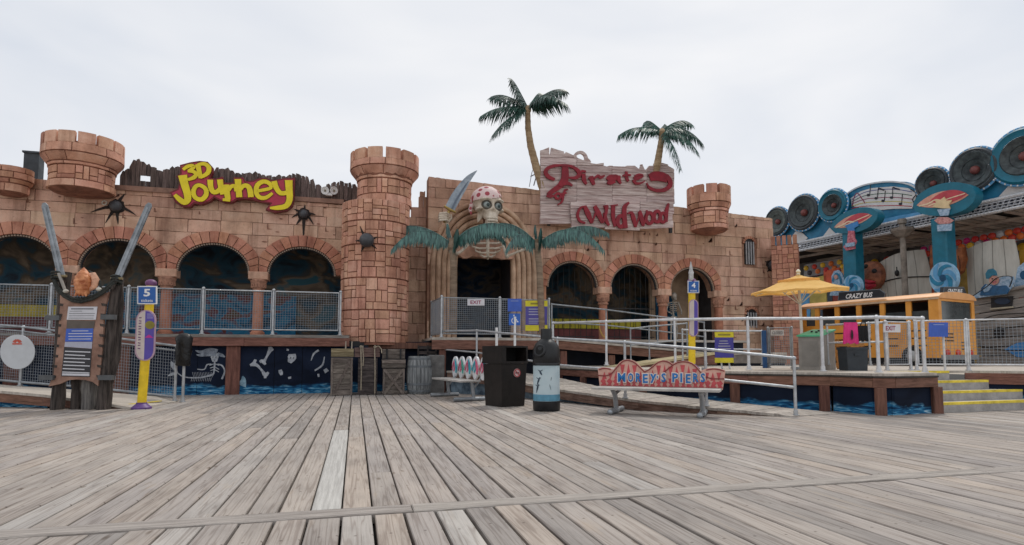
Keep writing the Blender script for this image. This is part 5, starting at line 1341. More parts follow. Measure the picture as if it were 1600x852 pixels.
gstroke(mb, fk, [(99, 585), (141.5, 586)], 3.4, 0.031, 0.002, dens=1); mb.build('printed_lines', PAPER, pd)
mb = MB()
for k, (a, b) in enumerate(((114, 140), (109, 146), (109, 146), (109, 144))): gstroke(mb, fk, [(a, 517.5 + k * 4.2), (b, 517.3 + k * 4.2)], 1.1, 0.033, 0.002, dens=1)
mb.build('printed_lines', PAPER, pb)
mb = MB()
for k, (a, b) in enumerate(((113, 148), (111, 130), (110, 150), (110, 149), (109, 148))): gstroke(mb, fk, [(a, 483 + k * 3.6), (b, 483 + k * 3.6)], 1.7 if k == 0 else 0.7, 0.033, 0.002, dens=1)
mb.build('printed_lines', M('print_grey', (0.12, 0.12, 0.14), 0.6), pw)
ROPE = M('tarred_rope', (0.035, 0.038, 0.034), 0.9, 0.4, 25, 0.5, 50)
for off in (0, 4):
    mb = MB(); mb.tube([fk(px, py + off) + fk.N * 0.06 for px, py in ((88, 437), (94, 450), (104, 460), (117, 467), (130, 468.5), (148, 464), (164, 455), (177, 444), (184, 438))], 0.028, 8); mb.build('rope', ROPE, nb, smooth=True)
for cx, cy in ((90, 432), (183, 438)):
    mb = MB()
    for k in range(3): mb.tube([fk(cx + 8 * cos(2 * pi * q / 10), cy - 4 + 4 * k + 2.5 * sin(2 * pi * q / 10)) + fk.N * (0.02 + 0.11 * -sin(2 * pi * q / 10) * 0.5) for q in range(10)], 0.02, 6, closed=True)
    mb.build('lashing', ROPE, nb, smooth=True)
for cx, cy in ((108, 456), (159, 453)):
    mb = MB(); mb.ball(fk(cx, cy) + fk.N * 0.08, 0.045, 10, 8, (1.1, 1, 0.8)); mb.build('knob', M('knob_ivory', (0.5, 0.48, 0.42), 0.5, 0.15), nb, smooth=True)
mb = MB(); mb.tube([fk(96, 428) + fk.N * 0.07, fk(107, 455) + fk.N * 0.08], 0.026, 8); mb.build('stick', M('bleached_stick', (0.33, 0.31, 0.28), 0.8), nb, smooth=True)
mb = MB(); mb.tube([fk(134 + 25 * cos(a), 448 - 24 * sin(a)) + fk.N * 0.03 for a in [pi * k / 10 - 0.3 for k in range(8)]], 0.022, 8); mb.build('hoop', ROPE, nb, smooth=True)
for px, py in ((86, 497), (172, 496), (76, 590), (168, 590)):
    mb = MB(); c = fk(px, py); mb.frame_box(c + CR * -0.13 + V((0, 0, -0.045)) + fk.N * 0.0, CR * 0.26, fk.N * 0.075, (0, 0, 0.09)); mb.build('clamp', M('grey_clamp', (0.10, 0.105, 0.11), 0.6, 0.2), nb)
# orange ridged carving on top
oc = thing('carved_ornament', 'orange ridged shell carving on top of the pirate notice board', 'ornament', fk(134, 462))
ORC = M('orange_carving', (0.55, 0.15, 0.05), 0.5, 0.35, 8, 0.4, 20, col2=(0.75, 0.33, 0.15))
prof = []; z0, z1 = fk(134, 462).z, fk(134, 419).z
for k in range(29):
    s = k / 28; rr = 0.15 * (0.62 + 0.38 * sin(pi * s / 0.9)) if s < 0.45 else 0.15 * (1 - ((s - 0.45) / 0.55) ** 2.1)
    prof.append((max(0.004, rr * (0.93 + 0.07 * abs(sin(s * pi * 7)))), z0 + (z1 - z0) * s))
mb = MB(); c = fk(134, 462) + fk.N * 0.08; mb.lathe(prof, (c.x, c.y, 0), 18); mb.build('ridged_shell', ORC, oc, smooth=True)
mb = MB(); mb.tube([fk(px, py) + fk.N * 0.06 for px, py in ((143, 430), (149, 430), (153, 438), (151, 449), (143, 454))], [0.03, 0.055, 0.065, 0.055, 0.03], 10); mb.build('side_lobe', M('pale_orange_carving', (0.62, 0.34, 0.22), 0.5, 0.3, 8), oc, smooth=True)
for dx in (-8, -2, 4, 9):
    mb = MB(); mb.tube([fk(134 + dx * 0.6, 456) + fk.N * 0.12, fk(134 + dx, 464) + fk.N * 0.14], [0.035, 0.016], 7); mb.build('claw', ORC, oc, smooth=True)
# two swords
for (x0, y0, x1, y1), lb in (((98, 432, 71, 318), 'left one of two straight swords rising from the pirate notice board'), ((185, 436, 236, 318), 'right one of two straight swords rising from the pirate notice board')):
    t = thing('sword', lb, 'sword', fk(x0, y0), 'swords on the notice board')
    mb = MB(); d_ = (x1 - x0, y1 - y0); q = lambda s: (x0 + d_[0] * s, y0 + d_[1] * s)
    gstroke(mb, fk, [q(0), q(0.5), q(0.96), q(1.0)], [11, 10.5, 9.5, 4], 0.045, 0.03, dens=1); mb.build('blade', M('weathered_blade', (0.20, 0.225, 0.25), 0.5, 0.3, 5, metal=0.25, col2=(0.33, 0.36, 0.39)), t)
    mb = MB(); gstroke(mb, fk, [q(0.02), q(0.94)], 3.2, 0.052, 0.006, dens=1); mb.build('fuller', M('blade_groove', (0.30, 0.335, 0.37), 0.45, 0.2, 5), t)
    mb = MB(); mb.tube([fk(*q(0.0)) + fk.N * 0.05, fk(*q(-0.14)) + fk.N * 0.05], 0.03, 8); mb.build('grip', PILE, t, smooth=True)
    mb = MB(); a = fk(*q(0.0)) + fk.N * 0.05; mb.tube([a - CR * 0.11, a + CR * 0.11], 0.024, 8); mb.build('guard', M('old_brass', (0.22, 0.17, 0.09), 0.5), t, smooth=True)

# ------------------------------------------------------------------ yellow ticket pole 5
def ticket_pole(label, base, topp, rad, num, sq, ov, k, lean=True):
    t = thing('ticket_pole', label, 'sign post', base, 'yellow ticket poles')
    mb = MB(); mb.cyl(base + V((0, 0, 0.03)), topp, rad, 18); mb.build('pole', YEL, t, smooth=True, ang=50)
    mb = MB(); mb.lathe([(rad * 2.2, 0), (rad * 2.2, 0.03), (rad * 1.7, 0.06), (rad * 1.15, 0.10), (rad * 1.15, 0.12)], base, 20); mb.build('base', M('purple_base', (0.11, 0.05, 0.20), 0.5, 0.2), t, smooth=True, ang=40)
    mb = MB(); mb.ball(topp, rad * 1.35, 12, 8, (1, 1, 0.75)); mb.build('cap', M('purple_cap', (0.16, 0.06, 0.16), 0.5, 0.2), t, smooth=True)
    f = plane_at(base - V((CF.x, CF.y, 0)) * (rad + 0.02), V((-CF.x, -CF.y, 0)))
    x0, y0, x1, y1 = sq
    mb = MB(); gpoly(mb, f, [(x0, y0), (x1, y0), (x1, y1), (x0, y1)], 0.0, 0.02); s = mb.build('price_plate', WHITE, t)
    bd_ = (x1 - x0) * 0.055
    mb = MB(); gpoly(mb, f, [(x0 + bd_, y0 + bd_), (x1 - bd_, y0 + bd_), (x1 - bd_, y1 - bd_), (x0 + bd_, y1 - bd_)], 0.004, 0.003); mb.build('blue_field', BLUE, s)
    w_ = x1 - x0; h_ = y1 - y0; A = (f(x1, y1) - f(x0, y1)); px = A.length / w_
    O = f(x0 + w_ * 0.33, y0 + h_ * 0.58); text_mesh(num, O, A, (0, 0, 1), h_ * 0.42 * px, w_ * 0.34 * px, 0.03, 0.007).build('number', WHITE, s)
    O = f(x0 + w_ * 0.2, y0 + h_ * 0.88); text_mesh('tickets', O, A, (0, 0, 1), h_ * 0.16 * px, w_ * 0.6 * px, 0.01, 0.007).build('lettering', WHITE, s)
    return t, f
def oval_sign(t, f, x0, y0, x1, y1, split, sk_=0.0, art=True):
    rx = (x1 - x0) / 2; cx = (x0 + x1) / 2
    shp = [(cx + rx * cos(a), y0 + rx * 1.0 - rx * sin(a)) for a in [pi * k / 10 for k in range(11)]] + [(cx - rx * cos(a) + sk_, y1 - rx + rx * sin(a)) for a in [pi * k / 10 for k in range(11)]]
    shp = [(x + sk_ * (y - y0) / (y1 - y0) * (0 if y > y1 - rx * 1.01 else 1), y) for x, y in shp]
    mb = MB(); gpoly(mb, f, shp, 0.0, 0.02); o = mb.build('oval_board', M('oval_border_pink', (0.45, 0.30, 0.38), 0.5, 0.1), t)
    ins = [(cx + sk_ / 2 + (x - cx - sk_ / 2) * 0.86, (y0 + y1) / 2 + (y - (y0 + y1) / 2) * 0.955) for x, y in shp]
    def clip(poly, sgn):
        out = []
        for i in range(len(poly)):
            a, b = poly[i], poly[(i + 1) % len(poly)]
            sx_ = lambda p: split + sk_ * (p[1] - y0) / (y1 - y0)
            da, db = (a[0] - sx_(a)) * sgn, (b[0] - sx_(b)) * sgn
            if da >= 0: out.append(a)
            if da * db < 0: s = da / (da - db); out.append((a[0] + (b[0] - a[0]) * s, a[1] + (b[1] - a[1]) * s))
        return out
    mb = MB(); gpoly(mb, f, clip(ins, -1), 0.004, 0.003); mb.build('cream_half', M('oval_cream', (0.58, 0.50, 0.46), 0.5, 0.08), o)
    mb = MB(); gpoly(mb, f, clip(ins, 1), 0.004, 0.003); mb.build('purple_half', M('oval_purple', (0.10, 0.07, 0.36), 0.5, 0.08), o)
    return o
b5 = fl(226, 11.28, 0)
t, f5 = ticket_pole('yellow ticket pole with a blue 5 tickets plate', b5, plane_at(b5, V((CF.x, CF.y, 0)))(236, 443), 0.078, '5', (214.5, 447, 245, 475.5), None, 1)
o = oval_sign(t, f5, 213, 484.5, 244, 564, 227.5, -2.5)
mb = MB(); gpoly(mb, f5, ell(234.5, 508, 7.5, 6.5), 0.009, 0.004); mb.build('olive_disc', M('disc_olive', (0.24, 0.20, 0.03), 0.5), o)
mb = MB(); gpoly(mb, f5, [(226.5, 528), (233, 523), (240, 528)], 0.009, 0.004); mb.build('pink_arrow', M('arrow_magenta', (0.55, 0.03, 0.28), 0.5), o)
mb = MB()
for k in range(12):
    py = 497 + k * 4.3; gstroke(mb, f5, [(217.5 - k * 0.18, py), (221.5 - k * 0.18, py + (0.8 if k % 2 else -0.6))], 1.5, 0.0085 + 0.0003 * (k % 2), 0.002, dens=1)
mb.build('upright_lettering', M('lettering_purple', (0.16, 0.06, 0.16), 0.5), o)
mb = MB()
for k in range(3): gstroke(mb, f5, [(230, 491 + k * 3), (240, 491 + k * 3)], 1.0, 0.0085, 0.002, dens=1)
mb.build('small_print', M('print_lilac', (0.4, 0.36, 0.6), 0.5), o)

# black covered post beside the ramp
t = thing('covered_post', 'black plastic bag tied over a thin steel signpost at the foot of the left ramp', 'post', fl(290, 12.9, 0))
post(t, fl(289.5, 12.9, 0), fl(289.5, 12.9, 1.3), 0.03)
mb = MB(); c = fl(288, 12.88, 0); r = random.Random(6); n = 14; rows = [(0.78, 0.115), (0.80, 0.135), (0.95, 0.15), (1.1, 0.145), (1.25, 0.155), (1.38, 0.15), (1.46, 0.11), (1.49, 0.05)]
vs = []; fs = []
for z, rr in rows:
    for k in range(n): a = 2 * pi * k / n; q = rr * (1 + r.uniform(-0.16, 0.16)); vs.append(c + V((q * cos(a) * 1.05, q * sin(a) * 0.8, z)))
for j in range(len(rows) - 1):
    for k in range(n): fs.append((j * n + k, j * n + (k + 1) % n, (j + 1) * n + (k + 1) % n, (j + 1) * n + k))
fs += [tuple(range(n - 1, -1, -1)), tuple((len(rows) - 1) * n + k for k in range(n))]
mb.add(vs, fs); mb.build('bag', M('black_bag', (0.008, 0.008, 0.009), 0.35, 0.3, 9, 0.6, 14), t, smooth=True, ang=60)

# ------------------------------------------------------------------ crates, chests and barrel by the tower foot
CRATE = M('old_grey_crate_wood', (0.13, 0.105, 0.09), 0.9, 0.35, 3, 0.7, 10, col2=(0.23, 0.195, 0.17), stretch=(1.2, 6, 9), orand=0.28)
CRATEV = M('old_grey_crate_upright', (0.14, 0.11, 0.095), 0.9, 0.35, 3, 0.7, 10, col2=(0.24, 0.20, 0.175), stretch=(9, 6, 1.2), orand=0.28)
CRATED = M('dark_crate_wood', (0.055, 0.045, 0.045), 0.9, 0.35, 3, 0.7, 10, col2=(0.11, 0.09, 0.085), stretch=(1.2, 6, 9), orand=0.3)
CRATEY = M('yellowish_box_wood', (0.24, 0.19, 0.10), 0.9, 0.3, 3, 0.6, 10, col2=(0.31, 0.26, 0.16), stretch=(1.2, 6, 9), orand=0.2)
def crate(name, label, cat, px0, px1, ytop, ybot, y, dep, slats, mat, upright, brace, group, topboards=True, frame=0.05):
    a = aY(px0, ybot, y); b = aY(px1, ytop, y); x0, x1, z0, z1 = a.x, b.x, a.z, b.z
    if ybot > 612: z0 = 0.003
    t = thing(name, label, cat, ((x0 + x1) / 2, y + dep / 2, z0), group)
    mb = MB(); mb.box(x0 + 0.015, x1 - 0.015, y + 0.012, y + dep - 0.01, z0 + 0.01, z1 - 0.02); mb.build('box', mat, t)
    h = (z1 - z0) / slats; r = random.Random(int(px0 * 7 + ytop))
    for k in range(slats):
        mb = MB(); mb.cbox((x0 + 0.004, y + 0.012, z0 + k * h + 0.006), (x1 - x0 - 0.008, 0, 0), (0, 0, h - 0.012), (0, -0.018 - r.uniform(0, 0.006), 0), 0.005); mb.build('slat', mat, t)
        mb = MB(); mb.cbox((x1 - 0.015, y + 0.02, z0 + k * h + 0.006), (0, dep - 0.03, 0), (0, 0, h - 0.012), (0.016, 0, 0), 0.005); mb.build('slat', mat, t)
    for k in range(4):
        mb = MB(); mb.cbox((x0, y + dep * k / 4 + 0.004, z1 - 0.02), (x1 - x0, 0, 0), (0, dep / 4 - 0.008, 0), (0, 0, 0.02), 0.004); mb.build('lid_board', mat, t)
    if upright:
        for xx in (x0 - 0.006, x1 - frame + 0.006):
            mb = MB(); mb.cbox((xx, y - 0.008, z0), (frame, 0, 0), (0, 0, z1 - z0 - 0.001), (0, -0.022, 0), 0.005); mb.build('corner_batten', upright, t)
    for (u0, v0, u1, v1) in brace:
        mb = MB(); q = len(mb.v); mb.beam((x0 + (x1 - x0) * u0, y - 0.018 - 0.008 * brace.index((u0, v0, u1, v1)), z0 + (z1 - z0) * v0), (x0 + (x1 - x0) * u1, y - 0.018 - 0.008 * brace.index((u0, v0, u1, v1)), z0 + (z1 - z0) * v1), 0.02, 0.065, up=(0, 0, 1)); mb.build('brace', CRATEV, t)
    return t
GC = 'old wooden crates at the tower foot'
crate('crate', 'tall grey slatted crate with one diagonal brace, left of the crate row', 'crate', 516.5, 551, 559, 617.5, 15.66, 0.55, 7, CRATE, CRATEV, [(0.2, 0.12, 0.88, 0.9)], GC)
crate('wooden_box', 'shallow pale box on the diagonal-braced crate', 'box', 517, 553, 545, 558, 15.7, 0.5, 2, CRATEY, None, [], GC)
crate('crate', 'dark tall crate tied with hanging ropes, second in the crate row', 'crate', 558.5, 590, 559.5, 617, 15.75, 0.5, 3, CRATED, None, [], GC)
crate('wooden_box', 'reddish brown box under the rope ends on the dark crate', 'box', 553.5, 594, 543.5, 558.5, 15.72, 0.5, 2, M('reddish_box_wood', (0.13, 0.08, 0.07), 0.9, 0.3, 3, 0.6, 10, col2=(0.19, 0.125, 0.11), stretch=(1.2, 6, 9), orand=0.2), None, [], GC)
crate('crate', 'crate with an X brace at the bottom of the stack beside the barrel', 'crate', 598, 632, 576, 617, 15.66, 0.5, 5, CRATE, CRATEV, [(0.06, 0.03, 0.94, 0.97), (0.94, 0.03, 0.06, 0.97)], GC)
crate('wooden_box', 'plain grey box between the chest and the X-braced crate', 'box', 596.5, 634, 562, 575.3, 15.63, 0.55, 2, CRATE, None, [], GC)
t = crate('wooden_chest', 'small grey chest with two dark straps on top of the stack beside the barrel', 'chest', 597, 633, 546, 561.3, 15.68, 0.48, 2, CRATE, None, [], GC)
a = aY(597, 561.3, 15.68); b = aY(633, 546, 15.68)
for s in (0.2, 0.8):
    x = a.x + (b.x - a.x) * s; mb = MB(); mb.box(x - 0.022, x + 0.022, 15.63, 15.67, a.z + 0.005, b.z + 0.006); mb.build('strap', BLACK, t)
HEMP = M('hemp_rope', (0.34, 0.29, 0.22), 0.9, 0.3, 30, 0.5, 60)
t = thing('rope', 'pale ropes looped over the reddish box and hanging down the dark crate', 'rope', aY(575, 617, 15.6))
for px, y1 in ((564, 610), (585.5, 616), (567, 572)):
    mb = MB(); mb.tube([aY(px, 541, 15.9), aY(px, 541.5, 15.70), aY(px, 548, 15.66), aY(px + 0.6, 580, 15.66) if y1 > 590 else aY(px + 1, 560, 15.66), aY(px, y1, 15.66)], 0.014, 6); mb.build('strand', HEMP, t, smooth=True)
for px in (564, 586):
    mb = MB(); mb.tube([aY(px + 1.6 * cos(2 * pi * k / 10), 542 + 1.4 * sin(2 * pi * k / 10), 15.66) for k in range(10)], 0.014, 6, closed=True); mb.build('knot', HEMP, t, smooth=True)
mb = MB(); mb.tube([aY(586, 542, 15.66), aY(592, 541, 15.66), aY(596, 546, 15.68), aY(596.5, 552, 15.6)], 0.014, 6); mb.build('strand', HEMP, t, smooth=True)
for px, lb in ((540.5, 'left'), (550, 'right')):
    mb = MB(); mb.tube([aY(px - 0.5, 547, 16.0), aY(px, 533.5, 16.0)], [0.022, 0.014], 6); tag(mb.build('peg', M('pale_peg', (0.4, 0.34, 0.28), 0.8), smooth=True), f'{lb} of two pale pegs standing up behind the shallow pale box', 'peg', 'pegs behind the box')
# barrel
c = aZ(655.5, 614, 0); c.y += 0.35; c = fl(655.5, 15.7, 0)
t = thing('barrel', 'weathered grey barrel standing between the crates and the flip-flop bench', 'barrel', c)
BAR = M('grey_barrel_staves', (0.20, 0.215, 0.225), 0.85, 0.3, 3, 0.6, 10, col2=(0.31, 0.325, 0.33), stretch=(9, 9, 1), orand=0.16)
for k in range(20):
    a0, a1 = 2 * pi * k / 20 + 0.018, 2 * pi * (k + 1) / 20 - 0.018; mb = MB(); f_, bk = [], []
    for q in range(7):
        z = 0.01 + 0.98 * q / 6; rr = 0.275 + 0.062 * (1 - ((z - 0.5) / 0.5) ** 2)
        for a in (a0, a1): f_.append(c + V((rr * cos(a), rr * sin(a), z))); bk.append(c + V(((rr - 0.03) * cos(a), (rr - 0.03) * sin(a), z)))
    fs = []; n = 14
    for q in range(6): i = 2 * q; fs += [(i, i + 1, i + 3, i + 2), (n + i + 1, n + i, n + i + 2, n + i + 3), (i + 1, n + i + 1, n + i + 3, i + 3), (n + i, i, i + 2, n + i + 2)]
    fs += [(1, 0, n, n + 1), (12, 13, n + 13, n + 12)]
    mb.add(f_ + bk, fs); mb.build('stave', BAR, t)
for z in (0.08, 0.26, 0.72, 0.92):
    rr = 0.275 + 0.062 * (1 - ((z - 0.5) / 0.5) ** 2); mb = MB(); mb.lathe([(rr - 0.01, z - 0.028), (rr + 0.007, z - 0.028), (rr + 0.007, z + 0.028), (rr - 0.01, z + 0.028)], c, 28); mb.build('hoop', M('barrel_hoop', (0.15, 0.165, 0.18), 0.6, 0.3, 8, metal=0.3), t, smooth=True)
mb = MB(); mb.cyl(c + V((0, 0, 0.02)), c + V((0, 0, 0.95)), 0.255, 20); mb.build('head', BAR, t, smooth=True)
# dark heap behind the barrel: slatted lobster trap and a grey block
a = aY(652, 553, 16.6)
t = thing('lobster_trap', 'dark slatted lobster trap standing behind the barrel', 'trap', a)
for k in range(5):
    mb = MB(); z = 0.62 + 0.14 * k; mb.frame_box((a.x, 16.55, z), (0.52, 0, 0), (0, 0.03, 0), (0, 0, 0.09)); mb.build('slat', CRATED, t)
for x in (0.0, 0.26, 0.49):
    mb = MB(); mb.box(a.x + x, a.x + x + 0.04, 16.52, 16.548, -0.0, 1.29); mb.build('upright', CRATED, t)
b = fl(683, 15.9, 0); mb = MB(); mb.cbox(b + V((-0.2, 0.1, 0)), (0.42, 0, 0), (0, 0.3, 0), (0, 0, 1.02), 0.02)
tag(mb.build('concrete_block', M('grey_concrete', (0.15, 0.145, 0.14), 0.9, 0.3, 4, 0.4, 10)), 'grey concrete block standing behind the barrel by the upper railing', 'block')
# ------------------------------------------------------------------ the right deck, ramps and stairs
PANELR = mural_material('dark_wave_mural', (0.005, 0.008, 0.018), [(0.008, 0.013, 0.028), (0.011, 0.018, 0.036)], wave=0.17)
FR = [(1.35, 16.5), (2.22, 14.1), (3.35, 12.4), (4.5, 11.35), (5.75, 10.75), (6.10, 10.07), (6.42, 9.98), (7.43, 10.4)]
ZR = 0.70
rd = thing('wooden_deck', 'low timber deck with painted waves at the right, its front bending round the corner', 'deck', cW(6, 11, 0))
polyd = FR + [(7.62, 11.52), (9.12, 11.98), (10.35, 11.25), (11.5, 11.6), (20, 12.6), (22, 25), (9, 27), (3, 20.5), (1.0, 18.3)]
mb = MB(); mb.prism([cW(x, d, ZR) for x, d in polyd], (0, 0, -0.045)); mb.build('deck_floor', DECKW, rd)
for (xa, da), (xb, db) in zip(FR[:-1], FR[1:]):
    a, b = cW(xa, da, 0), cW(xb, db, 0); e = (b - a); n = V((e.y, -e.x, 0)).normalized()
    if n.dot(CAM - a) < 0: n = -n
    n.z = 0
    mb = MB(); mb.frame_box(a + V((0, 0, ZR - 0.075)) + n * 0.03, e, -n * 0.05, (0, 0, 0.028)); mb.build('deck_edge', M('dark_deck_edge', (0.05, 0.042, 0.036), 0.85, 0.3, 3), rd)
    mb = MB(); mb.cbox(a + V((0, 0, 0.46)) - n * 0.03, e, (0, 0, 0.164), n * 0.045, 0.006); mb.build('fascia_beam', BEAM, rd)
    mb = MB(); mb.frame_box(a + V((0, 0, -0.04)) - n * 0.06, e, -n * 0.03, (0, 0, 0.50)); mb.build('mural_panel', PANELR, rd)
for px in (911, 1003, 1146, 1284.5, 1371.5, 1459):
    # post at the front line under that pixel
    best = None
    for (xa, da), (xb, db) in zip(FR[:-1], FR[1:]):
        k = (px - 800) / FPX; den = (xb - xa) - k * (db - da)
        s = (k * da - xa) / den if abs(den) > 1e-6 else -1
        if -0.02 <= s <= 1.02: best = (xa + s * (xb - xa), da + s * (db - da)); break
    if best:
        c = cW(best[0], best[1] + 0.03, 0); mb = MB(); wv = 0.085
        mb.cbox(c + CR * -wv + V((0, 0, -0.03)), CR * 2 * wv, (0, 0, 0.49), V((-CF.x, -CF.y, 0)).normalized() * 0.075, 0.012); mb.build('post', POSTW, rd)
# stairs
st = thing('stairs', 'four grey timber steps with yellow nosings up to the right deck', 'stairs', cW(8.6, 10.8, 0))
e_ = V((0.953, 0.30)); b_ = V((-0.30, 0.953))
for k in range(4):
    z1 = 0.175 * (k + 1); p = V((7.5, 10.47)) + b_ * (0.31 * k); ln = 3.4 - 0.62 * k
    O = cW(p.x, p.y, 0); A = cW(e_.x, e_.y, 0) * ln; B = cW(b_.x, b_.y, 0)
    mb = MB(); mb.frame_box(O + V((0, 0, z1 - 0.175 if k else -0.03)), A, B * 0.03, (0, 0, 0.135 if k else 0.165)); mb.build('riser', TREAD, st)
    mb = MB(); mb.frame_box(O + V((0, 0, z1 - 0.04)), A, B * 0.36, (0, 0, 0.038)); mb.build('tread', TREAD, st)
    mb = MB(); mb.frame_box(O + V((0, 0, z1 - 0.043)) - B * 0.004, A, B * 0.07, (0, 0, 0.045)); mb.build('nosing', YELN, st)
# deck right of the stairs: fascia and dark panel
a, b = cW(9.12, 11.98, 0), cW(10.35, 11.25, 0)
for z0, z1, mt, nm in ((0.44, 0.655, BEAM, 'fascia_beam'), (-0.03, 0.44, PANEL, 'mural_panel')):
    n = V(((b - a).y, -(b - a).x, 0)).normalized(); n = n if n.dot(CAM - a) > 0 else -n
    mb = MB(); mb.frame_box(a + V((0, 0, z0)) - n * (0.02 if nm != 'fascia_beam' else 0), b - a, -n * 0.05, (0, 0, z1 - z0)); mb.build(nm, mt, rd)
a, b = cW(10.35, 11.25, 0), cW(14, 12.0, 0)
mb = MB(); mb.frame_box(a + V((0, 0, 0.44)), b - a, V((0, 0.05, 0)), (0, 0, 0.215)); mb.build('fascia_beam', BEAM, rd)
mb = MB(); mb.frame_box(a + V((0, 0.02, -0.03)), b - a, V((0, 0.05, 0)), (0, 0, 0.47)); mb.build('mural_panel', PANEL, rd)

# the long low ramp in front
rm = thing('ramp', 'long low timber ramp climbing to the left behind the bench and the bins', 'ramp', cW(3, 10.6, 0))
RP = [(4.55, 9.78, 0.010), (4.32, 9.86, 0.05), (3.5, 10.2, 0.107), (2.31, 10.95, 0.185), (1.04, 12.85, 0.275), (-0.30, 14.6, 0.45), (-1.75, 15.9, 0.60)]
BK = [(5.6, 10.25), (5.2, 10.55), (4.35, 11.2), (3.2, 12.15), (2.1, 13.9), (1.1, 15.6), (-0.3, 16.9)]
for k in range(len(RP) - 1):
    (xa, da, za), (xb, db, zb_) = RP[k], RP[k + 1]
    F0, F1, B0, B1 = cW(xa, da, za), cW(xb, db, zb_), cW(*BK[k], za), cW(*BK[k + 1], zb_); d5 = V((0, 0, 0.045))
    nb_ = max(1, int((F1 - F0).length / 0.16))
    for q in range(nb_):
        s0, s1 = q / nb_, (q + 1) / nb_ - 0.006 / (F1 - F0).length
        p = [F0.lerp(F1, s0), F0.lerp(F1, s1), B0.lerp(B1, s1), B0.lerp(B1, s0)]
        dz = V((0, 0, random.Random(k * 50 + q).uniform(-0.004, 0.004))); p = [v + dz for v in p]
        mb = MB(); mb.add(p + [v - d5 for v in p], [(0, 1, 2, 3), (7, 6, 5, 4), (0, 4, 5, 1), (1, 5, 6, 2), (2, 6, 7, 3), (3, 7, 4, 0)]); mb.build('ramp_board', M('ramp_boards', (0.35, 0.31, 0.27), 0.9, 0.22, 3, 0.4, 10, col2=(0.45, 0.41, 0.365), stretch=(6, 1, 1), orand=0.16), rm)
    n = V(((F1 - F0).y, -(F1 - F0).x, 0)).normalized(); n = n if n.dot(CAM - F0) > 0 else -n
    h0, h1 = min(za - 0.045, 0.165), min(zb_ - 0.045, 0.165)
    if h1 > 0.01:
        q = [F0 - d5 - n * 0.012, F1 - d5 - n * 0.012, F1 - d5 - n * 0.012 - V((0, 0, h1)), F0 - d5 - n * 0.012 - V((0, 0, max(h0, 0.002)))]
        mb = MB(); mb.prism(q, -n * 0.05); mb.build('side_beam', M('worn_side_beam', (0.15, 0.085, 0.06), 0.85, 0.4, 3, 0.6, 8, col2=(0.25, 0.16, 0.12), stretch=(1, 1, 6), orand=0.1), rm)
    if zb_ > 0.2:
        q = [F0 - n * 0.15, F1 - n * 0.15, V((F1.x, F1.y, 0)) - n * 0.15, V((F0.x, F0.y, 0)) - n * 0.15]; q = [v - V((0, 0, 0.06)) if i < 2 else v for i, v in enumerate(q)]
        mb = MB(); mb.prism(q, -n * 0.04); mb.build('mural_panel', M('painted_foam_panel', (0.06, 0.10, 0.15), 0.7, 0.4, 4, col2=(0.22, 0.30, 0.37)), rm)
def pipe_rail(label, posts, mids, r=0.026, group=None, top_ext=None, closed_ends=True, feet=True, mat=None):
    """posts: (px, y_top, y_foot, distance)"""
    tp = [aD(p, yt, d) for p, yt, yf, d in posts]; ft = [aD(p, yf, d) for p, yt, yf, d in posts]
    for a, b in zip(tp, ft): b.x, b.y = a.x, a.y
    t = thing('pipe_railing', label, 'railing', sum(ft, V((0, 0, 0))) / len(ft), group)
    for a, b in zip(ft, tp): post(t, a, b, r, True, mat)
    pipe(t, tp, r, mat=mat)
    for m in mids: pipe(t, [b.lerp(a, m) for a, b in zip(tp, ft)], r * 0.9, 'mid_rail', mat)
    return t
pipe_rail('grey pipe handrail down the long low ramp, ending in a post beside the bench', [(1240.5, 560, 649, 9.9), (1102, 546, 634, 10.35), (976, 535, 622, 11.2), (871, 529, 610, 12.95), (745, 516.5, 584, 15.3), (690, 518, 573, 16.3)], [0.49])
pipe_rail('bright pipe railing along the front edge of the right deck', [(864, 505, 572, 16.3), (947, 502.5, 571, 14.6), (1054, 499.5, 573, 13.2), (1168, 498, 577.5, 12.0), (1283, 498, 580, 11.2), (1369.5, 496, 582, 10.35), (1441, 497.5, 582, 10.9)], [], 0.030, mat=M('bright_galvanised', (0.62, 0.63, 0.65), 0.38, 0.16, 9, metal=0.3))
# upper deck by the gate
ud = thing('wooden_deck', 'upper timber deck in front of the skull gate', 'deck', (4, 16.5, 0))
mb = MB(); mb.box(2.0, 5.55, 16.05, 16.9, 1.43, 1.50); mb.build('deck_floor', DECKW, ud)
mb = MB(); mb.cbox((2.0, 16.09, 1.17), (3.55, 0, 0), (0, 0, 0.255), (0, -0.05, 0), 0.008); mb.build('fascia_beam', BEAM, ud)
for x in (2.3, 3.4, 4.5, 5.35):
    mb = MB(); mb.cbox((x - 0.09, 16.16, -0.02), (0.18, 0, 0), (0, 0, 1.19), (0, -0.07, 0), 0.01); mb.build('post', POSTW, ud)
mb = MB(); mb.box(1.9, 12.4, 17.0, 17.06, -0.05, 1.42); mb.build('back_panel', M('navy_back_panel', (0.008, 0.012, 0.024), 0.7, 0.4, 2), ud)
fn = thing('mesh_railing', 'wire mesh railing round the upper deck in front of the skull gate', 'railing', (4, 16.1, 1.5))
YU = 16.1; XU = [aY(p, 490, YU).x for p in (690, 781, 858)]; zt, zb_ = 2.60, 1.60
for x in XU: post(fn, (x, YU, 1.50), (x, YU, zt + 0.02), 0.03)
for k in range(2):
    a, b = XU[k] + 0.045, XU[k + 1] - 0.045
    mb = MB(); mb.tube([(a, YU, zb_), (b, YU, zb_), (b, YU, zt - 0.01), (a, YU, zt - 0.01)], 0.02, 8, closed=True); q = mb.build('panel_frame', GALVD, fn, smooth=True, ang=60)
    wire_panel(q, (a, YU, zb_), (b, YU, zb_), (0, 0, zt - zb_), 0.055, 0.004)
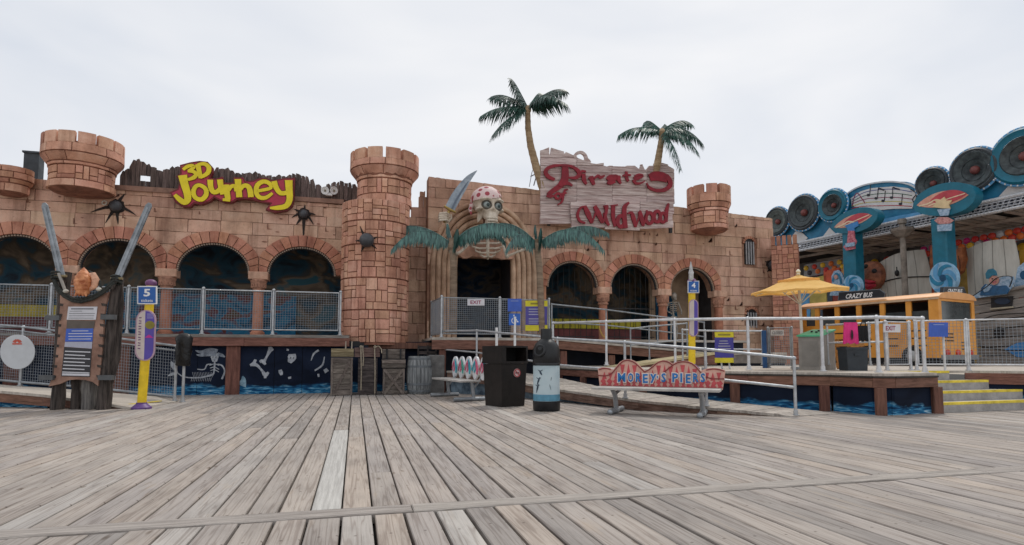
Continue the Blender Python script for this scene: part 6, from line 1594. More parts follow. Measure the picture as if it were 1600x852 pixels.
xr = aY(674, 490, 17.6).x; post(fn, (xr, 17.6, 1.5), (xr, 17.6, zt), 0.028)
mb = MB(); mb.tube([(XU[0], YU + .05, zb_), (xr, 17.55, zb_), (xr, 17.55, zt), (XU[0], YU + .05, zt)], 0.02, 8, closed=True); q = mb.build('panel_frame', GALVD, fn, smooth=True, ang=60); wire_panel(q, (XU[0], YU + .05, zb_), (xr, 17.55, zb_), (0, 0, zt - zb_), 0.06, 0.004)
# switchback ramps in front of the three arches
ru = thing('ramp', 'upper timber ramp passing the three right arches', 'ramp', (8, 16.4, 0.5))
p0, p1 = V((5.55, 16.04, 1.50)), V((10.6, 16.04, 1.10))
mb = MB(); mb.add([p0, p1, p1 + V((0, .85, 0)), p0 + V((0, .85, 0))] + [q - V((0, 0, .06)) for q in (p0, p1, p1 + V((0, .85, 0)), p0 + V((0, .85, 0)))], [(0, 1, 2, 3), (7, 6, 5, 4), (0, 4, 5, 1), (1, 5, 6, 2), (2, 6, 7, 3), (3, 7, 4, 0)]); mb.build('ramp_deck', DECKW, ru)
mb = MB(); mb.prism([p0 + V((0, .03, -.062)), p1 + V((0, .03, -.062)), p1 + V((0, .03, -.30)), p0 + V((0, .03, -.30))], (0, .05, 0)); mb.build('side_beam', BEAM, ru)
for x in (5.8, 7.3, 8.7, 10.0): mb = MB(); mb.cbox((x - 0.1, 16.2, -0.02), (0.2, 0, 0), (0, 0, 1.4 - 0.08 * (x - 5.55) - 0.22), (0, -0.08, 0), 0.01); mb.build('post', POSTW, ru)
mb = MB(); mb.box(10.605, 12.4, 14.95, 16.89, 1.03, 1.10); mb.build('landing', DECKW, ru)
mb = MB(); mb.box(10.605, 12.4, 14.97, 15.02, 0.78, 1.028); mb.build('side_beam', M('grey_beam', (0.20, 0.175, 0.155), 0.85, 0.3, 3, 0.4, 10), ru)
mb = MB(); mb.box(10.62, 12.4, 15.05, 15.1, -0.05, 0.78); mb.build('under_panel', MATS['navy_back_panel'], ru)
rl_ = thing('ramp', 'lower return ramp with a pale edge rising to the right behind the front railing', 'ramp', fl(1050, 15.6, 0.7))
q0, q1 = fl(968, 15.4, 0.715), fl(1120, 17.0, 1.10); bk = V((-0.05, 0.85, 0))
mb = MB(); mb.add([q0, q1, q1 + bk, q0 + bk] + [q - V((0, 0, .06)) for q in (q0, q1, q1 + bk, q0 + bk)], [(0, 1, 2, 3), (7, 6, 5, 4), (0, 4, 5, 1), (1, 5, 6, 2), (2, 6, 7, 3), (3, 7, 4, 0)]); mb.build('ramp_deck', M('pale_yellow_edge', (0.52, 0.44, 0.26), 0.8, 0.2, 3), rl_)
mb = MB(); mb.prism([q0 + V((0, .03, -.062)), q1 + V((0, .03, -.062)), q1 + V((0, .03, -.35)), q0 + V((0, .03, -.02 - .062))], (0, .05, 0)); mb.build('side_beam', BEAM, rl_)
pipe_rail('thin pipe railing beside the upper ramp in front of the arches', [(862, 475.5, 531, 16.9), (947, 484, 533, 17.25), (1027, 494.5, 540, 17.7), (1100, 504, 549, 18.1)], [0.5], 0.022, mat=GALVD)
pipe_rail('thin pipe railing on the lower return ramp', [(985, 514, 566, 15.6), (1014, 510.5, 563, 15.8), (1073, 505.5, 556, 16.4)], [0.5], 0.02, mat=GALVD)
pipe_rail('thin pipe railing behind the notice sign near the barred window', [(1066, 515.5, 568, 14.9), (1102, 517, 569, 15.0), (1190, 517.5, 570, 15.4)], [0.45], 0.022)

# ------------------------------------------------------------------ signs on the rails
def sign_plate(label, f, x0, y0, x1, y1, mat, name='sign', cat='sign', th=0.012):
    t = thing(name, label, cat, f((x0 + x1) / 2, y1))
    mb = MB(); gpoly(mb, f, [(x0, y0), (x1, y0), (x1, y1), (x0, y1)], 0.0, th); mb.build('plate', mat, t); return t
def put_text(t, f, s, x0, y0, x1, y1, mat, bold=0.02, lift=0.005):
    O, A = f(x0, y1), f(x1, y1) - f(x0, y1); H_ = (f(x0, y0) - f(x0, y1)); n = f.N
    if A.cross(H_).dot(n) < 0: pass
    text_mesh(s, O, A, H_, H_.length, A.length, bold, lift).build('lettering', mat, t)
def lines(t, f, rows, mat, lift=0.006):
    mb = MB()
    for (x0, x1, y, w_) in rows: gstroke(mb, f, [(x0, y), (x1, y)], w_, lift, 0.003, dens=1)
    mb.build('printed_lines', mat, t)
SIGNW = M('sign_off_white', (0.66, 0.65, 0.68), 0.5, 0.05); SRED = M('exit_maroon', (0.30, 0.03, 0.09), 0.5); NYEL = M('notice_yellow', (0.66, 0.58, 0.03), 0.5, 0.1, 6)
fu = plane_at((4, YU - 0.035, 2), (0, -1, 0))
t = sign_plate('white EXIT sign wired to the mesh railing by the skull gate', fu, 730.5, 467.5, 757, 477.5, SIGNW); put_text(t, fu, 'EXIT', 735, 469.7, 752, 475.2, SRED)
t = sign_plate('plain blue notice above the wheelchair sign on the upper mesh railing', fu, 793.5, 467, 815, 487, ROYAL); lines(t, fu, [(798, 810, 470.5, 0.9)], M('print_pale_blue', (0.3, 0.36, 0.6), 0.5))
t = sign_plate('yellow and indigo rules notice on the upper mesh railing', fu, 821, 470, 855.5, 517, NYEL)
mb = MB(); gpoly(mb, fu, [(821, 479), (855.3, 479), (855, 508), (821, 508)], 0.004, 0.003); ip = mb.build('indigo_panel', M('notice_violet', (0.085, 0.07, 0.30), 0.5, 0.1), t)
lines(ip, fu, [(826, 843, 483.2, 1.3), (826, 845, 487.4, 1.3), (826, 849, 491.6, 1.3), (826, 850, 498.5, 1.3), (826, 850, 502.0, 1.0), (826, 840, 505, 1.0)], PAPERG, 0.009)
lines(t, fu, [(829, 849, 474.5, 2.6)], M('notice_olive', (0.28, 0.24, 0.03), 0.5))
t = thing('wheelchair_sign', 'small blue wheelchair sign on a white post behind the trash bin', 'sign', fl(804, 15.8, 0.3))
fw = plane_at(fl(804, 15.9, 1), (0, -1, 0))
mb = MB(); mb.cyl(fl(804.5, 15.95, 0.3), aD(804.5, 495, 15.95), 0.035, 8); mb.build('post', WHITE, t, smooth=True)
mb = MB(); gpoly(mb, fw, [(795, 490), (813, 490), (813, 508.5), (795, 508.5)], 0.0, 0.012); p_ = mb.build('plate', M('access_blue', (0.03, 0.13, 0.50), 0.45), t)
mb = MB(); gstroke(mb, fw, [(803.2, 494.6), (803.6, 499), (807, 499.4), (808.6, 503.4), (810.2, 502.8)], 1.4, 0.004, 0.003, dens=1); gpoly(mb, fw, ell(803, 493.0, 1.1, 1.1, 8), 0.005, 0.003)
gstroke(mb, fw, [(801.6, 497.6), (799.6, 500.4), (800.6, 504.2), (804.2, 505.2), (806.4, 502.6)], 1.2, 0.0062, 0.003); gstroke(mb, fw, [(803.4, 496.8), (806.8, 497.0)], 1.1, 0.0075, 0.003, dens=1); mb.build('wheelchair_symbol', WHITE, p_)
mb = MB(); mb.cyl(fl(776, 15.6, 0.3), aD(776, 512, 15.6), 0.035, 8); tag(mb.build('white_post', WHITE, smooth=True), 'thin white post just left of the wheelchair sign, rising behind the trash bin', 'post')
# notice on the deck
fd = plane_at(fl(1132, 13.6, 1), V((-CF.x, -CF.y, 0)))
t = thing('notice_sign', 'free standing yellow and navy notice on the right deck beside the ticket pole', 'sign', fl(1132, 13.6, ZR))
for (y0, y1, mt) in ((519, 527.3, NYEL), (527.6, 559, INDIGO), (559.3, 567, NYEL)):
    mb = MB(); gpoly(mb, fd, [(1117, y0), (1146, y0), (1146.5, y1), (1117.5, y1)], 0.0, 0.02); q = mb.build('panel', mt, t)
    if mt is INDIGO: lines(q, fd, [(1124, 1137, 533, 1.2), (1123, 1138, 537, 1.2), (1122, 1141, 541, 1.2), (1122, 1142, 545, 1.2), (1122, 1140, 549, 0.9)], PAPERG)
    elif y0 < 520: lines(q, fd, [(1122, 1141, 523.2, 2.4)], MATS['notice_olive'])
for px in (1127, 1139):
    mb = MB(); mb.cyl(fl(px, 13.63, ZR), aD(px, 566, 13.63), 0.02, 8); mb.build('leg', GALV, t, smooth=True)
b4 = fl(1080, 13.1, ZR)
t, f4 = ticket_pole('yellow ticket pole with a blue 4 plate on the right deck', b4, plane_at(b4, V((CF.x, CF.y, 0)))(1081, 440), 0.075, '4', (1074.8, 439, 1092.5, 458), None, 1)
oval_sign(t, f4, 1076.5, 468, 1091, 526, 1084.5, 0)
mb = MB(); c = aD(1080, 437, 13.1); mb.lathe([(0.03, -0.02), (0.055, 0.02), (0.05, 0.12), (0.06, 0.15), (0.035, 0.22), (0.028, 0.30), (0.008, 0.40)], c, 10); mb.build('finial', M('finial_grey', (0.5, 0.5, 0.5), 0.5, 0.3, 9), t, smooth=True)

# ------------------------------------------------------------------ flip-flop bench
A2, B2 = V((0.42, -0.9075)), V((-0.9075, -0.42))                 # along the bench / towards its front, camera frame
O2 = V((-1.62, 14.72))
def q2(a, b, z): p = O2 + A2 * a + B2 * b; return cW(p.x, p.y, z)
bn = thing('bench', 'bench with a back made of white flip-flop shapes, left of the trash bin', 'bench', q2(0.9, 0, 0))
for a in (0.05, 1.75):
    pipe(bn, [q2(a, 0.42, 0.05), q2(a, -0.30, 0.05)], 0.045, 'foot_bar', GALVD); pipe(bn, [q2(a, -0.05, 0.05), q2(a, 0.0, 0.42)], 0.04, 'leg', GALVD)
    pipe(bn, [q2(a, -0.05, 0.3), q2(a, -0.22, 0.5), q2(a, -0.25, 0.85)], 0.03, 'back_support', GALVD)
for k in range(3):
    mb = MB(); mb.cbox(q2(-0.25, 0.30 - 0.16 * k, 0.42), q2(2.1, 0, 0) - q2(0, 0, 0), q2(0, -0.145, 0) - q2(0, 0, 0), (0, 0, 0.04), 0.006); mb.build('seat_slat', M('grey_bench_slat', (0.42, 0.40, 0.375), 0.8, 0.2, 4, 0.3, 12), bn)
SOLE = M('flip_flop_white', (0.70, 0.71, 0.73), 0.5, 0.1, 6); AQUA = M('strap_aqua', (0.05, 0.40, 0.50), 0.45, 0.3, 8); PINKS = M('strap_pink', (0.70, 0.14, 0.24), 0.45, 0.2, 8); GRN = M('strap_green', (0.10, 0.42, 0.34), 0.45, 0.2, 8)
for k in range(5):
    a = 0.02 + 0.47 * k; bb = -0.2
    P_ = lambda u, z, l=0.0: q2(a + u, bb + l, z)
    poly = []
    for i in range(24):
        an = 2 * pi * i / 24; sx_, sz_ = cos(an), sin(an); wv = 0.205 if sz_ > 0 else 0.165; wv = wv * (1 - 0.18 * max(0, 1 - abs(sz_ + 0.15) * 3))
        poly.append(P_(sx_ * wv + 0.03 * sz_, 0.72 + 0.265 * sz_))
    mb = MB(); mb.prism(poly, q2(0, -0.04, 0) - q2(0, 0, 0)); fo = mb.build('flip_flop', SOLE, bn)
    n_ = (q2(0, 1, 0) - q2(0, 0, 0)).normalized()
    c1, c2 = ((AQUA, PINKS), (GRN, PINKS), (AQUA, PINKS), (PINKS, AQUA), (AQUA, PINKS))[k]
    mb = MB(); mb.ribbon([P_(0.02, 0.90, .012), P_(0.10, 0.82, .02), P_(0.15, 0.70, .012), P_(0.12, 0.58, .012)], [0.06, 0.10, 0.13, 0.06], n_, -n_ * 0.012); mb.build('strap', c1, fo)
    mb = MB(); mb.ribbon([P_(0.02, 0.88, .016), P_(-0.07, 0.79, .024), P_(-0.14, 0.66, .016)], [0.035, 0.045, 0.04], n_, -n_ * 0.012); mb.ribbon([P_(0.02, 0.885, .019), P_(0.05, 0.78, .03), P_(0.03, 0.68, .02), P_(-0.05, 0.62, .017)], [0.03, 0.04, 0.05, 0.03], n_, -n_ * 0.01); mb.build('strap', c2, fo)

# ------------------------------------------------------------------ roller-coaster bench
A3, B3 = V((0.915, -0.403)), V((0.403, 0.915))                    # along / to the back
O3 = V((1.675, 10.16))
def q3(a, b, z): p = O3 + A3 * a + B3 * b; return cW(p.x, p.y, z)
bn = thing('bench', 'bench with a red roller-coaster shaped back and blue lettering', 'bench', q3(0.75, 0.4, 0))
for a in (0.0, 1.46):
    mb = MB(); mb.tube([q3(a, -0.02, 0.045), q3(a, 0.86, 0.045)], 0.045, 10); mb.ball(q3(a, -0.03, 0.045), 0.05, 10, 8); mb.build('foot_bar', GALVD, bn, smooth=True)
    mb = MB(); mb.tube([q3(a, 0.42, 0.05), q3(a, 0.33, 0.3), q3(a, 0.16, 0.42)], 0.042, 10); mb.ball(q3(a, 0.42, 0.05), 0.06, 10, 8); mb.ball(q3(a, 0.33, 0.3), 0.048, 8, 6); mb.build('leg', GALV, bn, smooth=True)
    pipe(bn, [q3(a, 0.36, 0.34), q3(a, 0.66, 0.38), q3(a, 0.67, 0.80)], 0.032, 'back_support', GALVD)
for k in range(3):
    mb = MB(); mb.cbox(q3(-0.34, 0.02 + 0.165 * k, 0.415), q3(2.10, 0, 0) - q3(0, 0, 0), q3(0, 0.15, 0) - q3(0, 0, 0), (0, 0, 0.042), 0.008); mb.build('seat_slat', MATS['grey_bench_slat'], bn)
fb = plane_at(q3(0, 0.58, 0.6), q3(0, -1, 0) - q3(0, 0, 0))
K5 = 4.571; Z5 = lambda x, y: (900 + x / K5, 540 + y / K5)
ol = [(155, 165), (190, 155), (240, 162), (268, 172), (290, 145), (312, 118), (335, 104), (362, 98), (392, 101), (420, 112), (445, 133), (470, 162), (500, 186), (530, 158), (560, 132), (590, 113), (622, 103), (655, 107), (690, 130), (712, 118), (740, 111), (770, 109), (800, 112), (828, 122), (852, 140), (872, 160), (890, 181), (930, 165), (965, 161), (1000, 161), (1035, 167), (1066, 178), (1060, 240), (1047, 318), (600, 304), (170, 297)]
SALM = M('bench_salmon', (0.62, 0.36, 0.29), 0.55, 0.15, 6); BRED = M('bench_red', (0.50, 0.075, 0.085), 0.55, 0.15, 5); DRED = M('bench_track_red', (0.22, 0.035, 0.035), 0.5)
mb = MB(); gpoly(mb, fb, [Z5(*p) for p in ol], 0.0, 0.03); bb = mb.build('backrest', SALM, bn)
def otop(x):
    for p, q in zip(ol[:32], ol[1:32]):
        if p[0] <= x <= q[0]: return p[1] + (q[1] - p[1]) * (x - p[0]) / max(1, q[0] - p[0])
    return 170
MAT_LAT = M('bench_lattice_cream', (0.68, 0.46, 0.38), 0.55, 0.12, 6)
# triangles of red left between the painted lattice of the coaster
mb = MB(); q = 0
for k, x in enumerate(range(182, 1040, 43)):
    ty, by = otop(x + 21) + 22, 290 + (x - 170) * 0.022
    mid = (ty * 0.45 + by * 0.55)
    segs_ = [(ty + 8, mid), (mid + 6, by - 5)] if by - ty > 90 else [(ty + 12, by - 8)]
    for (u, v) in segs_:
        up = (k % 2 == 0)
        tri = [(x + 4, v), (x + 38, v), (x + 21, u)] if up else [(x + 4, u), (x + 38, u), (x + 21, v)]
        if v - u > 14: gpoly(mb, fb, [Z5(*p) for p in tri], 0.004, 0.003)
mb.build('red_lattice', BRED, bb, kind='stuff')
mb = MB()
for xx in range(175, 1050, 44):
    for yb_, s in ((250, 1), (282, -1)):
        gpoly(mb, fb, [Z5(xx, yb_ + 4 + (xx - 170) * .02), Z5(xx + 20, yb_ - 18 + (xx - 170) * .02), Z5(xx + 40, yb_ + 4 + (xx - 170) * .02), Z5(xx + 20, yb_ + 26 + (xx - 170) * .02)][:3 if s < 0 else 4], 0.0075 if s > 0 else 0.0112, 0.003)
mb.build('red_diamonds', BRED, bb, kind='stuff')
for pts in ([(160, 214), (215, 216), (255, 200), (290, 160), (330, 118), (365, 106), (410, 118), (450, 150), (492, 192)], [(492, 190), (540, 160), (580, 126), (622, 112), (660, 120), (690, 140)], [(620, 200), (680, 150), (730, 122), (780, 117), (830, 132), (870, 168), (905, 210), (950, 232), (1000, 238), (1058, 238)], [(165, 172), (205, 163), (250, 170)], [(930, 176), (975, 168), (1020, 172), (1060, 184)]):
    mb = MB(); gstroke(mb, fb, [Z5(*p) for p in pts], 8 / K5, 0.0155, 0.004); mb.build('track', DRED, bb)
word = "MOREY'S PIERS"
wx = [300, 372, 428, 478, 530, 577, 610, 0, 688, 745, 785, 836, 890]; ww = [56, 40, 40, 38, 46, 10, 34, 0, 44, 16, 36, 42, 34]
BLT = M('bench_letter_blue', (0.015, 0.16, 0.44), 0.5, 0.1); BLS = M('bench_letter_outline', (0.70, 0.58, 0.53), 0.5)  # cream border drawn round each blue letter
for ch, x, w_ in zip(word, wx, ww):
    if ch == ' ': continue
    yb_ = 262 + (x - 300) * 0.003 + (6 if ch in 'DEY' else 0); yt = yb_ - 66 if ch != "'" else yb_ - 40
    if ch == "'": yb_ = yb_ - 26; yt = yb_ - 22
    c_ = 'y' if ch == 'Y' else ch
    for lift, mt, bd_, g in ((0.017, BLS, 0.10, 6), (0.0225, BLT, 0.03, -1)):
        O, E1, U1 = fb(*Z5(x - g, yb_ + g)), fb(*Z5(x + w_ + g, yb_ + g)), fb(*Z5(x - g, yt - g)); A = E1 - O; H_ = U1 - O
        text_mesh(c_, O, A, H_, H_.length, A.length, bd_, lift).build('letter', mt, bb)

# ------------------------------------------------------------------ trash bin and bottle bin
tb = thing('trash_bin', 'dark brown square litter bin with a hooded top and a round no smoking sticker', 'bin', cW(-0.05, 12.0, 0))
BIN = M('dark_brown_plastic', (0.015, 0.012, 0.011), 0.5, 0.3, 6, 0.1, 40, spec=0.3); c0 = V((-0.20, 11.62)); l1, r1 = V((-0.60, 0.80)), V((0.80, 0.60))
def qb(u, v, z): p = c0 + r1 * u + l1 * v; return cW(p.x, p.y, z)
def frustum(mb, s0, s1, z0, z1):
    a0, b0 = s0; a1, b1 = s1
    p = [qb(a0, a0, z0), qb(b0, a0, z0), qb(b0, b0, z0), qb(a0, b0, z0), qb(a1, a1, z1), qb(b1, a1, z1), qb(b1, b1, z1), qb(a1, b1, z1)]
    mb.add(p, [(3, 2, 1, 0), (4, 5, 6, 7), (0, 1, 5, 4), (1, 2, 6, 5), (2, 3, 7, 6), (3, 0, 4, 7)])
mb = MB(); frustum(mb, (0.0, 0.56), (-0.035, 0.595), 0.0, 0.84); mb.build('body', BIN, tb)
mb = MB(); frustum(mb, (-0.055, 0.615), (-0.055, 0.615), 0.845, 0.89); mb.build('rim', BIN, tb)
mb = MB()
mb.frame_box(qb(-0.05, -0.05, 0.89), qb(0.07, -0.05, 0) - qb(-0.05, -0.05, 0), qb(-0.05, 0.61, 0) - qb(-0.05, -0.05, 0), (0, 0, 0.27))
mb.frame_box(qb(0.572, -0.05, 0.89), qb(0.61, -0.05, 0) - qb(0.572, -0.05, 0), qb(-0.05, 0.61, 0) - qb(-0.05, -0.05, 0), (0, 0, 0.27))
mb.frame_box(qb(0.071, 0.3, 0.89), qb(0.571, 0.3, 0) - qb(0.071, 0.3, 0), qb(-0.05, 0.61, 0) - qb(-0.05, 0.3, 0), (0, 0, 0.268))
mb.frame_box(qb(-0.05, -0.05, 1.161), qb(0.61, -0.05, 0) - qb(-0.05, -0.05, 0), qb(-0.05, 0.61, 0) - qb(-0.05, -0.05, 0), (0, 0, 0.035))
mb.build('hood', BIN, tb, kind=None)
mb = MB(); mb.frame_box(qb(0.075, 0.28, 0.90), qb(0.565, 0.28, 0) - qb(0.075, 0.28, 0), qb(0, 0.29, 0) - qb(0, 0.28, 0), (0, 0, 0.24)); mb.build('opening', M('bin_hole', (0.003, 0.003, 0.003), 0.8), tb)
nb_ = (qb(0, -1, 0) - qb(0, 0, 0)).normalized(); c = qb(0.35, -0.033, 0.66); X = (qb(1, 0, 0) - qb(0, 0, 0)).normalized()
mb = MB(); mb.prism([c + nb_ * 0.006 + X * 0.085 * cos(2 * pi * k / 20) + V((0, 0, 0.085 * sin(2 * pi * k / 20))) for k in range(20)], -nb_ * 0.02); s_ = mb.build('sticker', M('sticker_pink', (0.62, 0.45, 0.44), 0.5), tb)
mb = MB(); mb.ribbon([c + nb_ * 0.010 + X * 0.073 * cos(2 * pi * k / 20) + V((0, 0, 0.073 * sin(2 * pi * k / 20))) for k in range(20)], [0.016] * 20, nb_, -nb_ * 0.003, True); mb.ribbon([c + nb_ * 0.012 - X * 0.05 + V((0, 0, 0.05)), c + nb_ * 0.012 + X * 0.05 - V((0, 0, 0.05))], [0.016] * 2, nb_, -nb_ * 0.003); mb.build('red_ring', M('sticker_red', (0.42, 0.04, 0.05), 0.5), s_)
mb = MB(); mb.ribbon([c + nb_ * 0.0085 - X * 0.045, c + nb_ * 0.0085 + X * 0.045], [0.022] * 2, nb_, -nb_ * 0.002); mb.build('cigarette', BLACK, s_)
# bottle bin
bc = fl(853.5, 10.95, 0)
bt = thing('bottle_bin', 'recycling bin shaped like a black bottle with a pale blue painted band', 'bin', bc)
BOT = M('black_bottle_plastic', (0.012, 0.013, 0.015), 0.38, 0.25, 6)
mb = MB(); mb.lathe([(0.235, 0.0), (0.25, 0.02), (0.25, 0.175), (0.243, 0.18)], bc, 40); mb.build('base', BOT, bt, smooth=True, ang=40)
lb_ = mural_material('bottle_label', (0.42, 0.52, 0.56), [(0.47, 0.58, 0.62), (0.53, 0.63, 0.665)], scale=2.0)
mb = MB(); mb.lathe([(0.242, 0.18), (0.244, 0.82)], bc, 48); lbl = mb.build('label_band', lb_, bt, smooth=True)
mb = MB(); mb.lathe([(0.246, 0.185), (0.246, 0.30)], bc, 48); mb.build('water_stripe', M('label_water', (0.10, 0.27, 0.38), 0.5, 0.25, 6), lbl, smooth=True)
mb = MB(); mb.lathe([(0.235, 0.821), (0.253, 0.825), (0.253, 0.86), (0.247, 0.87), (0.253, 0.88), (0.254, 1.00), (0.25, 1.08), (0.236, 1.15), (0.205, 1.215), (0.163, 1.262), (0.125, 1.29), (0.104, 1.31), (0.102, 1.48), (0.095, 1.495), (0.001, 1.495)], bc, 44); mb.build('bottle', BOT, bt, smooth=True, ang=35)
for k, (an, z, n_) in enumerate(((-38, 0.56, 5), (-30, 0.70, 3), (-44, 0.43, 6), (18, 0.60, 3), (12, 0.45, 4))):
    mb = MB()
    th = -pi / 2 - PSI + radians(an); d_ = V((cos(th), sin(th), 0)); tz = V((0, 0, 1)); tx = V((-d_.y, d_.x, 0))
    sl = (0.5, -0.8, 0.35, 0.2, -0.3)[k]
    mb.ribbon([bc + d_ * 0.2465 + tx * (0.03 * sl * (j - n_ / 2)) + tz * (z + 0.034 * (j - n_ / 2)) for j in range(n_)], [(0.004 + 0.034 * sin(pi * (j + 0.3) / n_) ** 2) * (1 if k < 3 else 0.5) for j in range(n_)], d_, -d_ * 0.003)
    if k < 3: mb.ribbon([bc + d_ * 0.248 + tx * (0.05 - 0.05 * j) + tz * (z + 0.02 + 0.025 * abs(j - 1)) for j in range(3)], [0.006, 0.02, 0.006], d_, -d_ * 0.003)
    mb.build('painted_bird' if k < 3 else 'small_mark', M('label_navy', (0.02, 0.04, 0.07), 0.5) if k < 3 else M('label_grey', (0.2, 0.26, 0.28), 0.5), lbl)
th = -pi / 2 - PSI + radians(-33); d_ = V((cos(th), sin(th), 0.32)).normalized(); X = d_.cross(V((0, 0, 1))).normalized(); Y = d_.cross(X); c = bc + V((cos(th) * 0.236, sin(th) * 0.236, 1.09))
mb = MB(); mb.tube([c + X * 0.10 * cos(2 * pi * k / 20) + Y * 0.10 * sin(2 * pi * k / 20) for k in range(20)], 0.026, 8, closed=True); rg = mb.build('opening_rim', BOT, bt, smooth=True)
mb = MB(); mb.lathe([(0.098, -0.004), (0.098, 0.012), (0.001, 0.012)], c, 20, (X, Y, d_)); mb.build('opening', MATS['bin_hole'], rg)  # near-black disc paints the dark of the hole on the closed bottle

# ------------------------------------------------------------------ umbrella, podium and things on the right deck
ub_ = fl(1254, 13.0, ZR)
t = thing('patio_umbrella', 'open yellow patio umbrella on a white pole on the right deck', 'umbrella', ub_)
tp = aD(1247.5, 432, 13.0)
mb = MB(); mb.tube([ub_, tp], 0.03, 10); mb.build('pole', M('white_pole', (0.68, 0.66, 0.64), 0.45, 0.08), t, smooth=True)
mb = MB(); mb.cyl(ub_, ub_ + V((0, 0, 0.06)), 0.25, 20); mb.build('foot', GALVD, t, smooth=True, ang=40)
ax = (tp - ub_).normalized(); X = ax.cross(V((0, 1, 0))).normalized(); Y = ax.cross(X)
CAN = M('yellow_canvas', (0.92, 0.55, 0.15), 0.8, 0.08, 3, 0.2, 12, col2=(0.95, 0.61, 0.21))
n, l = nodes_of(CAN); b = n['Principled BSDF']; tr_ = n.new('ShaderNodeBsdfTranslucent'); mxs = n.new('ShaderNodeMixShader'); mxs.inputs[0].default_value = 0.38
l(b.inputs['Base Color'].links[0].from_socket, tr_.inputs['Color']); l(b.outputs[0], mxs.inputs[1]); l(tr_.outputs[0], mxs.inputs[2]); l(mxs.outputs[0], n['Material Output'].inputs['Surface'])
def canopy(r0, z0, r1, z1, nm, sag, thick=0.006):
    mb = MB(); n = 8; R_ = 4
    vs = []; fs = []
    for j in range(R_ + 1):
        s = j / R_; rr = r0 + (r1 - r0) * s; zz = z0 + (z1 - z0) * s - sag * sin(pi * s)
        for k in range(n * 2):
            a = 2 * pi * (k + 0.5) / (n * 2) + 0.2; f_ = 1.0 if k % 2 == 0 else (0.94 + 0.0 * s); dz = 0 if k % 2 == 0 else -0.0 + 0.03 * s * (r1 > 0.5)
            vs.append(tp + X * (rr * f_ * cos(a)) + Y * (rr * f_ * sin(a)) + ax * (zz + dz))
    m = n * 2
    for j in range(R_):
        for k in range(m): fs.append((j * m + k, j * m + (k + 1) % m, (j + 1) * m + (k + 1) % m, (j + 1) * m + k))
    mb.add(vs, fs)
    for k in range(m):                                   # hem
        a_, b2 = vs[R_ * m + k], vs[R_ * m + (k + 1) % m]; mb.add([a_, b2, b2 - ax * 0.045, a_ - ax * 0.045], [(0, 1, 2, 3)])
    return mb.build(nm, CAN, t, smooth=True, ang=12)
canopy(0.30, -0.05, 1.02, -0.33, 'canopy', 0.03); canopy(0.02, 0.03, 0.44, -0.07, 'vent_cap', 0.02)
for k in range(8):
    a = 2 * pi * (2 * k + 0.5) / 16 + 0.2; d_ = X * cos(a) + Y * sin(a); mb = MB(); mb.tube([tp - ax * 0.06, tp + d_ * 1.0 - ax * 0.345], 0.012, 5); mb.tube([tp - ax * 0.62, tp + d_ * 0.5 - ax * 0.2], 0.009, 5); mb.build('rib', M('umbrella_rib', (0.6, 0.6, 0.58), 0.4), t)
mb = MB(); mb.lathe([(0.03, 0.0), (0.045, 0.03), (0.03, 0.05), (0.05, 0.08), (0.035, 0.12), (0.001, 0.14)], tp + ax * 0.02, 12); mb.build('finial', M('finial_cream', (0.72, 0.66, 0.5), 0.5), t, smooth=True)
# podium
pc = fl(1283, 12.3, ZR); ex, ey = V((-1, 0.02, 0)), V((0.45, 0.9, 0)).normalized()
ex = (fl(1247, 12.45, 0) - fl(1283, 12.3, 0)); ex.z = 0; wl = ex.length; ex.normalize(); ey = (fl(1304, 12.95, 0) - fl(1283, 12.3, 0)); ey.z = 0; wd = ey.length; ey.normalize()
t = thing('podium', 'grey steel control podium with a sloping green top beside the umbrella pole', 'podium', pc)
PODM = M('podium_steel', (0.25, 0.23, 0.205), 0.55, 0.15, 4, metal=0.2)
h0, h1 = 0.70, 0.84
bp_ = [pc, pc + ex * wl, pc + ex * wl + ey * wd, pc + ey * wd]; tp_ = [bp_[0] + V((0, 0, h0)), bp_[1] + V((0, 0, h0)), bp_[2] + V((0, 0, h1)), bp_[3] + V((0, 0, h1))]
mb = MB(); mb.add(bp_ + tp_, [(0, 1, 2, 3), (7, 6, 5, 4), (0, 4, 5, 1), (1, 5, 6, 2), (2, 6, 7, 3), (3, 7, 4, 0)]); mb.build('cabinet', PODM, t)
tq = [p + V((0, 0, 0.004)) for p in tp_]; cc = sum(tq, V((0, 0, 0))) / 4; tq = [cc + (p - cc) * 1.09 for p in tq]
mb = MB(); mb.prism(tq, (0, 0, 0.03)); top_ = mb.build('green_top', M('podium_green', (0.07, 0.42, 0.22), 0.45, 0.12, 6), t)
nrm = (tq[1] - tq[0]).cross(tq[3] - tq[0]).normalized(); nrm = nrm if nrm.z > 0 else -nrm
for u, v in ((0.3, 0.5), (0.45, 0.4), (0.5, 0.65), (0.7, 0.5)):
    c = tq[0].lerp(tq[1], u).lerp(tq[3].lerp(tq[2], u), v) + nrm * 0.03; mb = MB(); mb.cyl(c, c + nrm * 0.03, 0.025, 10); mb.build('button', BLACK, top_, smooth=True, ang=40)
mb = MB(); a = pc + ex * 0.06 - ey * 0.008 + V((0, 0, 0.08)); mb.frame_box(a, ex * (wl - 0.12), ey * 0.012, (0, 0, 0.52)); mb.build('door', M('podium_door', (0.21, 0.195, 0.175), 0.5, 0.12, 4, metal=0.2), t)
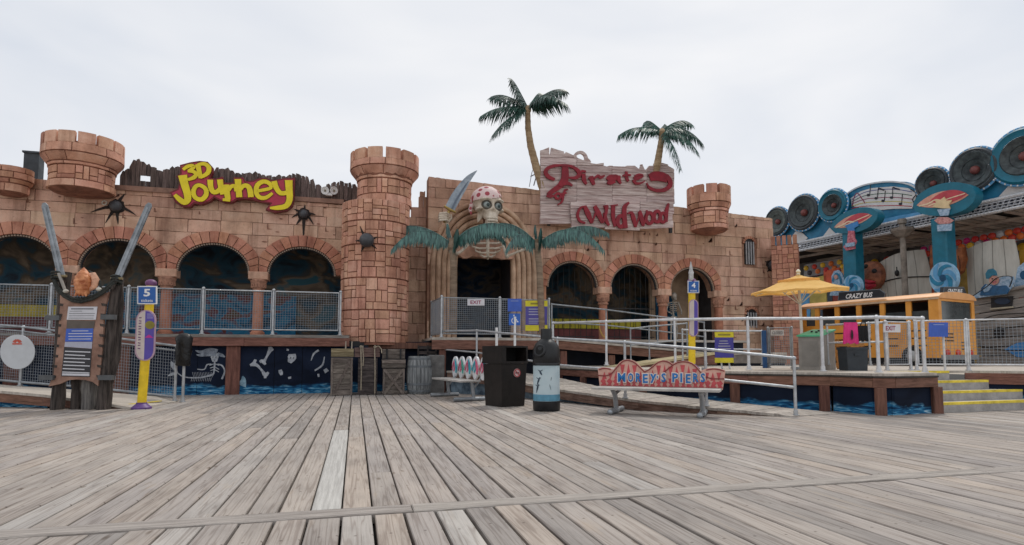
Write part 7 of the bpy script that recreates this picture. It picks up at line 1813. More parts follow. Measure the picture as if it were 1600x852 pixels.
# inner rail with clothes
pipe_rail('inner pipe rail behind the deck corner, hung with a pink shirt', [(1292, 508, 570, 12.6), (1357, 505, 571, 12.4), (1381, 504, 572, 12.3)], [0.55], 0.022)
pk = fl(1328, 12.42, 0); fp = plane_at(fl(1328, 12.40, 1), V((-CF.x, -CF.y, 0)))
t = thing('shirt', 'bright pink shirt draped over the inner rail', 'shirt', fp(1328, 538))
def cloth(mb, f, x0, x1, ytop, ybot, fold, lift, seed):
    r = random.Random(seed); n, m = 14, 8; vs = []; fs = []
    for j in range(m + 1):
        for k in range(n + 1):
            s = j / m; px = x0 + (x1 - x0) * k / n + (k / n - 0.5) * 4 * s; py = ytop + (ybot - ytop) * s + (1.2 * sin(k * 1.1) if j == m else 0)
            vs.append(f(px, py) + f.N * (lift + fold * sin(k * 1.25 + 0.7 * s + seed) * (0.3 + s)))
    for j in range(m):
        for k in range(n): i = j * (n + 1) + k; fs.append((i, i + 1, i + n + 2, i + n + 1))
    base = len(mb.v); mb.add(vs, fs)
    mb.add([v - f.N * 0.03 for v in vs], [tuple(reversed(q)) for q in fs])
    edge = [k for k in range(n + 1)] ; tot = len(vs)
    for k in range(n): a, b = base + k, base + k + 1; mb.f.append([a, a + tot, b + tot, b]); mb.mi.append(0); a, b = base + m * (n + 1) + k, base + m * (n + 1) + k + 1; mb.f.append([b, b + tot, a + tot, a]); mb.mi.append(0)
    for j in range(m): a, b = base + j * (n + 1), base + (j + 1) * (n + 1); mb.f.append([b, b + tot, a + tot, a]); mb.mi.append(0); a, b = a + n, b + n; mb.f.append([a, a + tot, b + tot, b]); mb.mi.append(0)
mb = MB(); cloth(mb, fp, 1318, 1338.5, 504, 537, 0.014, 0.03, 1); mb.build('cloth', M('hot_pink_cloth', (0.75, 0.045, 0.24), 0.8, 0.12, 6), t, smooth=True)
mb = MB(); gstroke(mb, fp, [(1328.8, 516), (1329.5, 524), (1329, 531)], [1.5, 3.2, 1.2], 0.055, 0.01); mb.build('print', BLACK, t)
t = thing('bag', 'black cloth bag hung on the inner rail right of the pink shirt', 'bag', fp(1347, 534)); mb = MB(); cloth(mb, fp, 1341, 1354, 509, 533, 0.012, 0.02, 4); mb.build('cloth', M('black_cloth', (0.01, 0.01, 0.012), 0.8), t, smooth=True); mb = MB(); mb.tube([fp(1344, 510), fp(1345, 504) + fp.N * 0.03, fp(1351, 504) + fp.N * 0.03, fp(1352, 510)], 0.01, 6); mb.build('strap', MATS['black_cloth'], t)
t = sign_plate('narrow white paper strip on the inner rail beside the black bag', fp, 1355.5, 505.5, 1360.5, 527, SIGNW, 'paper_strip', 'paper'); lines(t, fp, [(1356.3, 1359.8, 509, 1), (1356.3, 1359.8, 513, 1), (1356.3, 1359.8, 517, 1), (1356.3, 1359.8, 521, 1)], MATS['print_grey'])
# storage bin
c = fl(1331, 12.0, ZR); t = thing('storage_bin', 'dark slate plastic storage bin under the pink shirt', 'bin', c); SL = M('slate_plastic', (0.028, 0.036, 0.045), 0.45, 0.15, 6)
mb = MB(); A, B = CR * 0.215, V((CF.x, CF.y, 0)) * 0.16
mb.add([c - A * .9 - B, c + A * .9 - B, c + A * .9 + B, c - A * .9 + B, c - A - B * 1.05 + V((0, 0, .42)), c + A - B * 1.05 + V((0, 0, .42)), c + A + B * 1.05 + V((0, 0, .42)), c - A + B * 1.05 + V((0, 0, .42))], [(3, 2, 1, 0), (4, 5, 6, 7), (0, 1, 5, 4), (1, 2, 6, 5), (2, 3, 7, 6), (3, 0, 4, 7)]); mb.build('tub', SL, t)
mb = MB(); mb.frame_box(c - A * 1.06 - B * 1.12 + V((0, 0, .421)), A * 2.12, B * 2.24, (0, 0, 0.05)); mb.build('lid', SL, t)
mb = MB(); mb.frame_box(c - A * .3 - B * 1.16 + V((0, 0, .3)), A * .6, B * .14, (0, 0, 0.05)); mb.build('handle', SL, t)
# wooden pallet sides behind
t = thing('pallet', 'orange brown slatted pallet leaning behind the storage bin', 'pallet', fl(1328, 13.4, ZR))
for k in range(4):
    mb = MB(); a, b = fl(1306, 13.4, ZR + 0.03 + 0.16 * k), fl(1350, 13.4, ZR + 0.03 + 0.16 * k); mb.frame_box(a, b - a, V((0, 0.03, 0)), (0, 0, 0.11)); mb.build('slat', M('orange_slat', (0.42, 0.19, 0.05), 0.7, 0.2, 4), t)
for px in (1310, 1328, 1346): mb = MB(); mb.frame_box(fl(px, 13.4, ZR) + V((0, 0.035, 0)), (0.05, 0, 0), (0, 0.05, 0), (0, 0, 0.68)); mb.build('bearer', MATS['orange_slat'], t)
# EXIT gate and mesh panels right of it
def mesh_fence(label, pts, zt_, zb2, group=None, sp=0.062, mat=None, kind='mesh_railing', cat='railing', rr=0.025):
    """pts: (px, d) ; heights above the deck"""
    P = [fl(p, d, ZR) for p, d in pts]; t = thing(kind, label, cat, sum(P, V((0, 0, 0))) / len(P), group); mat = mat or GALV
    for p in P: post(t, p, p + V((0, 0, zt_)), rr, True, mat)
    for a, b in zip(P[:-1], P[1:]):
        u = (b - a).normalized() * 0.035; a, b = a + u, b - u
        mb = MB(); mb.tube([a + V((0, 0, zb2)), b + V((0, 0, zb2)), b + V((0, 0, zt_)), a + V((0, 0, zt_))], rr * 0.85, 8, closed=True); f_ = mb.build('panel_frame', mat, t, smooth=True, ang=60)
        wire_panel(f_, a + V((0, 0, zb2)), b + V((0, 0, zb2)), (0, 0, zt_ - zb2), sp)
    return t
BRG = MATS['bright_galvanised']
mesh_fence('narrow mesh gate with a white EXIT sign behind the deck corner', [(1384, 12.2), (1421, 12.4)], 1.0, 0.12, sp=0.05, kind='mesh_gate', cat='gate', mat=BRG)
fe = plane_at(fl(1394, 12.1, 1.4), V((-CF.x, -CF.y, 0))); t = sign_plate('white EXIT sign on the narrow mesh gate in front of the bus', fe, 1380.5, 506.8, 1407, 519.5, SIGNW); put_text(t, fe, 'EXIT', 1384, 509.5, 1399, 516.5, SRED)
mesh_fence('mesh railing behind the stairs in front of the bus and the ship', [(1430, 12.45), (1510.5, 12.1), (1606, 11.7), (1700, 11.4)], 1.03, 0.12, mat=BRG)
fe2 = plane_at(fl(1466, 11.9, 1.4), V((-CF.x, -CF.y, 0))); t = sign_plate('plain royal blue sign on a post behind the stair railing', fe2, 1451.5, 504, 1481.5, 526.5, ROYAL); lines(t, fe2, [(1458, 1475, 507.5, 1.0)], MATS['print_pale_blue'])
mb = MB(); mb.cyl(fl(1474, 12.0, ZR), aD(1474, 526, 12.0), 0.022, 8); mb.build('post', BRG, t, smooth=True)
# gate beside the low brick tower, blue post
mesh_fence('small mesh gate with a white sign in front of the low brick tower', [(1200, 14.6), (1237, 14.3)], 0.98, 0.06, sp=0.05, kind='mesh_gate', cat='gate', mat=GALVD)
fg = plane_at(fl(1215, 14.3, 1.4), V((-CF.x, -CF.y, 0))); t = sign_plate('small white CLOSED sign on the mesh gate by the low brick tower', fg, 1204.5, 515.5, 1225, 524.5, M('sign_grey_white', (0.5, 0.5, 0.5), 0.5)); put_text(t, fg, 'CLOSED', 1206.5, 518, 1223, 522.5, MATS['print_grey'], 0.01)
mb = MB(); p = fl(1190, 14.6, ZR); mb.cbox(p, CR * 0.09, (0, 0, 0.92), V((-CF.x, -CF.y, 0)) * 0.08, 0.008)
tag(mb.build('blue_post', M('deep_blue_paint', (0.02, 0.08, 0.22), 0.5, 0.2)), 'short dark blue square post left of the small mesh gate', 'post')

mb = MB(); mb.tube([aY(936, 503, 17.9), aY(937, 515, 17.85), aY(941, 524, 17.8), aY(948, 530, 17.8)], 0.018, 6)
tag(mb.build('hose', M('hose_yellow', (0.55, 0.36, 0.08), 0.6), smooth=True), 'thin yellow hose hanging off the column between the first and second right arches', 'hose')
# ------------------------------------------------------------------ the music ride at the right
RA_, RB_ = cW(13.54, 27.7, 0), cW(17.1, 19.8, 0)
ru_ = (RB_ - RA_).normalized(); rn_ = V((ru_.y, -ru_.x, 0)); rn_ = rn_ if rn_.dot(CAM - RA_) > 0 else -rn_
def rplane(off): return plane_at(RA_ + rn_ * off, rn_)
R0 = rplane(0.0)
TEAL = M('ride_teal', (0.010, 0.15, 0.29), 0.45, 0.15, 3, col2=(0.02, 0.20, 0.36)); TEALG = M('pillar_teal', (0.006, 0.135, 0.21), 0.45, 0.15, 3); SKYB = M('ride_sky_blue', (0.10, 0.32, 0.58), 0.45, 0.15, 4)
BULB = M('bulb_white', (0.70, 0.72, 0.75), 0.35, 0.1); PALE = M('music_panel_white', (0.58, 0.57, 0.57), 0.5, 0.08, 4)
rd_ = thing('music_ride', 'blue ride front topped by loudspeakers and a band of music notes at the right', 'fairground ride', R0(1420, 560))
def rpoly(name, parent, f, pts, lift, th, mat): mb = MB(); gpoly(mb, f, pts, lift, th); return mb.build(name, mat, parent)
hd = [(1203, 395), (1203, 345), (1236, 325), (1241, 331), (1283, 312), (1288, 318), (1322, 302), (1345, 290), (1380, 283), (1415, 284), (1434, 292), (1438, 281), (1462, 268), (1484, 270), (1500, 258), (1552, 244), (1566, 232), (1600, 210), (1660, 185), (1660, 300), (1600, 305), (1440, 338), (1320, 364), (1252, 379), (1215, 395)]
rpoly('header_board', rd_, R0, hd, -0.05, 0.25, TEAL)
arc_o = [(1318, 312), (1326, 301), (1345, 291), (1370, 285.5), (1395, 284), (1420, 288), (1434, 296)]
mb = MB(); gstroke(mb, R0, arc_o, [2.2] * 7, 0.02, 0.05); mb.build('header_trim', M('trim_grey', (0.55, 0.57, 0.6), 0.4), rd_)
mp_ = [(1329, 310), (1345, 299), (1362, 294), (1395, 291.5), (1418, 294), (1433, 301), (1430, 312), (1425, 326), (1395, 326.5), (1368, 329), (1345, 325), (1331, 322)]
ms = rpoly('music_panel', rd_, R0, mp_, 0.0, 0.03, PALE)
SC = [M('staff_navy', (0.03, 0.05, 0.22), 0.5), M('staff_green', (0.03, 0.10, 0.06), 0.5), M('staff_maroon', (0.22, 0.03, 0.08), 0.5), M('staff_yellow', (0.5, 0.42, 0.08), 0.5), M('staff_red', (0.4, 0.03, 0.04), 0.5)]
for k in range(5):
    mb = MB(); yo = k * 6.3; gstroke(mb, R0, [(1331, 312 + yo * 0.55), (1350, 301 + yo * 0.85), (1375, 296.5 + yo), (1400, 296 + yo), (1425, 300 + yo * 0.9)], 1.0, 0.006 + 0.001 * k, 0.004); mb.build('staff_line', SC[k], ms)
NOTE = M('note_black', (0.012, 0.012, 0.02), 0.5)
for nx, ny, hx in ((1357, 305, 4), (1369, 310, 4), (1380, 314, 4), (1393, 309, 0), (1407, 319, 3)):
    mb = MB(); gpoly(mb, R0, ell(nx, ny, 2.8, 2.1, 10), 0.014, 0.008); gstroke(mb, R0, [(nx + 2, ny), (nx + 2 + hx * 0.4, ny - 16)], 1.1, 0.0155, 0.006, dens=1)
    if nx in (1369, 1393): gstroke(mb, R0, [(nx + 2 + hx * 0.4, ny - 16), (nx + 13, ny - 12.5)], 2.0, 0.017, 0.006, dens=1)
    mb.build('note', NOTE, ms)
mb = MB(); gstroke(mb, R0, [(1432, 322), (1426, 312), (1432, 303), (1423, 296)], 1.6, 0.014, 0.006); mb.build('zigzag', NOTE, ms)
mb = MB(); gstroke(mb, R0, [(1332, 322), (1335, 308), (1340, 302), (1348, 312), (1352, 318)], 1.3, 0.014, 0.006); mb.build('clef', SC[2], ms)
for pts in ([(1236, 372), (1246, 357), (1262, 372), (1256, 378), (1238, 382)], [(1284, 372), (1296, 356), (1306, 366), (1288, 371)], [(1560, 308), (1580, 286), (1640, 268), (1640, 292)]): rpoly('music_panel', rd_, R0, pts, 0.0, 0.04, PALE)
for pts in ([(1312, 364), (1340, 352), (1400, 338), (1438, 331), (1438, 336), (1320, 362)],): rpoly('blue_wave', rd_, R0, pts, 0.0, 0.03, SKYB)
CONE = M('speaker_cone', (0.035, 0.045, 0.052), 0.6, 0.3, 5, col2=(0.075, 0.095, 0.10)); CAP_ = M('speaker_dust_cap', (0.17, 0.05, 0.045), 0.5, 0.2, 5); SUR = M('speaker_surround', (0.05, 0.06, 0.07), 0.55, 0.2, 6); CONEG = M('speaker_cone_green', (0.09, 0.115, 0.115), 0.6, 0.25, 5, col2=(0.14, 0.165, 0.16))
for px, py, ry, rim, cone in ((1218, 347, 22, SUR, CONEG), (1259, 333, 27.5, SUR, CONE), (1305.5, 321.5, 24.5, TEALG, CONE), (1461, 287.5, 24.5, SUR, CONE), (1526, 266.5, 34, SUR, CONE), (1603, 245, 44, TEALG, CONE)):
    c = R0(px, py) + rn_ * 0.16; d = (c - CAM).dot(CF); R_ = ry * d / FPX; axs = (ru_, V((0, 0, 1)), rn_ if ru_.cross(V((0, 0, 1))).dot(rn_) > 0 else rn_)
    mb = MB(); mb.lathe([(R_, -0.24), (R_, 0.08), (R_ * 0.93, 0.14), (R_ * 0.86, 0.10), (R_ * (0.84 if rim is SUR else 0.70), 0.09)], c, 32, axs, caps=False); sp_ = mb.build('speaker', rim, rd_, smooth=True, ang=35)
    ro = R_ * (0.84 if rim is SUR else 0.70)
    mb = MB(); mb.lathe([(ro, 0.085), (ro * 0.94, 0.13), (ro * 0.86, 0.10), (ro * 0.80, 0.07), (ro * 0.62, 0.02), (ro * 0.60, 0.035), (ro * 0.58, 0.0), (ro * 0.30, -0.10), (0.001, -0.11)], c, 32, axs, caps=False); mb.build('cone', cone, sp_, smooth=True, ang=25)
    mb = MB(); mb.ball(c - rn_ * 0.06, ro * 0.24, 14, 10); mb.build('dust_cap', CAP_, sp_, smooth=True)
    mb = MB(); n = max(26, int(R_ * 34))
    for k in range(n):
        a = 2 * pi * k / n; p = c + ru_ * (R_ * 1.04 * cos(a)) + V((0, 0, R_ * 1.04 * sin(a))) + rn_ * 0.03; mb.ball(p, 0.035, 6, 4)
    mb.build('bulb_ring', BULB, sp_, kind='stuff')
    mb = MB(); mb.tube([c + ru_ * (R_ * 1.04 * cos(2 * pi * k / 30)) + V((0, 0, R_ * 1.04 * sin(2 * pi * k / 30))) for k in range(30)], 0.045, 6, closed=True); mb.build('ring_channel', SKYB, sp_, smooth=True)
# lattice band
tl = lambda px: 379.5 - (px - 1252) * 0.2195; bl = lambda px: 391.5 - (px - 1252) * 0.198
band = thing  # keep name use simple
mb = MB(); gpoly(mb, R0, [(1250, tl(1250)), (1640, tl(1640)), (1640, bl(1640)), (1250, bl(1250))], -0.10, 0.02); mb.build('band_backing', M('band_dark_blue', (0.10, 0.12, 0.16), 0.6, 0.3, 5), rd_)
TR = M('truss_white', (0.56, 0.58, 0.61), 0.45, 0.12, 8)
for fn_, rr in ((tl, 0.07), (bl, 0.06)):
    mb = MB(); mb.tube([R0(px, fn_(px)) + rn_ * 0.05 for px in (1250, 1350, 1450, 1550, 1640)], rr, 8); mb.build('chord', TR, rd_, smooth=True)
    mb = MB()
    for k in range(70):
        px = 1252 + 386 * k / 69; mb.ball(R0(px, fn_(px)) + rn_ * 0.12, 0.028, 5, 4)
    mb.build('bulb_row', BULB, rd_, kind='stuff')
mb = MB()
a0, a1, b0, b1 = R0(1250, tl(1250)), R0(1640, tl(1640)), R0(1250, bl(1250)), R0(1640, bl(1640)); n = 56
for k in range(n):
    s0, s1 = k / n, (k + 1) / n
    for (p, q, l_) in ((a0.lerp(a1, s0), b0.lerp(b1, s1), 0.02), (b0.lerp(b1, s0), a0.lerp(a1, s1), 0.05)): mb.beam(p + rn_ * l_, q + rn_ * l_, 0.025, 0.035, up=rn_)
for s in (0.25, 0.5, 0.75): mb.beam(a0.lerp(b0, s) + rn_ * 0.085, a1.lerp(b1, s) + rn_ * 0.085, 0.025, 0.045, up=rn_)
mb.build('lattice', M('lattice_pale', (0.50, 0.53, 0.58), 0.5, 0.15, 6), rd_, kind='stuff')
# roof boards under the canopy, running back from the front
zr = b0.z + 0.02; back = -rn_ * 5.0
RB1 = M('roof_underside', (0.42, 0.35, 0.30), 0.85, 0.25, 2, col2=(0.52, 0.45, 0.40), orand=0.35); RB2 = M('roof_gap_black', (0.012, 0.011, 0.01), 0.9)
mb = MB(); L_ = (b1 - b0).length; mb.frame_box(b0 + V((0, 0, 0.12)) - ru_ * 5.0, ru_ * (L_ + 6), back, (0, 0, 0.08)); mb.build('roof_deck', RB2, rd_)
n = 32
for k in range(n):
    if k % 9 == 6: continue
    mb = MB(); mb.frame_box(b0 + V((0, 0, 0.0)) + ru_ * (L_ * 1.1 * k / n) - rn_ * 0.12, ru_ * (L_ * 1.1 / n * 0.55), back * 0.97, (0, 0, 0.08)); mb.build('roof_board', RB1, rd_)
for s in (0.25, 0.6): mb = MB(); mb.frame_box(b0 + back * s + V((0, 0, -0.10)) - ru_ * 1.5, ru_ * (L_ + 2), back * 0.03, (0, 0, 0.095)); mb.build('purlin', RB1, rd_)
# back wall of the ride with painted panels and coloured lamps
RW = rplane(-4.0); w0 = RA_ - rn_ * 4.0 - ru_ * 9.0
cols = [(0.30, 0.05, 0.04), (0.45, 0.32, 0.05), (0.02, 0.13, 0.22), (0.42, 0.13, 0.03), (0.08, 0.22, 0.40), (0.36, 0.07, 0.03), (0.40, 0.26, 0.06), (0.05, 0.07, 0.10)]
ww_ = (L_ + 11.5) / 22
for k in range(22):
    c_ = cols[k % 8]; mt = M(f'ride_panel_{k % 8}', c_, 0.6, 0.35, 0.9, col2=tuple(min(1, v * 1.7) for v in c_))
    mb = MB(); mb.frame_box(w0 + ru_ * (ww_ * k + 0.01) + V((0, 0, 0.6)), ru_ * (ww_ - 0.02), -rn_ * 0.1, (0, 0, 4.1)); mb.build('wall_panel', mt, rd_)
mb = MB(); mb.frame_box(w0 + V((0, 0, 4.71)), ru_ * (L_ + 11.5), -rn_ * 0.1, (0, 0, 1.5)); mb.build('lamp_band', M('lamp_band_grey', (0.09, 0.085, 0.085), 0.7, 0.4, 1.5, col2=(0.16, 0.15, 0.15)), rd_)
LC = [(0.55, 0.03, 0.03), (0.7, 0.16, 0.03), (0.7, 0.42, 0.03), (0.5, 0.5, 0.52), (0.05, 0.04, 0.05), (0.6, 0.05, 0.03), (0.5, 0.02, 0.15)]
rr_ = random.Random(4)
for j in range(2):
    for k in range(32):
        c = w0 + ru_ * ((L_ + 11) * (k + 0.5 * j + 0.3) / 32.5) + V((0, 0, 4.85 + 0.42 * j + 0.5 * k / 32)); ci = rr_.randrange(len(LC)); mb = MB(); mb.lathe([(0.19, 0.0), (0.17, 0.06), (0.09, 0.10), (0.001, 0.11)], c, 12, (ru_, V((0, 0, 1)), rn_)); mb.build('colour_lamp', M(f'lamp_colour_{ci}', LC[ci], 0.4, 0.1), rd_, smooth=True)
# strips of coloured lamps and bright painted panels nearer the front
RL = rplane(-1.6); rq = random.Random(8); BANDM = M('lamp_strip_grey', (0.26, 0.25, 0.255), 0.7, 0.3, 3)
for q in ([(1256, 414), (1347, 398), (1347, 416), (1256, 434)], [(1440, 385), (1466, 380), (1466, 398), (1440, 404)], [(1494, 374), (1612, 350), (1612, 372), (1494, 394)]):
    st2 = rpoly('lamp_strip', rd_, RL, q, 0.0, 0.05, BANDM); nl = max(2, int((q[1][0] - q[0][0]) / 13))
    for k in range(nl):
        for j in range(2):
            s_ = (k + 0.3 + 0.4 * j) / nl; v_ = 0.3 + 0.42 * j; tpx = q[0][0] + (q[1][0] - q[0][0]) * s_; ty = q[0][1] + (q[1][1] - q[0][1]) * s_; by = q[3][1] + (q[2][1] - q[3][1]) * s_
            c = RL(tpx, ty + (by - ty) * v_); ci = rq.choice((0, 1, 1, 2, 3, 4, 5, 6)); mb = MB(); mb.lathe([(0.13, 0.0), (0.12, 0.05), (0.06, 0.09), (0.001, 0.10)], c, 10, (ru_, V((0, 0, 1)), rn_)); mb.build('colour_lamp', M(f'lamp_colour_{ci}', LC[ci], 0.4, 0.1), st2, smooth=True)
for q, c_ in (([(1266, 436), (1292, 430), (1293, 474), (1266, 476)], (0.52, 0.40, 0.08)), ([(1288, 424), (1313, 418), (1315, 440), (1289, 446)], (0.62, 0.09, 0.03)), ([(1316, 420), (1328, 418), (1328, 444), (1317, 446)], (0.60, 0.26, 0.05)), ([(1250, 452), (1267, 450), (1267, 500), (1250, 500)], (0.08, 0.30, 0.56)), ([(1594, 392), (1612, 388), (1612, 420), (1595, 424)], (0.62, 0.36, 0.04)), ([(1456, 400), (1467, 396), (1467, 440), (1456, 442)], (0.46, 0.14, 0.03))):
    rpoly('painted_panel', rd_, RL, q, 0.06, 0.05, M('bright_panel_%d' % int(q[0][0]), c_, 0.5, 0.25, 1.5))
# ------------------------------------------------------------------ pillars with surfboards and swirls
def pillar(label, x0, x1, ytop, ybot, off, plate, board, rest_, swirl, deco):
    f = rplane(off); t = thing('surfboard_pillar', label, 'pillar', V((f((x0 + x1) / 2, ybot).x, f((x0 + x1) / 2, ybot).y, ZR)), 'surfboard pillars of the music ride')
    a, b = f(x0, ytop), f(x1, ytop); wd = (b - a); wd.z = 0
    mb = MB(); mb.cbox(V((a.x, a.y, ZR)), wd, (0, 0, a.z - ZR), rn_ * 0.55, 0.05); mb.build('column', TEALG, t)
    g_ = rplane(off + 0.60)
    cx, cy, rx, ry, tilt = plate; rot = lambda u, v: (cx + u * cos(tilt) - v * sin(tilt) * 0.4, cy + u * sin(tilt) + v * cos(tilt))
    mb = MB(); gpoly(mb, g_, [rot(rx * cos(2 * pi * k / 36), ry * sin(2 * pi * k / 36) * (1.0 if sin(2 * pi * k / 36) < 0 else 0.9 + 0.15 * cos(2 * pi * k / 36))) for k in range(36)], 0.0, 0.45); pl = mb.build('surfboard_plate', TEALG, t, smooth=True, ang=30)
    leaf = lambda u0, u1, hgt, dv: [rot(u0 + (u1 - u0) * s, dv - hgt * sin(pi * s) ** 0.8) for s in [k / 14 for k in range(15)]] + [rot(u0 + (u1 - u0) * s, dv + hgt * 0.72 * sin(pi * s) ** 0.8) for s in [1 - k / 14 for k in range(1, 14)]]
    mb = MB(); gpoly(mb, g_, leaf(-rx * 0.88, rx * 0.78, ry * 0.52, -ry * 0.02), 0.012, 0.012); sb = mb.build('surfboard', M('surfboard_peach', (0.62, 0.27, 0.20), 0.45, 0.15, 3, col2=(0.68, 0.38, 0.29)), pl)
    mb = MB(); gpoly(mb, g_, leaf(-rx * 0.45, rx * 0.74, ry * 0.42, -ry * 0.10), 0.020, 0.007); mb.build('surfboard_red', M('surfboard_red', (0.45, 0.05, 0.07), 0.45, 0.15, 3), sb)
    mb = MB(); gstroke(mb, g_, [rot(-rx * 0.5, ry * 0.16), rot(0, ry * 0.0), rot(rx * 0.68, -ry * 0.14)], 1.5, 0.026, 0.005); gstroke(mb, g_, [rot(-rx * 0.8, ry * 0.05), rot(-rx * 0.5, ry * 0.02), rot(-rx * 0.25, -ry * 0.12), rot(0, ry * 0.1)], 2.2, 0.028, 0.005); mb.build('surfboard_stripe', M('surfboard_cream', (0.68, 0.55, 0.38), 0.5, 0.15, 6), sb)
    for nm, pts, mt, lf in deco: mb = MB(); gpoly(mb, g_, pts, lf, 0.05); mb.build(nm, mt, pl)
    sx_, sy_, sr = swirl; h_ = rplane(off + 0.75); mb = MB(); gpoly(mb, h_, ell(sx_, sy_, sr * 0.86, sr, 28), 0.0, 0.2); sw = mb.build('swirl', M('swirl_pale', (0.26, 0.47, 0.66), 0.45, 0.2, 6), t)
    for k in range(6):
        ph = k * pi / 3; pts = [(sx_ + 0.86 * sr * s * cos(ph + 2.4 * s), sy_ + sr * s * sin(ph + 2.4 * s)) for s in (0.05, 0.3, 0.55, 0.78, 0.95)]
        mb = MB(); gstroke(mb, h_, pts, [sr * .1, sr * .2, sr * .26, sr * .22, sr * .06], 0.012 + 0.002 * k, 0.01); mb.build('swirl_arm', M('swirl_teal', (0.02, 0.20, 0.36), 0.45, 0.2, 6) if k % 2 else SKYB, sw)
    mb = MB(); gpoly(mb, h_, ell(sx_, sy_, sr * 0.2, sr * 0.22, 12), 0.03, 0.01); mb.build('swirl_eye', M('swirl_dark', (0.008, 0.07, 0.16), 0.45), sw)
DB = M('deco_blue', (0.04, 0.20, 0.48), 0.5, 0.15, 6); DR = M('deco_red', (0.45, 0.05, 0.10), 0.5, 0.3, 14, col2=(0.6, 0.22, 0.26)); DC = M('deco_cream', (0.66, 0.52, 0.30), 0.5, 0.1); DP = M('deco_pink', (0.50, 0.19, 0.19), 0.5, 0.3, 14, col2=(0.62, 0.33, 0.31)); DL = M('deco_pale_blue', (0.22, 0.40, 0.60), 0.5, 0.3, 14, col2=(0.4, 0.52, 0.66))
pillar('narrower teal pillar with a red surfboard plate, behind the umbrella', 1328.5, 1348, 366, 470, 0.6, (1335, 346, 37.5, 20, -0.30), None, None, (1331, 446, 16),
       [('blue_band', [(1321, 353), (1341, 346), (1343, 353), (1336, 357), (1337, 361), (1326, 361), (1325, 357)], DB, 0.06), ('red_flower', [(1327, 361), (1336, 361), (1337, 372), (1340, 378), (1337, 384), (1338, 389), (1324, 392), (1319, 386), (1325, 380), (1326, 370)], DR, 0.07), ('blue_patch', [(1324, 381), (1338, 379), (1338, 385), (1324, 387)], DL, 0.13)])
pillar('wider teal pillar with a red surfboard plate and a cream star, above the bus front', 1467.5, 1491.5, 345, 470, 0.6, (1475.5, 313, 50, 27, -0.20), None, None, (1473.5, 434.5, 25),
       [('cream_star', [(1458, 324), (1464, 317), (1462, 312), (1470, 313), (1477, 308), (1480, 314), (1489, 313), (1484, 320), (1486, 326), (1474, 326)], DC, 0.06), ('blue_band', [(1466, 328), (1486, 326), (1483, 337), (1471, 338)], DL, 0.07), ('pink_patch', [(1463, 345), (1470, 340), (1484, 340), (1493, 345), (1487, 350), (1470, 351)], DP, 0.13), ('blue_patch', [(1467, 352), (1490, 350), (1489, 361), (1468, 362)], DL, 0.12)])
# ------------------------------------------------------------------ the play ship: sails, mast, hull, painted figures
SAIL = M('grey_sail', (0.50, 0.48, 0.43), 0.85, 0.12, 1.5, 0.2, 8, col2=(0.58, 0.56, 0.51), stretch=(3, 3, 0.5))
fs_ = rplane(-0.6); fs2 = rplane(0.2)
def sail(label, pts, f, seam):
    t = thing('ship_sail', label, 'sail', f(*pts[-1])); mb = MB()
    # bulging sail: grid between left and right edges
    (l0, l1, r0, r1, top, bot) = pts[0], pts[1], pts[2], pts[3], None, None
    n = 10; vs = []; fs = []
    for j in range(n + 1):
        v = j / n; lp = (l0[0] + (l1[0] - l0[0]) * v, l0[1] + (l1[1] - l0[1]) * v); rp = (r0[0] + (r1[0] - r0[0]) * v + 6 * sin(pi * v), r0[1] + (r1[1] - r0[1]) * v)
        for k in range(n + 1):
            s = k / n; vs.append(f(lp[0] + (rp[0] - lp[0]) * s, lp[1] + (rp[1] - lp[1]) * s - 5 * sin(pi * s) * (1 - v)) + f.N * (0.35 * sin(pi * s) * sin(pi * (0.15 + 0.7 * v))))
    for j in range(n):
        for k in range(n): i = j * (n + 1) + k; fs.append((i, i + 1, i + n + 2, i + n + 1))
    mb.add(vs, fs); mb.add([v - f.N * 0.04 for v in vs], [tuple(reversed(q)) for q in fs]); mb.build('canvas', SAIL, t, smooth=True)
    for k in (2, 4, 6, 8):
        mb = MB(); col = [vs[j * (n + 1) + k] + f.N * 0.008 for j in range(n + 1)]; mb.ribbon(col, [0.02] * len(col), f.N, -f.N * 0.01); mb.build('seam', M('sail_seam', (0.27, 0.26, 0.235), 0.85), t)
    if seam is not None:
        mb = MB(); row = [vs[seam * (n + 1) + k] + f.N * 0.02 for k in range(n + 1)]; mb.tube(row, 0.025, 6); mb.build('yard_rope', BLACK, t)
    return t
sail('pale grey ship sail crossed by a black rope, behind the bus roof', [(1372, 412), (1377, 475), (1444, 390), (1453, 475)], fs_, 5)
sail('larger pale grey ship sail at the right edge above the blue painted sailor', [(1508.5, 391), (1514, 475), (1585, 374), (1590, 470)], fs_, None)
lp = fs_(1414, 428) + rn_ * 0.5; t = thing('block', 'small dark pulley hanging on the black rope of the left sail', 'pulley', lp); mb = MB(); mb.ball(lp, 0.12, 8, 6, (0.7, 0.7, 1.1)); mb.build('wheel', BLACK, t); mb = MB(); mb.tube([lp, lp + V((0, 0, 0.25))], 0.02, 6); mb.build('hook', BLACK, t)
mp0 = rplane(0.4)(1411.5, 395); d = (mp0 - CAM).dot(CF); t = thing('mast', 'stone grey ship mast with a crow\'s nest above the left sail', 'mast', mp0)
CN = M('crows_nest_grey', (0.20, 0.175, 0.15), 0.8, 0.3, 3, 0.4, 8, col2=(0.30, 0.265, 0.23)); fm_ = rplane(0.4)
zt = lambda y: fm_(1411.5, y).z
k_ = d / FPX
mb = MB(); mb.lathe([(4.5 * k_, zt(470)), (4.2 * k_, zt(372))], (mp0.x, mp0.y, 0), 12); mb.build('pole', CN, t, smooth=True)
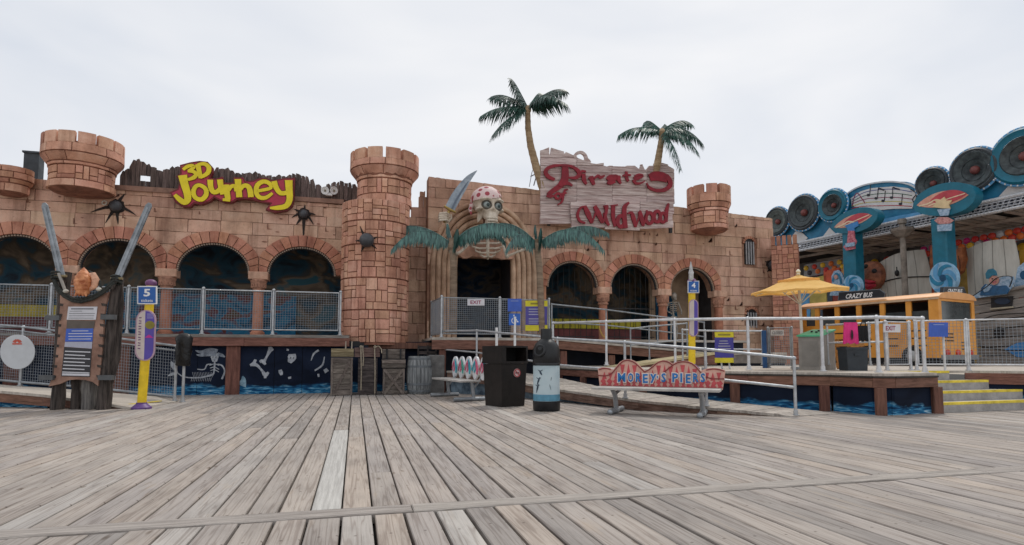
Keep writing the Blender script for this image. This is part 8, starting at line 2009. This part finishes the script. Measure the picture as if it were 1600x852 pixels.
mb = MB(); mb.lathe([(4.5 * k_, zt(372)), (9 * k_, zt(369)), (16 * k_, zt(361)), (16.5 * k_, zt(357)), (14.5 * k_, zt(356.5)), (8 * k_, zt(366))], (mp0.x, mp0.y, 0), 9); mb.build('crows_nest', CN, t)
mb = MB(); mb.lathe([(4.5 * k_, zt(362)), (4 * k_, zt(350)), (6.5 * k_, zt(349)), (6 * k_, zt(342)), (0.01, zt(341))], (mp0.x, mp0.y, 0), 9); mb.build('mast_head', CN, t)
hull = thing('ship_hull', 'grey planked ship side with dark portholes at the right edge', 'ship', fs2(1560, 560)); fh = rplane(1.0)
PLK = M('grey_ship_planks', (0.20, 0.18, 0.165), 0.8, 0.25, 2, 0.4, 8, col2=(0.28, 0.255, 0.235), stretch=(1, 1, 8), orand=0.2)
a, b = fh(1521, 466), fh(1700, 430); zt0, zt1 = a.z, b.z
for k in range(9):
    f0, f1 = k / 9, (k + 1) / 9
    q = [V((a.x, a.y, zt0 + (0.4 - zt0) * f0)), V((b.x, b.y, zt1 + (0.4 - zt1) * f0)), V((b.x, b.y, zt1 + (0.4 - zt1) * f1 + 0.03)), V((a.x, a.y, zt0 + (0.4 - zt0) * f1 + 0.03))]
    mb = MB(); mb.prism([p + rn_ * (0.02 * (k % 2)) for p in q], -rn_ * 0.08); mb.build('plank', PLK, hull)
mb = MB(); mb.frame_box(V((a.x, a.y, 0.4)) - rn_ * 0.3, V((b.x - a.x, b.y - a.y, 0)), -rn_ * 0.05, (0, 0, zt0 - 0.5)); mb.build('inner_wall', DARKIN, hull)
mb = MB(); mb.tube([a + rn_ * 0.06 + V((0, 0, 0.03)), b + rn_ * 0.06 + V((0, 0, 0.03))], 0.06, 8); mb.build('gunwale', PLK, hull, smooth=True)
g1 = rplane(1.05)
w_ = rpoly('gun_port', hull, g1, [(1549, 466), (1583, 463), (1581, 480), (1549, 482)], 0.02, 0.04, BLACK)
mb = MB(); gstroke(mb, g1, [(1548, 483), (1584, 480)], 2.4, 0.05, 0.05, dens=1); mb.build('port_sill', M('tan_sill', (0.36, 0.32, 0.24), 0.7), w_)
mb = MB(); gpoly(mb, g1, ell(1567, 471, 12, 5, 14), 0.04, 0.03); mb.build('navy_shape', M('navy_shape', (0.015, 0.03, 0.06), 0.5), w_)
rpoly('gun_port', hull, g1, ell(1561, 520, 8, 9, 16), 0.02, 0.04, BLACK)
rpoly('painted_swirl', hull, g1, [(1570, 546), (1590, 536), (1640, 530), (1640, 560), (1590, 558)], 0.03, 0.02, DB)
for pts in ([(1535, 500), (1560, 492), (1620, 489)], [(1530, 540), (1575, 548), (1640, 545)]): mb = MB(); gstroke(mb, g1, pts, 1.6, 0.035, 0.02); mb.build('hull_dark_line', M('hull_line_brown', (0.04, 0.035, 0.03), 0.8), hull)  # dark strokes drawn across the hull planks
# painted cut-out sailor leaning on the hull
fsl = rplane(1.2); t = thing('painted_sailor', 'painted cut-out sailor in a blue cap leaning over the ship side', 'cut-out figure', fsl(1555, 462))
def cut(nm, pts, mt, lift, par=None): mb = MB(); gpoly(mb, fsl, pts, lift, 0.05); return mb.build(nm, mt, par or t)
cut('pale_backing', [(1518, 467), (1524, 460), (1536, 449), (1546, 446), (1560, 436), (1566, 432), (1583, 432), (1585, 440), (1580, 450), (1572, 460)], DL, 0.0)
cut('coat', [(1532, 462), (1534, 450), (1540, 444), (1550, 446), (1562, 447), (1572, 446), (1578, 452), (1574, 459), (1550, 462)], M('coat_navy', (0.02, 0.09, 0.20), 0.5, 0.25, 8), 0.03)
cut('sleeve', [(1537, 452), (1543, 445), (1551, 447), (1546, 455), (1539, 457)], DL, 0.05)
cut('face', ell(1554.5, 438, 7.5, 7.5, 14), M('painted_skin', (0.50, 0.27, 0.23), 0.5, 0.2, 9), 0.06)
cut('cap', [(1543, 436), (1542, 428), (1546, 421.5), (1553, 420), (1558, 424), (1560, 431), (1552, 431), (1547, 436)], M('cap_teal', (0.02, 0.14, 0.22), 0.5, 0.2, 8), 0.09)
for ex_ in (1552.5, 1558): cut('eye', ell(ex_, 436, 1.0, 1.0, 8), BLACK, 0.09)
cut('mouth', [(1552, 441), (1559, 440), (1556, 443)], DR, 0.09)
mb = MB(); gstroke(mb, fsl, [(1520, 465), (1545, 448), (1562, 434), (1584, 433), (1580, 449)], 1.0, 0.12, 0.03); mb.build('outline', BLACK, t)
f_ = rplane(0.9); t = thing('painted_wave', 'pale blue painted wave cut-out at the right edge above the ship side', 'cut-out wave', f_(1600, 445))
mb = MB(); gpoly(mb, f_, [(1582, 455), (1586, 440), (1590, 418), (1600, 410), (1640, 402), (1640, 445)], 0.0, 0.08); mb.build('wave', DL, t); mb = MB(); gpoly(mb, f_, ell(1600, 430, 6, 7), 0.02, 0.02); mb.build('wave_eye', M('swirl_dark', (0.008, 0.07, 0.16)), t)
f_ = rplane(0.9); t = thing('painted_wave', 'pale blue painted wave figure between the umbrella and the narrower pillar', 'cut-out wave', f_(1308, 455))
mb = MB(); gpoly(mb, f_, [(1296, 462), (1300, 448), (1299, 432), (1303, 424), (1309, 422), (1315, 427), (1320, 438), (1328, 433), (1337, 438), (1341, 450), (1338, 462)], 0.0, 0.08); w_ = mb.build('wave', DL, t)
for q, (pts, mt, ws) in enumerate((([(1301, 440), (1306, 428), (1312, 432), (1315, 444)], TEAL, 3.0), ([(1308, 455), (1318, 446), (1330, 441), (1336, 450)], SKYB, 3.4), ([(1312, 459), (1322, 452), (1332, 451)], TEAL, 2.2))):
    mb = MB(); gstroke(mb, f_, pts, ws, 0.02 + 0.01 * q, 0.02); mb.build('wave_stripe', mt, w_)
mb = MB(); gpoly(mb, f_, ell(1307, 433, 3, 3.5), 0.05, 0.02); mb.build('face_spot', M('painted_skin', (0.5, 0.27, 0.23)), w_)
BRD = M('groove_brown', (0.10, 0.03, 0.015), 0.7)
# brown carved face
f_ = rplane(-0.2); t = thing('tiki_head', 'big brown carved face with red lips between the narrower pillar and the left sail', 'carving', f_(1363, 460))
c = f_(1360, 431); d = (c - CAM).dot(CF) / FPX
BR = M('carved_brown', (0.20, 0.065, 0.035), 0.6, 0.4, 3, 0.5, 6, col2=(0.36, 0.13, 0.065)); axs = (ru_, V((0, 0, 1)), rn_)
mb = MB(); mb.lathe([(21 * d, -0.2), (20 * d, 0.06), (14 * d, 0.2), (7 * d, 0.27), (0.01, 0.29)], c, 20, (ru_ * 0.95, V((0, 0, 1.12)), rn_)); mb.build('head', BR, t, smooth=True)
for px, py in ((1358, 417), (1371, 424)): mb = MB(); mb.ball(f_(px, py) + rn_ * 0.20, 0.10, 10, 8); mb.build('eye', BLACK, t, smooth=True)
mb = MB(); mb.tube([f_(px, py) + rn_ * 0.22 for px, py in ((1350, 436), (1356, 446), (1364, 449), (1373, 446))], [0.06, 0.13, 0.15, 0.07], 8); mb.tube([f_(px, py) + rn_ * 0.26 for px, py in ((1350, 434), (1358, 440), (1366, 442), (1374, 441))], [0.04, 0.08, 0.09, 0.04], 8); mb.build('lips', M('lips_red', (0.38, 0.02, 0.04), 0.4, 0.2), t, smooth=True)
for pts, lb in (([(1454, 384), (1467, 378), (1468, 430), (1458, 434), (1452, 412)], 'orange carved panel left of the wider pillar'), ([(1491, 392), (1502, 386), (1505, 404), (1500, 424), (1493, 430)], 'orange carved panel right of the wider pillar')):
    t = thing('orange_carving', lb, 'carving', f_(*pts[2])); mb = MB(); gpoly(mb, f_, pts, 0.0, 0.3); pn = mb.build('panel', M('orange_carving_panel', (0.26, 0.07, 0.025), 0.6, 0.45, 2.5, 0.6, 5, col2=(0.46, 0.15, 0.05)), t)
    cx = sum(p[0] for p in pts) / len(pts); mb = MB(); gstroke(mb, f_, [(cx - 1, pts[0][1] + 8), (cx + 2, pts[0][1] + 24), (cx, pts[0][1] + 40)], 1.4, 0.01, 0.02); mb.build('carved_groove', BRD, pn)

# ------------------------------------------------------------------ the yellow bus
BC = V((12.28, 17.0)); bu, bv = V((-0.47, 0.883)), V((0.883, 0.47)); BL, BWD = 4.35, 2.02; ZB_ = ZR + 0.02
def qs(u, v, z): p = BC + bu * u + bv * v; return cW(p.x, p.y, z)
bus = thing('bus', 'orange yellow children\'s ride bus with black lettered boards on its roof', 'bus', qs(BL / 2, BWD / 2, ZR))
BUSY = M('bus_orange_yellow', (0.72, 0.30, 0.045), 0.42, 0.12, 2, col2=(0.80, 0.37, 0.07), spec=0.5); BUSR = M('bus_roof_orange', (0.72, 0.36, 0.14), 0.45, 0.1, 3)
BUSD = M('bus_inside', (0.035, 0.03, 0.03), 0.7, 0.3, 3); GLS = M('bus_glass', (0.035, 0.045, 0.05), 0.12, 0.3, 1.2, spec=0.6, col2=(0.07, 0.085, 0.09))
def qbox(u0, u1, v0, v1, z0, z1, mb=None): mb = mb or MB(); return mb.frame_box(qs(u0, v0, z0), qs(u1, v0, 0) - qs(u0, v0, 0), qs(u0, v1, 0) - qs(u0, v0, 0), (0, 0, z1 - z0))
zw, zr_ = 2.02, 2.66
qbox(0.0, BL, 0.0, BWD, ZB_ + 0.22, zw).build('body', BUSY, bus)
qbox(0.05, BL - 0.05, 0.06, BWD - 0.06, ZB_ + 0.02, ZB_ + 0.22).build('underframe', BLACK, bus)
qbox(0.1, BL - 0.1, 1.0, 1.06, zw, zr_).build('dark_infill', BUSD, bus)  # dark sheet along the middle stands in for the dim bus interior
for k in range(5):
    mb = MB(); mb.cbox(qs(0.5 + 0.75 * k, 0.25, zw - 0.1), qs(0, 0.65, 0) - qs(0, 0, 0), (0, 0, 0.42), qs(0.1, 0, 0) - qs(0, 0, 0), 0.03); mb.build('seat', M('seat_brown', (0.16, 0.07, 0.05), 0.6, 0.2), bus)
sidep = plane_at(qs(0, 0, 1), qs(0, -1, 0) - qs(0, 0, 0))
us = []
for px in (1255, 1276, 1307, 1341, 1378, 1419, 1460):
    p = sidep(px, 480); us.append(max(0.06, min(BL - 0.06, (p - qs(0, 0, 1)).dot((qs(1, 0, 0) - qs(0, 0, 0))))))
for u in us:
    w2 = 0.075 if u > 0.3 else 0.16; qbox(max(0, u - w2), min(BL, u + w2), 0.0, 0.07, zw + .001, zr_).build('window_pillar', BUSY, bus)
for u in us: qbox(max(0, u - .08), min(BL, u + .08), BWD - 0.07, BWD, zw + .001, zr_).build('window_pillar', BUSY, bus)
for k in range(len(us) - 1):
    u1, u0 = us[k], us[k + 1]
    if u1 - u0 > 0.3: qbox(u0 + 0.09, u1 - 0.09, 0.03, 0.036, zw + 0.003, zw + 0.3).build('window', GLS, bus)
# roof: rounded
mb = MB(); prof = [(-0.03, zr_ + 0.001), (-0.03, zr_ + 0.05), (0.08, zr_ + 0.13), (0.35, zr_ + 0.19), (BWD / 2, zr_ + 0.22), (BWD - 0.35, zr_ + 0.19), (BWD - 0.08, zr_ + 0.13), (BWD + 0.03, zr_ + 0.05), (BWD + 0.03, zr_ + 0.001)]
mb.prism([qs(-0.05, v, z) for v, z in prof], qs(BL + 0.08, 0, 0) - qs(0, 0, 0)); mb.build('roof', BUSR, bus, smooth=True, ang=35)
qbox(-0.035, BL + 0.02, -0.045, -0.02, zr_ - 0.03, zr_ + 0.03).build('gutter', M('gutter_tan', (0.5, 0.36, 0.24), 0.5), bus)
# front: corner posts, windscreen, panels, lamps
for v0, v1 in ((0.0, 0.17), (BWD - 0.17, BWD)): qbox(-0.002, 0.1, v0 + .002, v1 - .002, zw + .002, zr_).build('corner_post', BUSY, bus)
qbox(-0.002, 0.08, 0.172, BWD - 0.172, zr_ - 0.07, zr_ - .001).build('header', BUSY, bus)
qbox(0.03, 0.036, 0.172, BWD - 0.172, zw + .002, zr_ - 0.071).build('windscreen', GLS, bus)
for k in range(3): qbox(-0.012, 0.0, 0.25, 0.75, 1.62 - 0.1 * k, 1.65 - 0.1 * k).build('vent_slot', BLACK, bus)
for k in range(3): qbox(-0.012, 0.0, 1.15, 1.6, 1.38 - 0.1 * k, 1.41 - 0.1 * k).build('vent_slot', BLACK, bus)
for k, u in enumerate((0.55, 1.35, 2.15, 2.95, 3.7)):
    for z in (1.72, 1.5, 1.28): qbox(u - 0.2, u + 0.2, -0.012, 0.0, z, z + 0.035).build('side_slot', BLACK, bus)
qbox(-0.06, 0.0, 0.02, BWD - 0.02, ZB_ + 0.16, ZB_ + 0.30).build('bumper', M('bumper_grey', (0.22, 0.22, 0.22), 0.5, 0.2), bus)
fx = qs(-1, 0, 0) - qs(0, 0, 0); vx = qs(0, 1, 0) - qs(0, 0, 0)
for v in (0.35, 0.92, 1.62):
    mb = MB(); mb.lathe([(0.10, 0.0), (0.10, 0.04), (0.06, 0.06), (0.001, 0.065)], qs(0, v, 1.08), 14, (vx, V((0, 0, 1)), fx)); mb.build('headlight', M('lamp_red', (0.55, 0.05, 0.03), 0.35, 0.2), bus, smooth=True)
for u in (0.75, 3.5):
    mb = MB(); ax3 = (qs(1, 0, 0) - qs(0, 0, 0), V((0, 0, 1)), qs(0, -1, 0) - qs(0, 0, 0)); mb.lathe([(0.001, -0.2), (0.27, -0.2), (0.29, -0.1), (0.29, 0.03), (0.24, 0.05)], qs(u, 0, ZR + 0.29), 22, ax3); wh = mb.build('wheel', M('tyre_black', (0.015, 0.015, 0.016), 0.8), bus, smooth=True, ang=35)
    mb = MB(); mb.lathe([(0.17, 0.04), (0.14, 0.08), (0.001, 0.12)], qs(u, 0, ZR + 0.29), 18, ax3); mb.build('hubcap', M('hubcap_grey', (0.36, 0.37, 0.37), 0.4, 0.15), wh, smooth=True)
# roof boards with the name
def bus_board(f, pts, th, txt, tx): 
    mb = MB(); gpoly(mb, f, pts, 0.0, th); o = mb.build('name_board', M('name_board_black', (0.022, 0.026, 0.032), 0.45, 0.2), bus)
    mb = MB(); gstroke(mb, f, pts + [pts[0]], 0.9, 0.006, 0.006, dens=1); mb.build('board_edge', M('board_edge_grey', (0.16, 0.18, 0.2), 0.5), o)
    O, E1, U1 = f(*tx[0]), f(*tx[1]), f(*tx[2]); A = E1 - O; H_ = U1 - O; text_mesh(txt, O, A, H_, H_.length, A.length, 0.03, 0.015, 0.25).build('lettering', WHITE, o)
s1 = plane_at(qs(0, 0.0, 2.8), qs(0, -1, 0) - qs(0, 0, 0)); bus_board(s1, [(1309.5, 469.5), (1311, 457), (1374, 452.2), (1383, 458.5), (1382, 464.5)], 0.07, 'CRAZY BUS', ((1322, 467.3), (1364, 464.3), (1322, 459.8)))
s2 = plane_at(qs(-0.02, 0, 2.8), fx); bus_board(s2, [(1474, 459), (1475, 448.5), (1506, 449), (1510, 459.5)], 0.10, 'CRAZY BUS', ((1480, 457), (1503, 457.3), (1480, 451.5)))
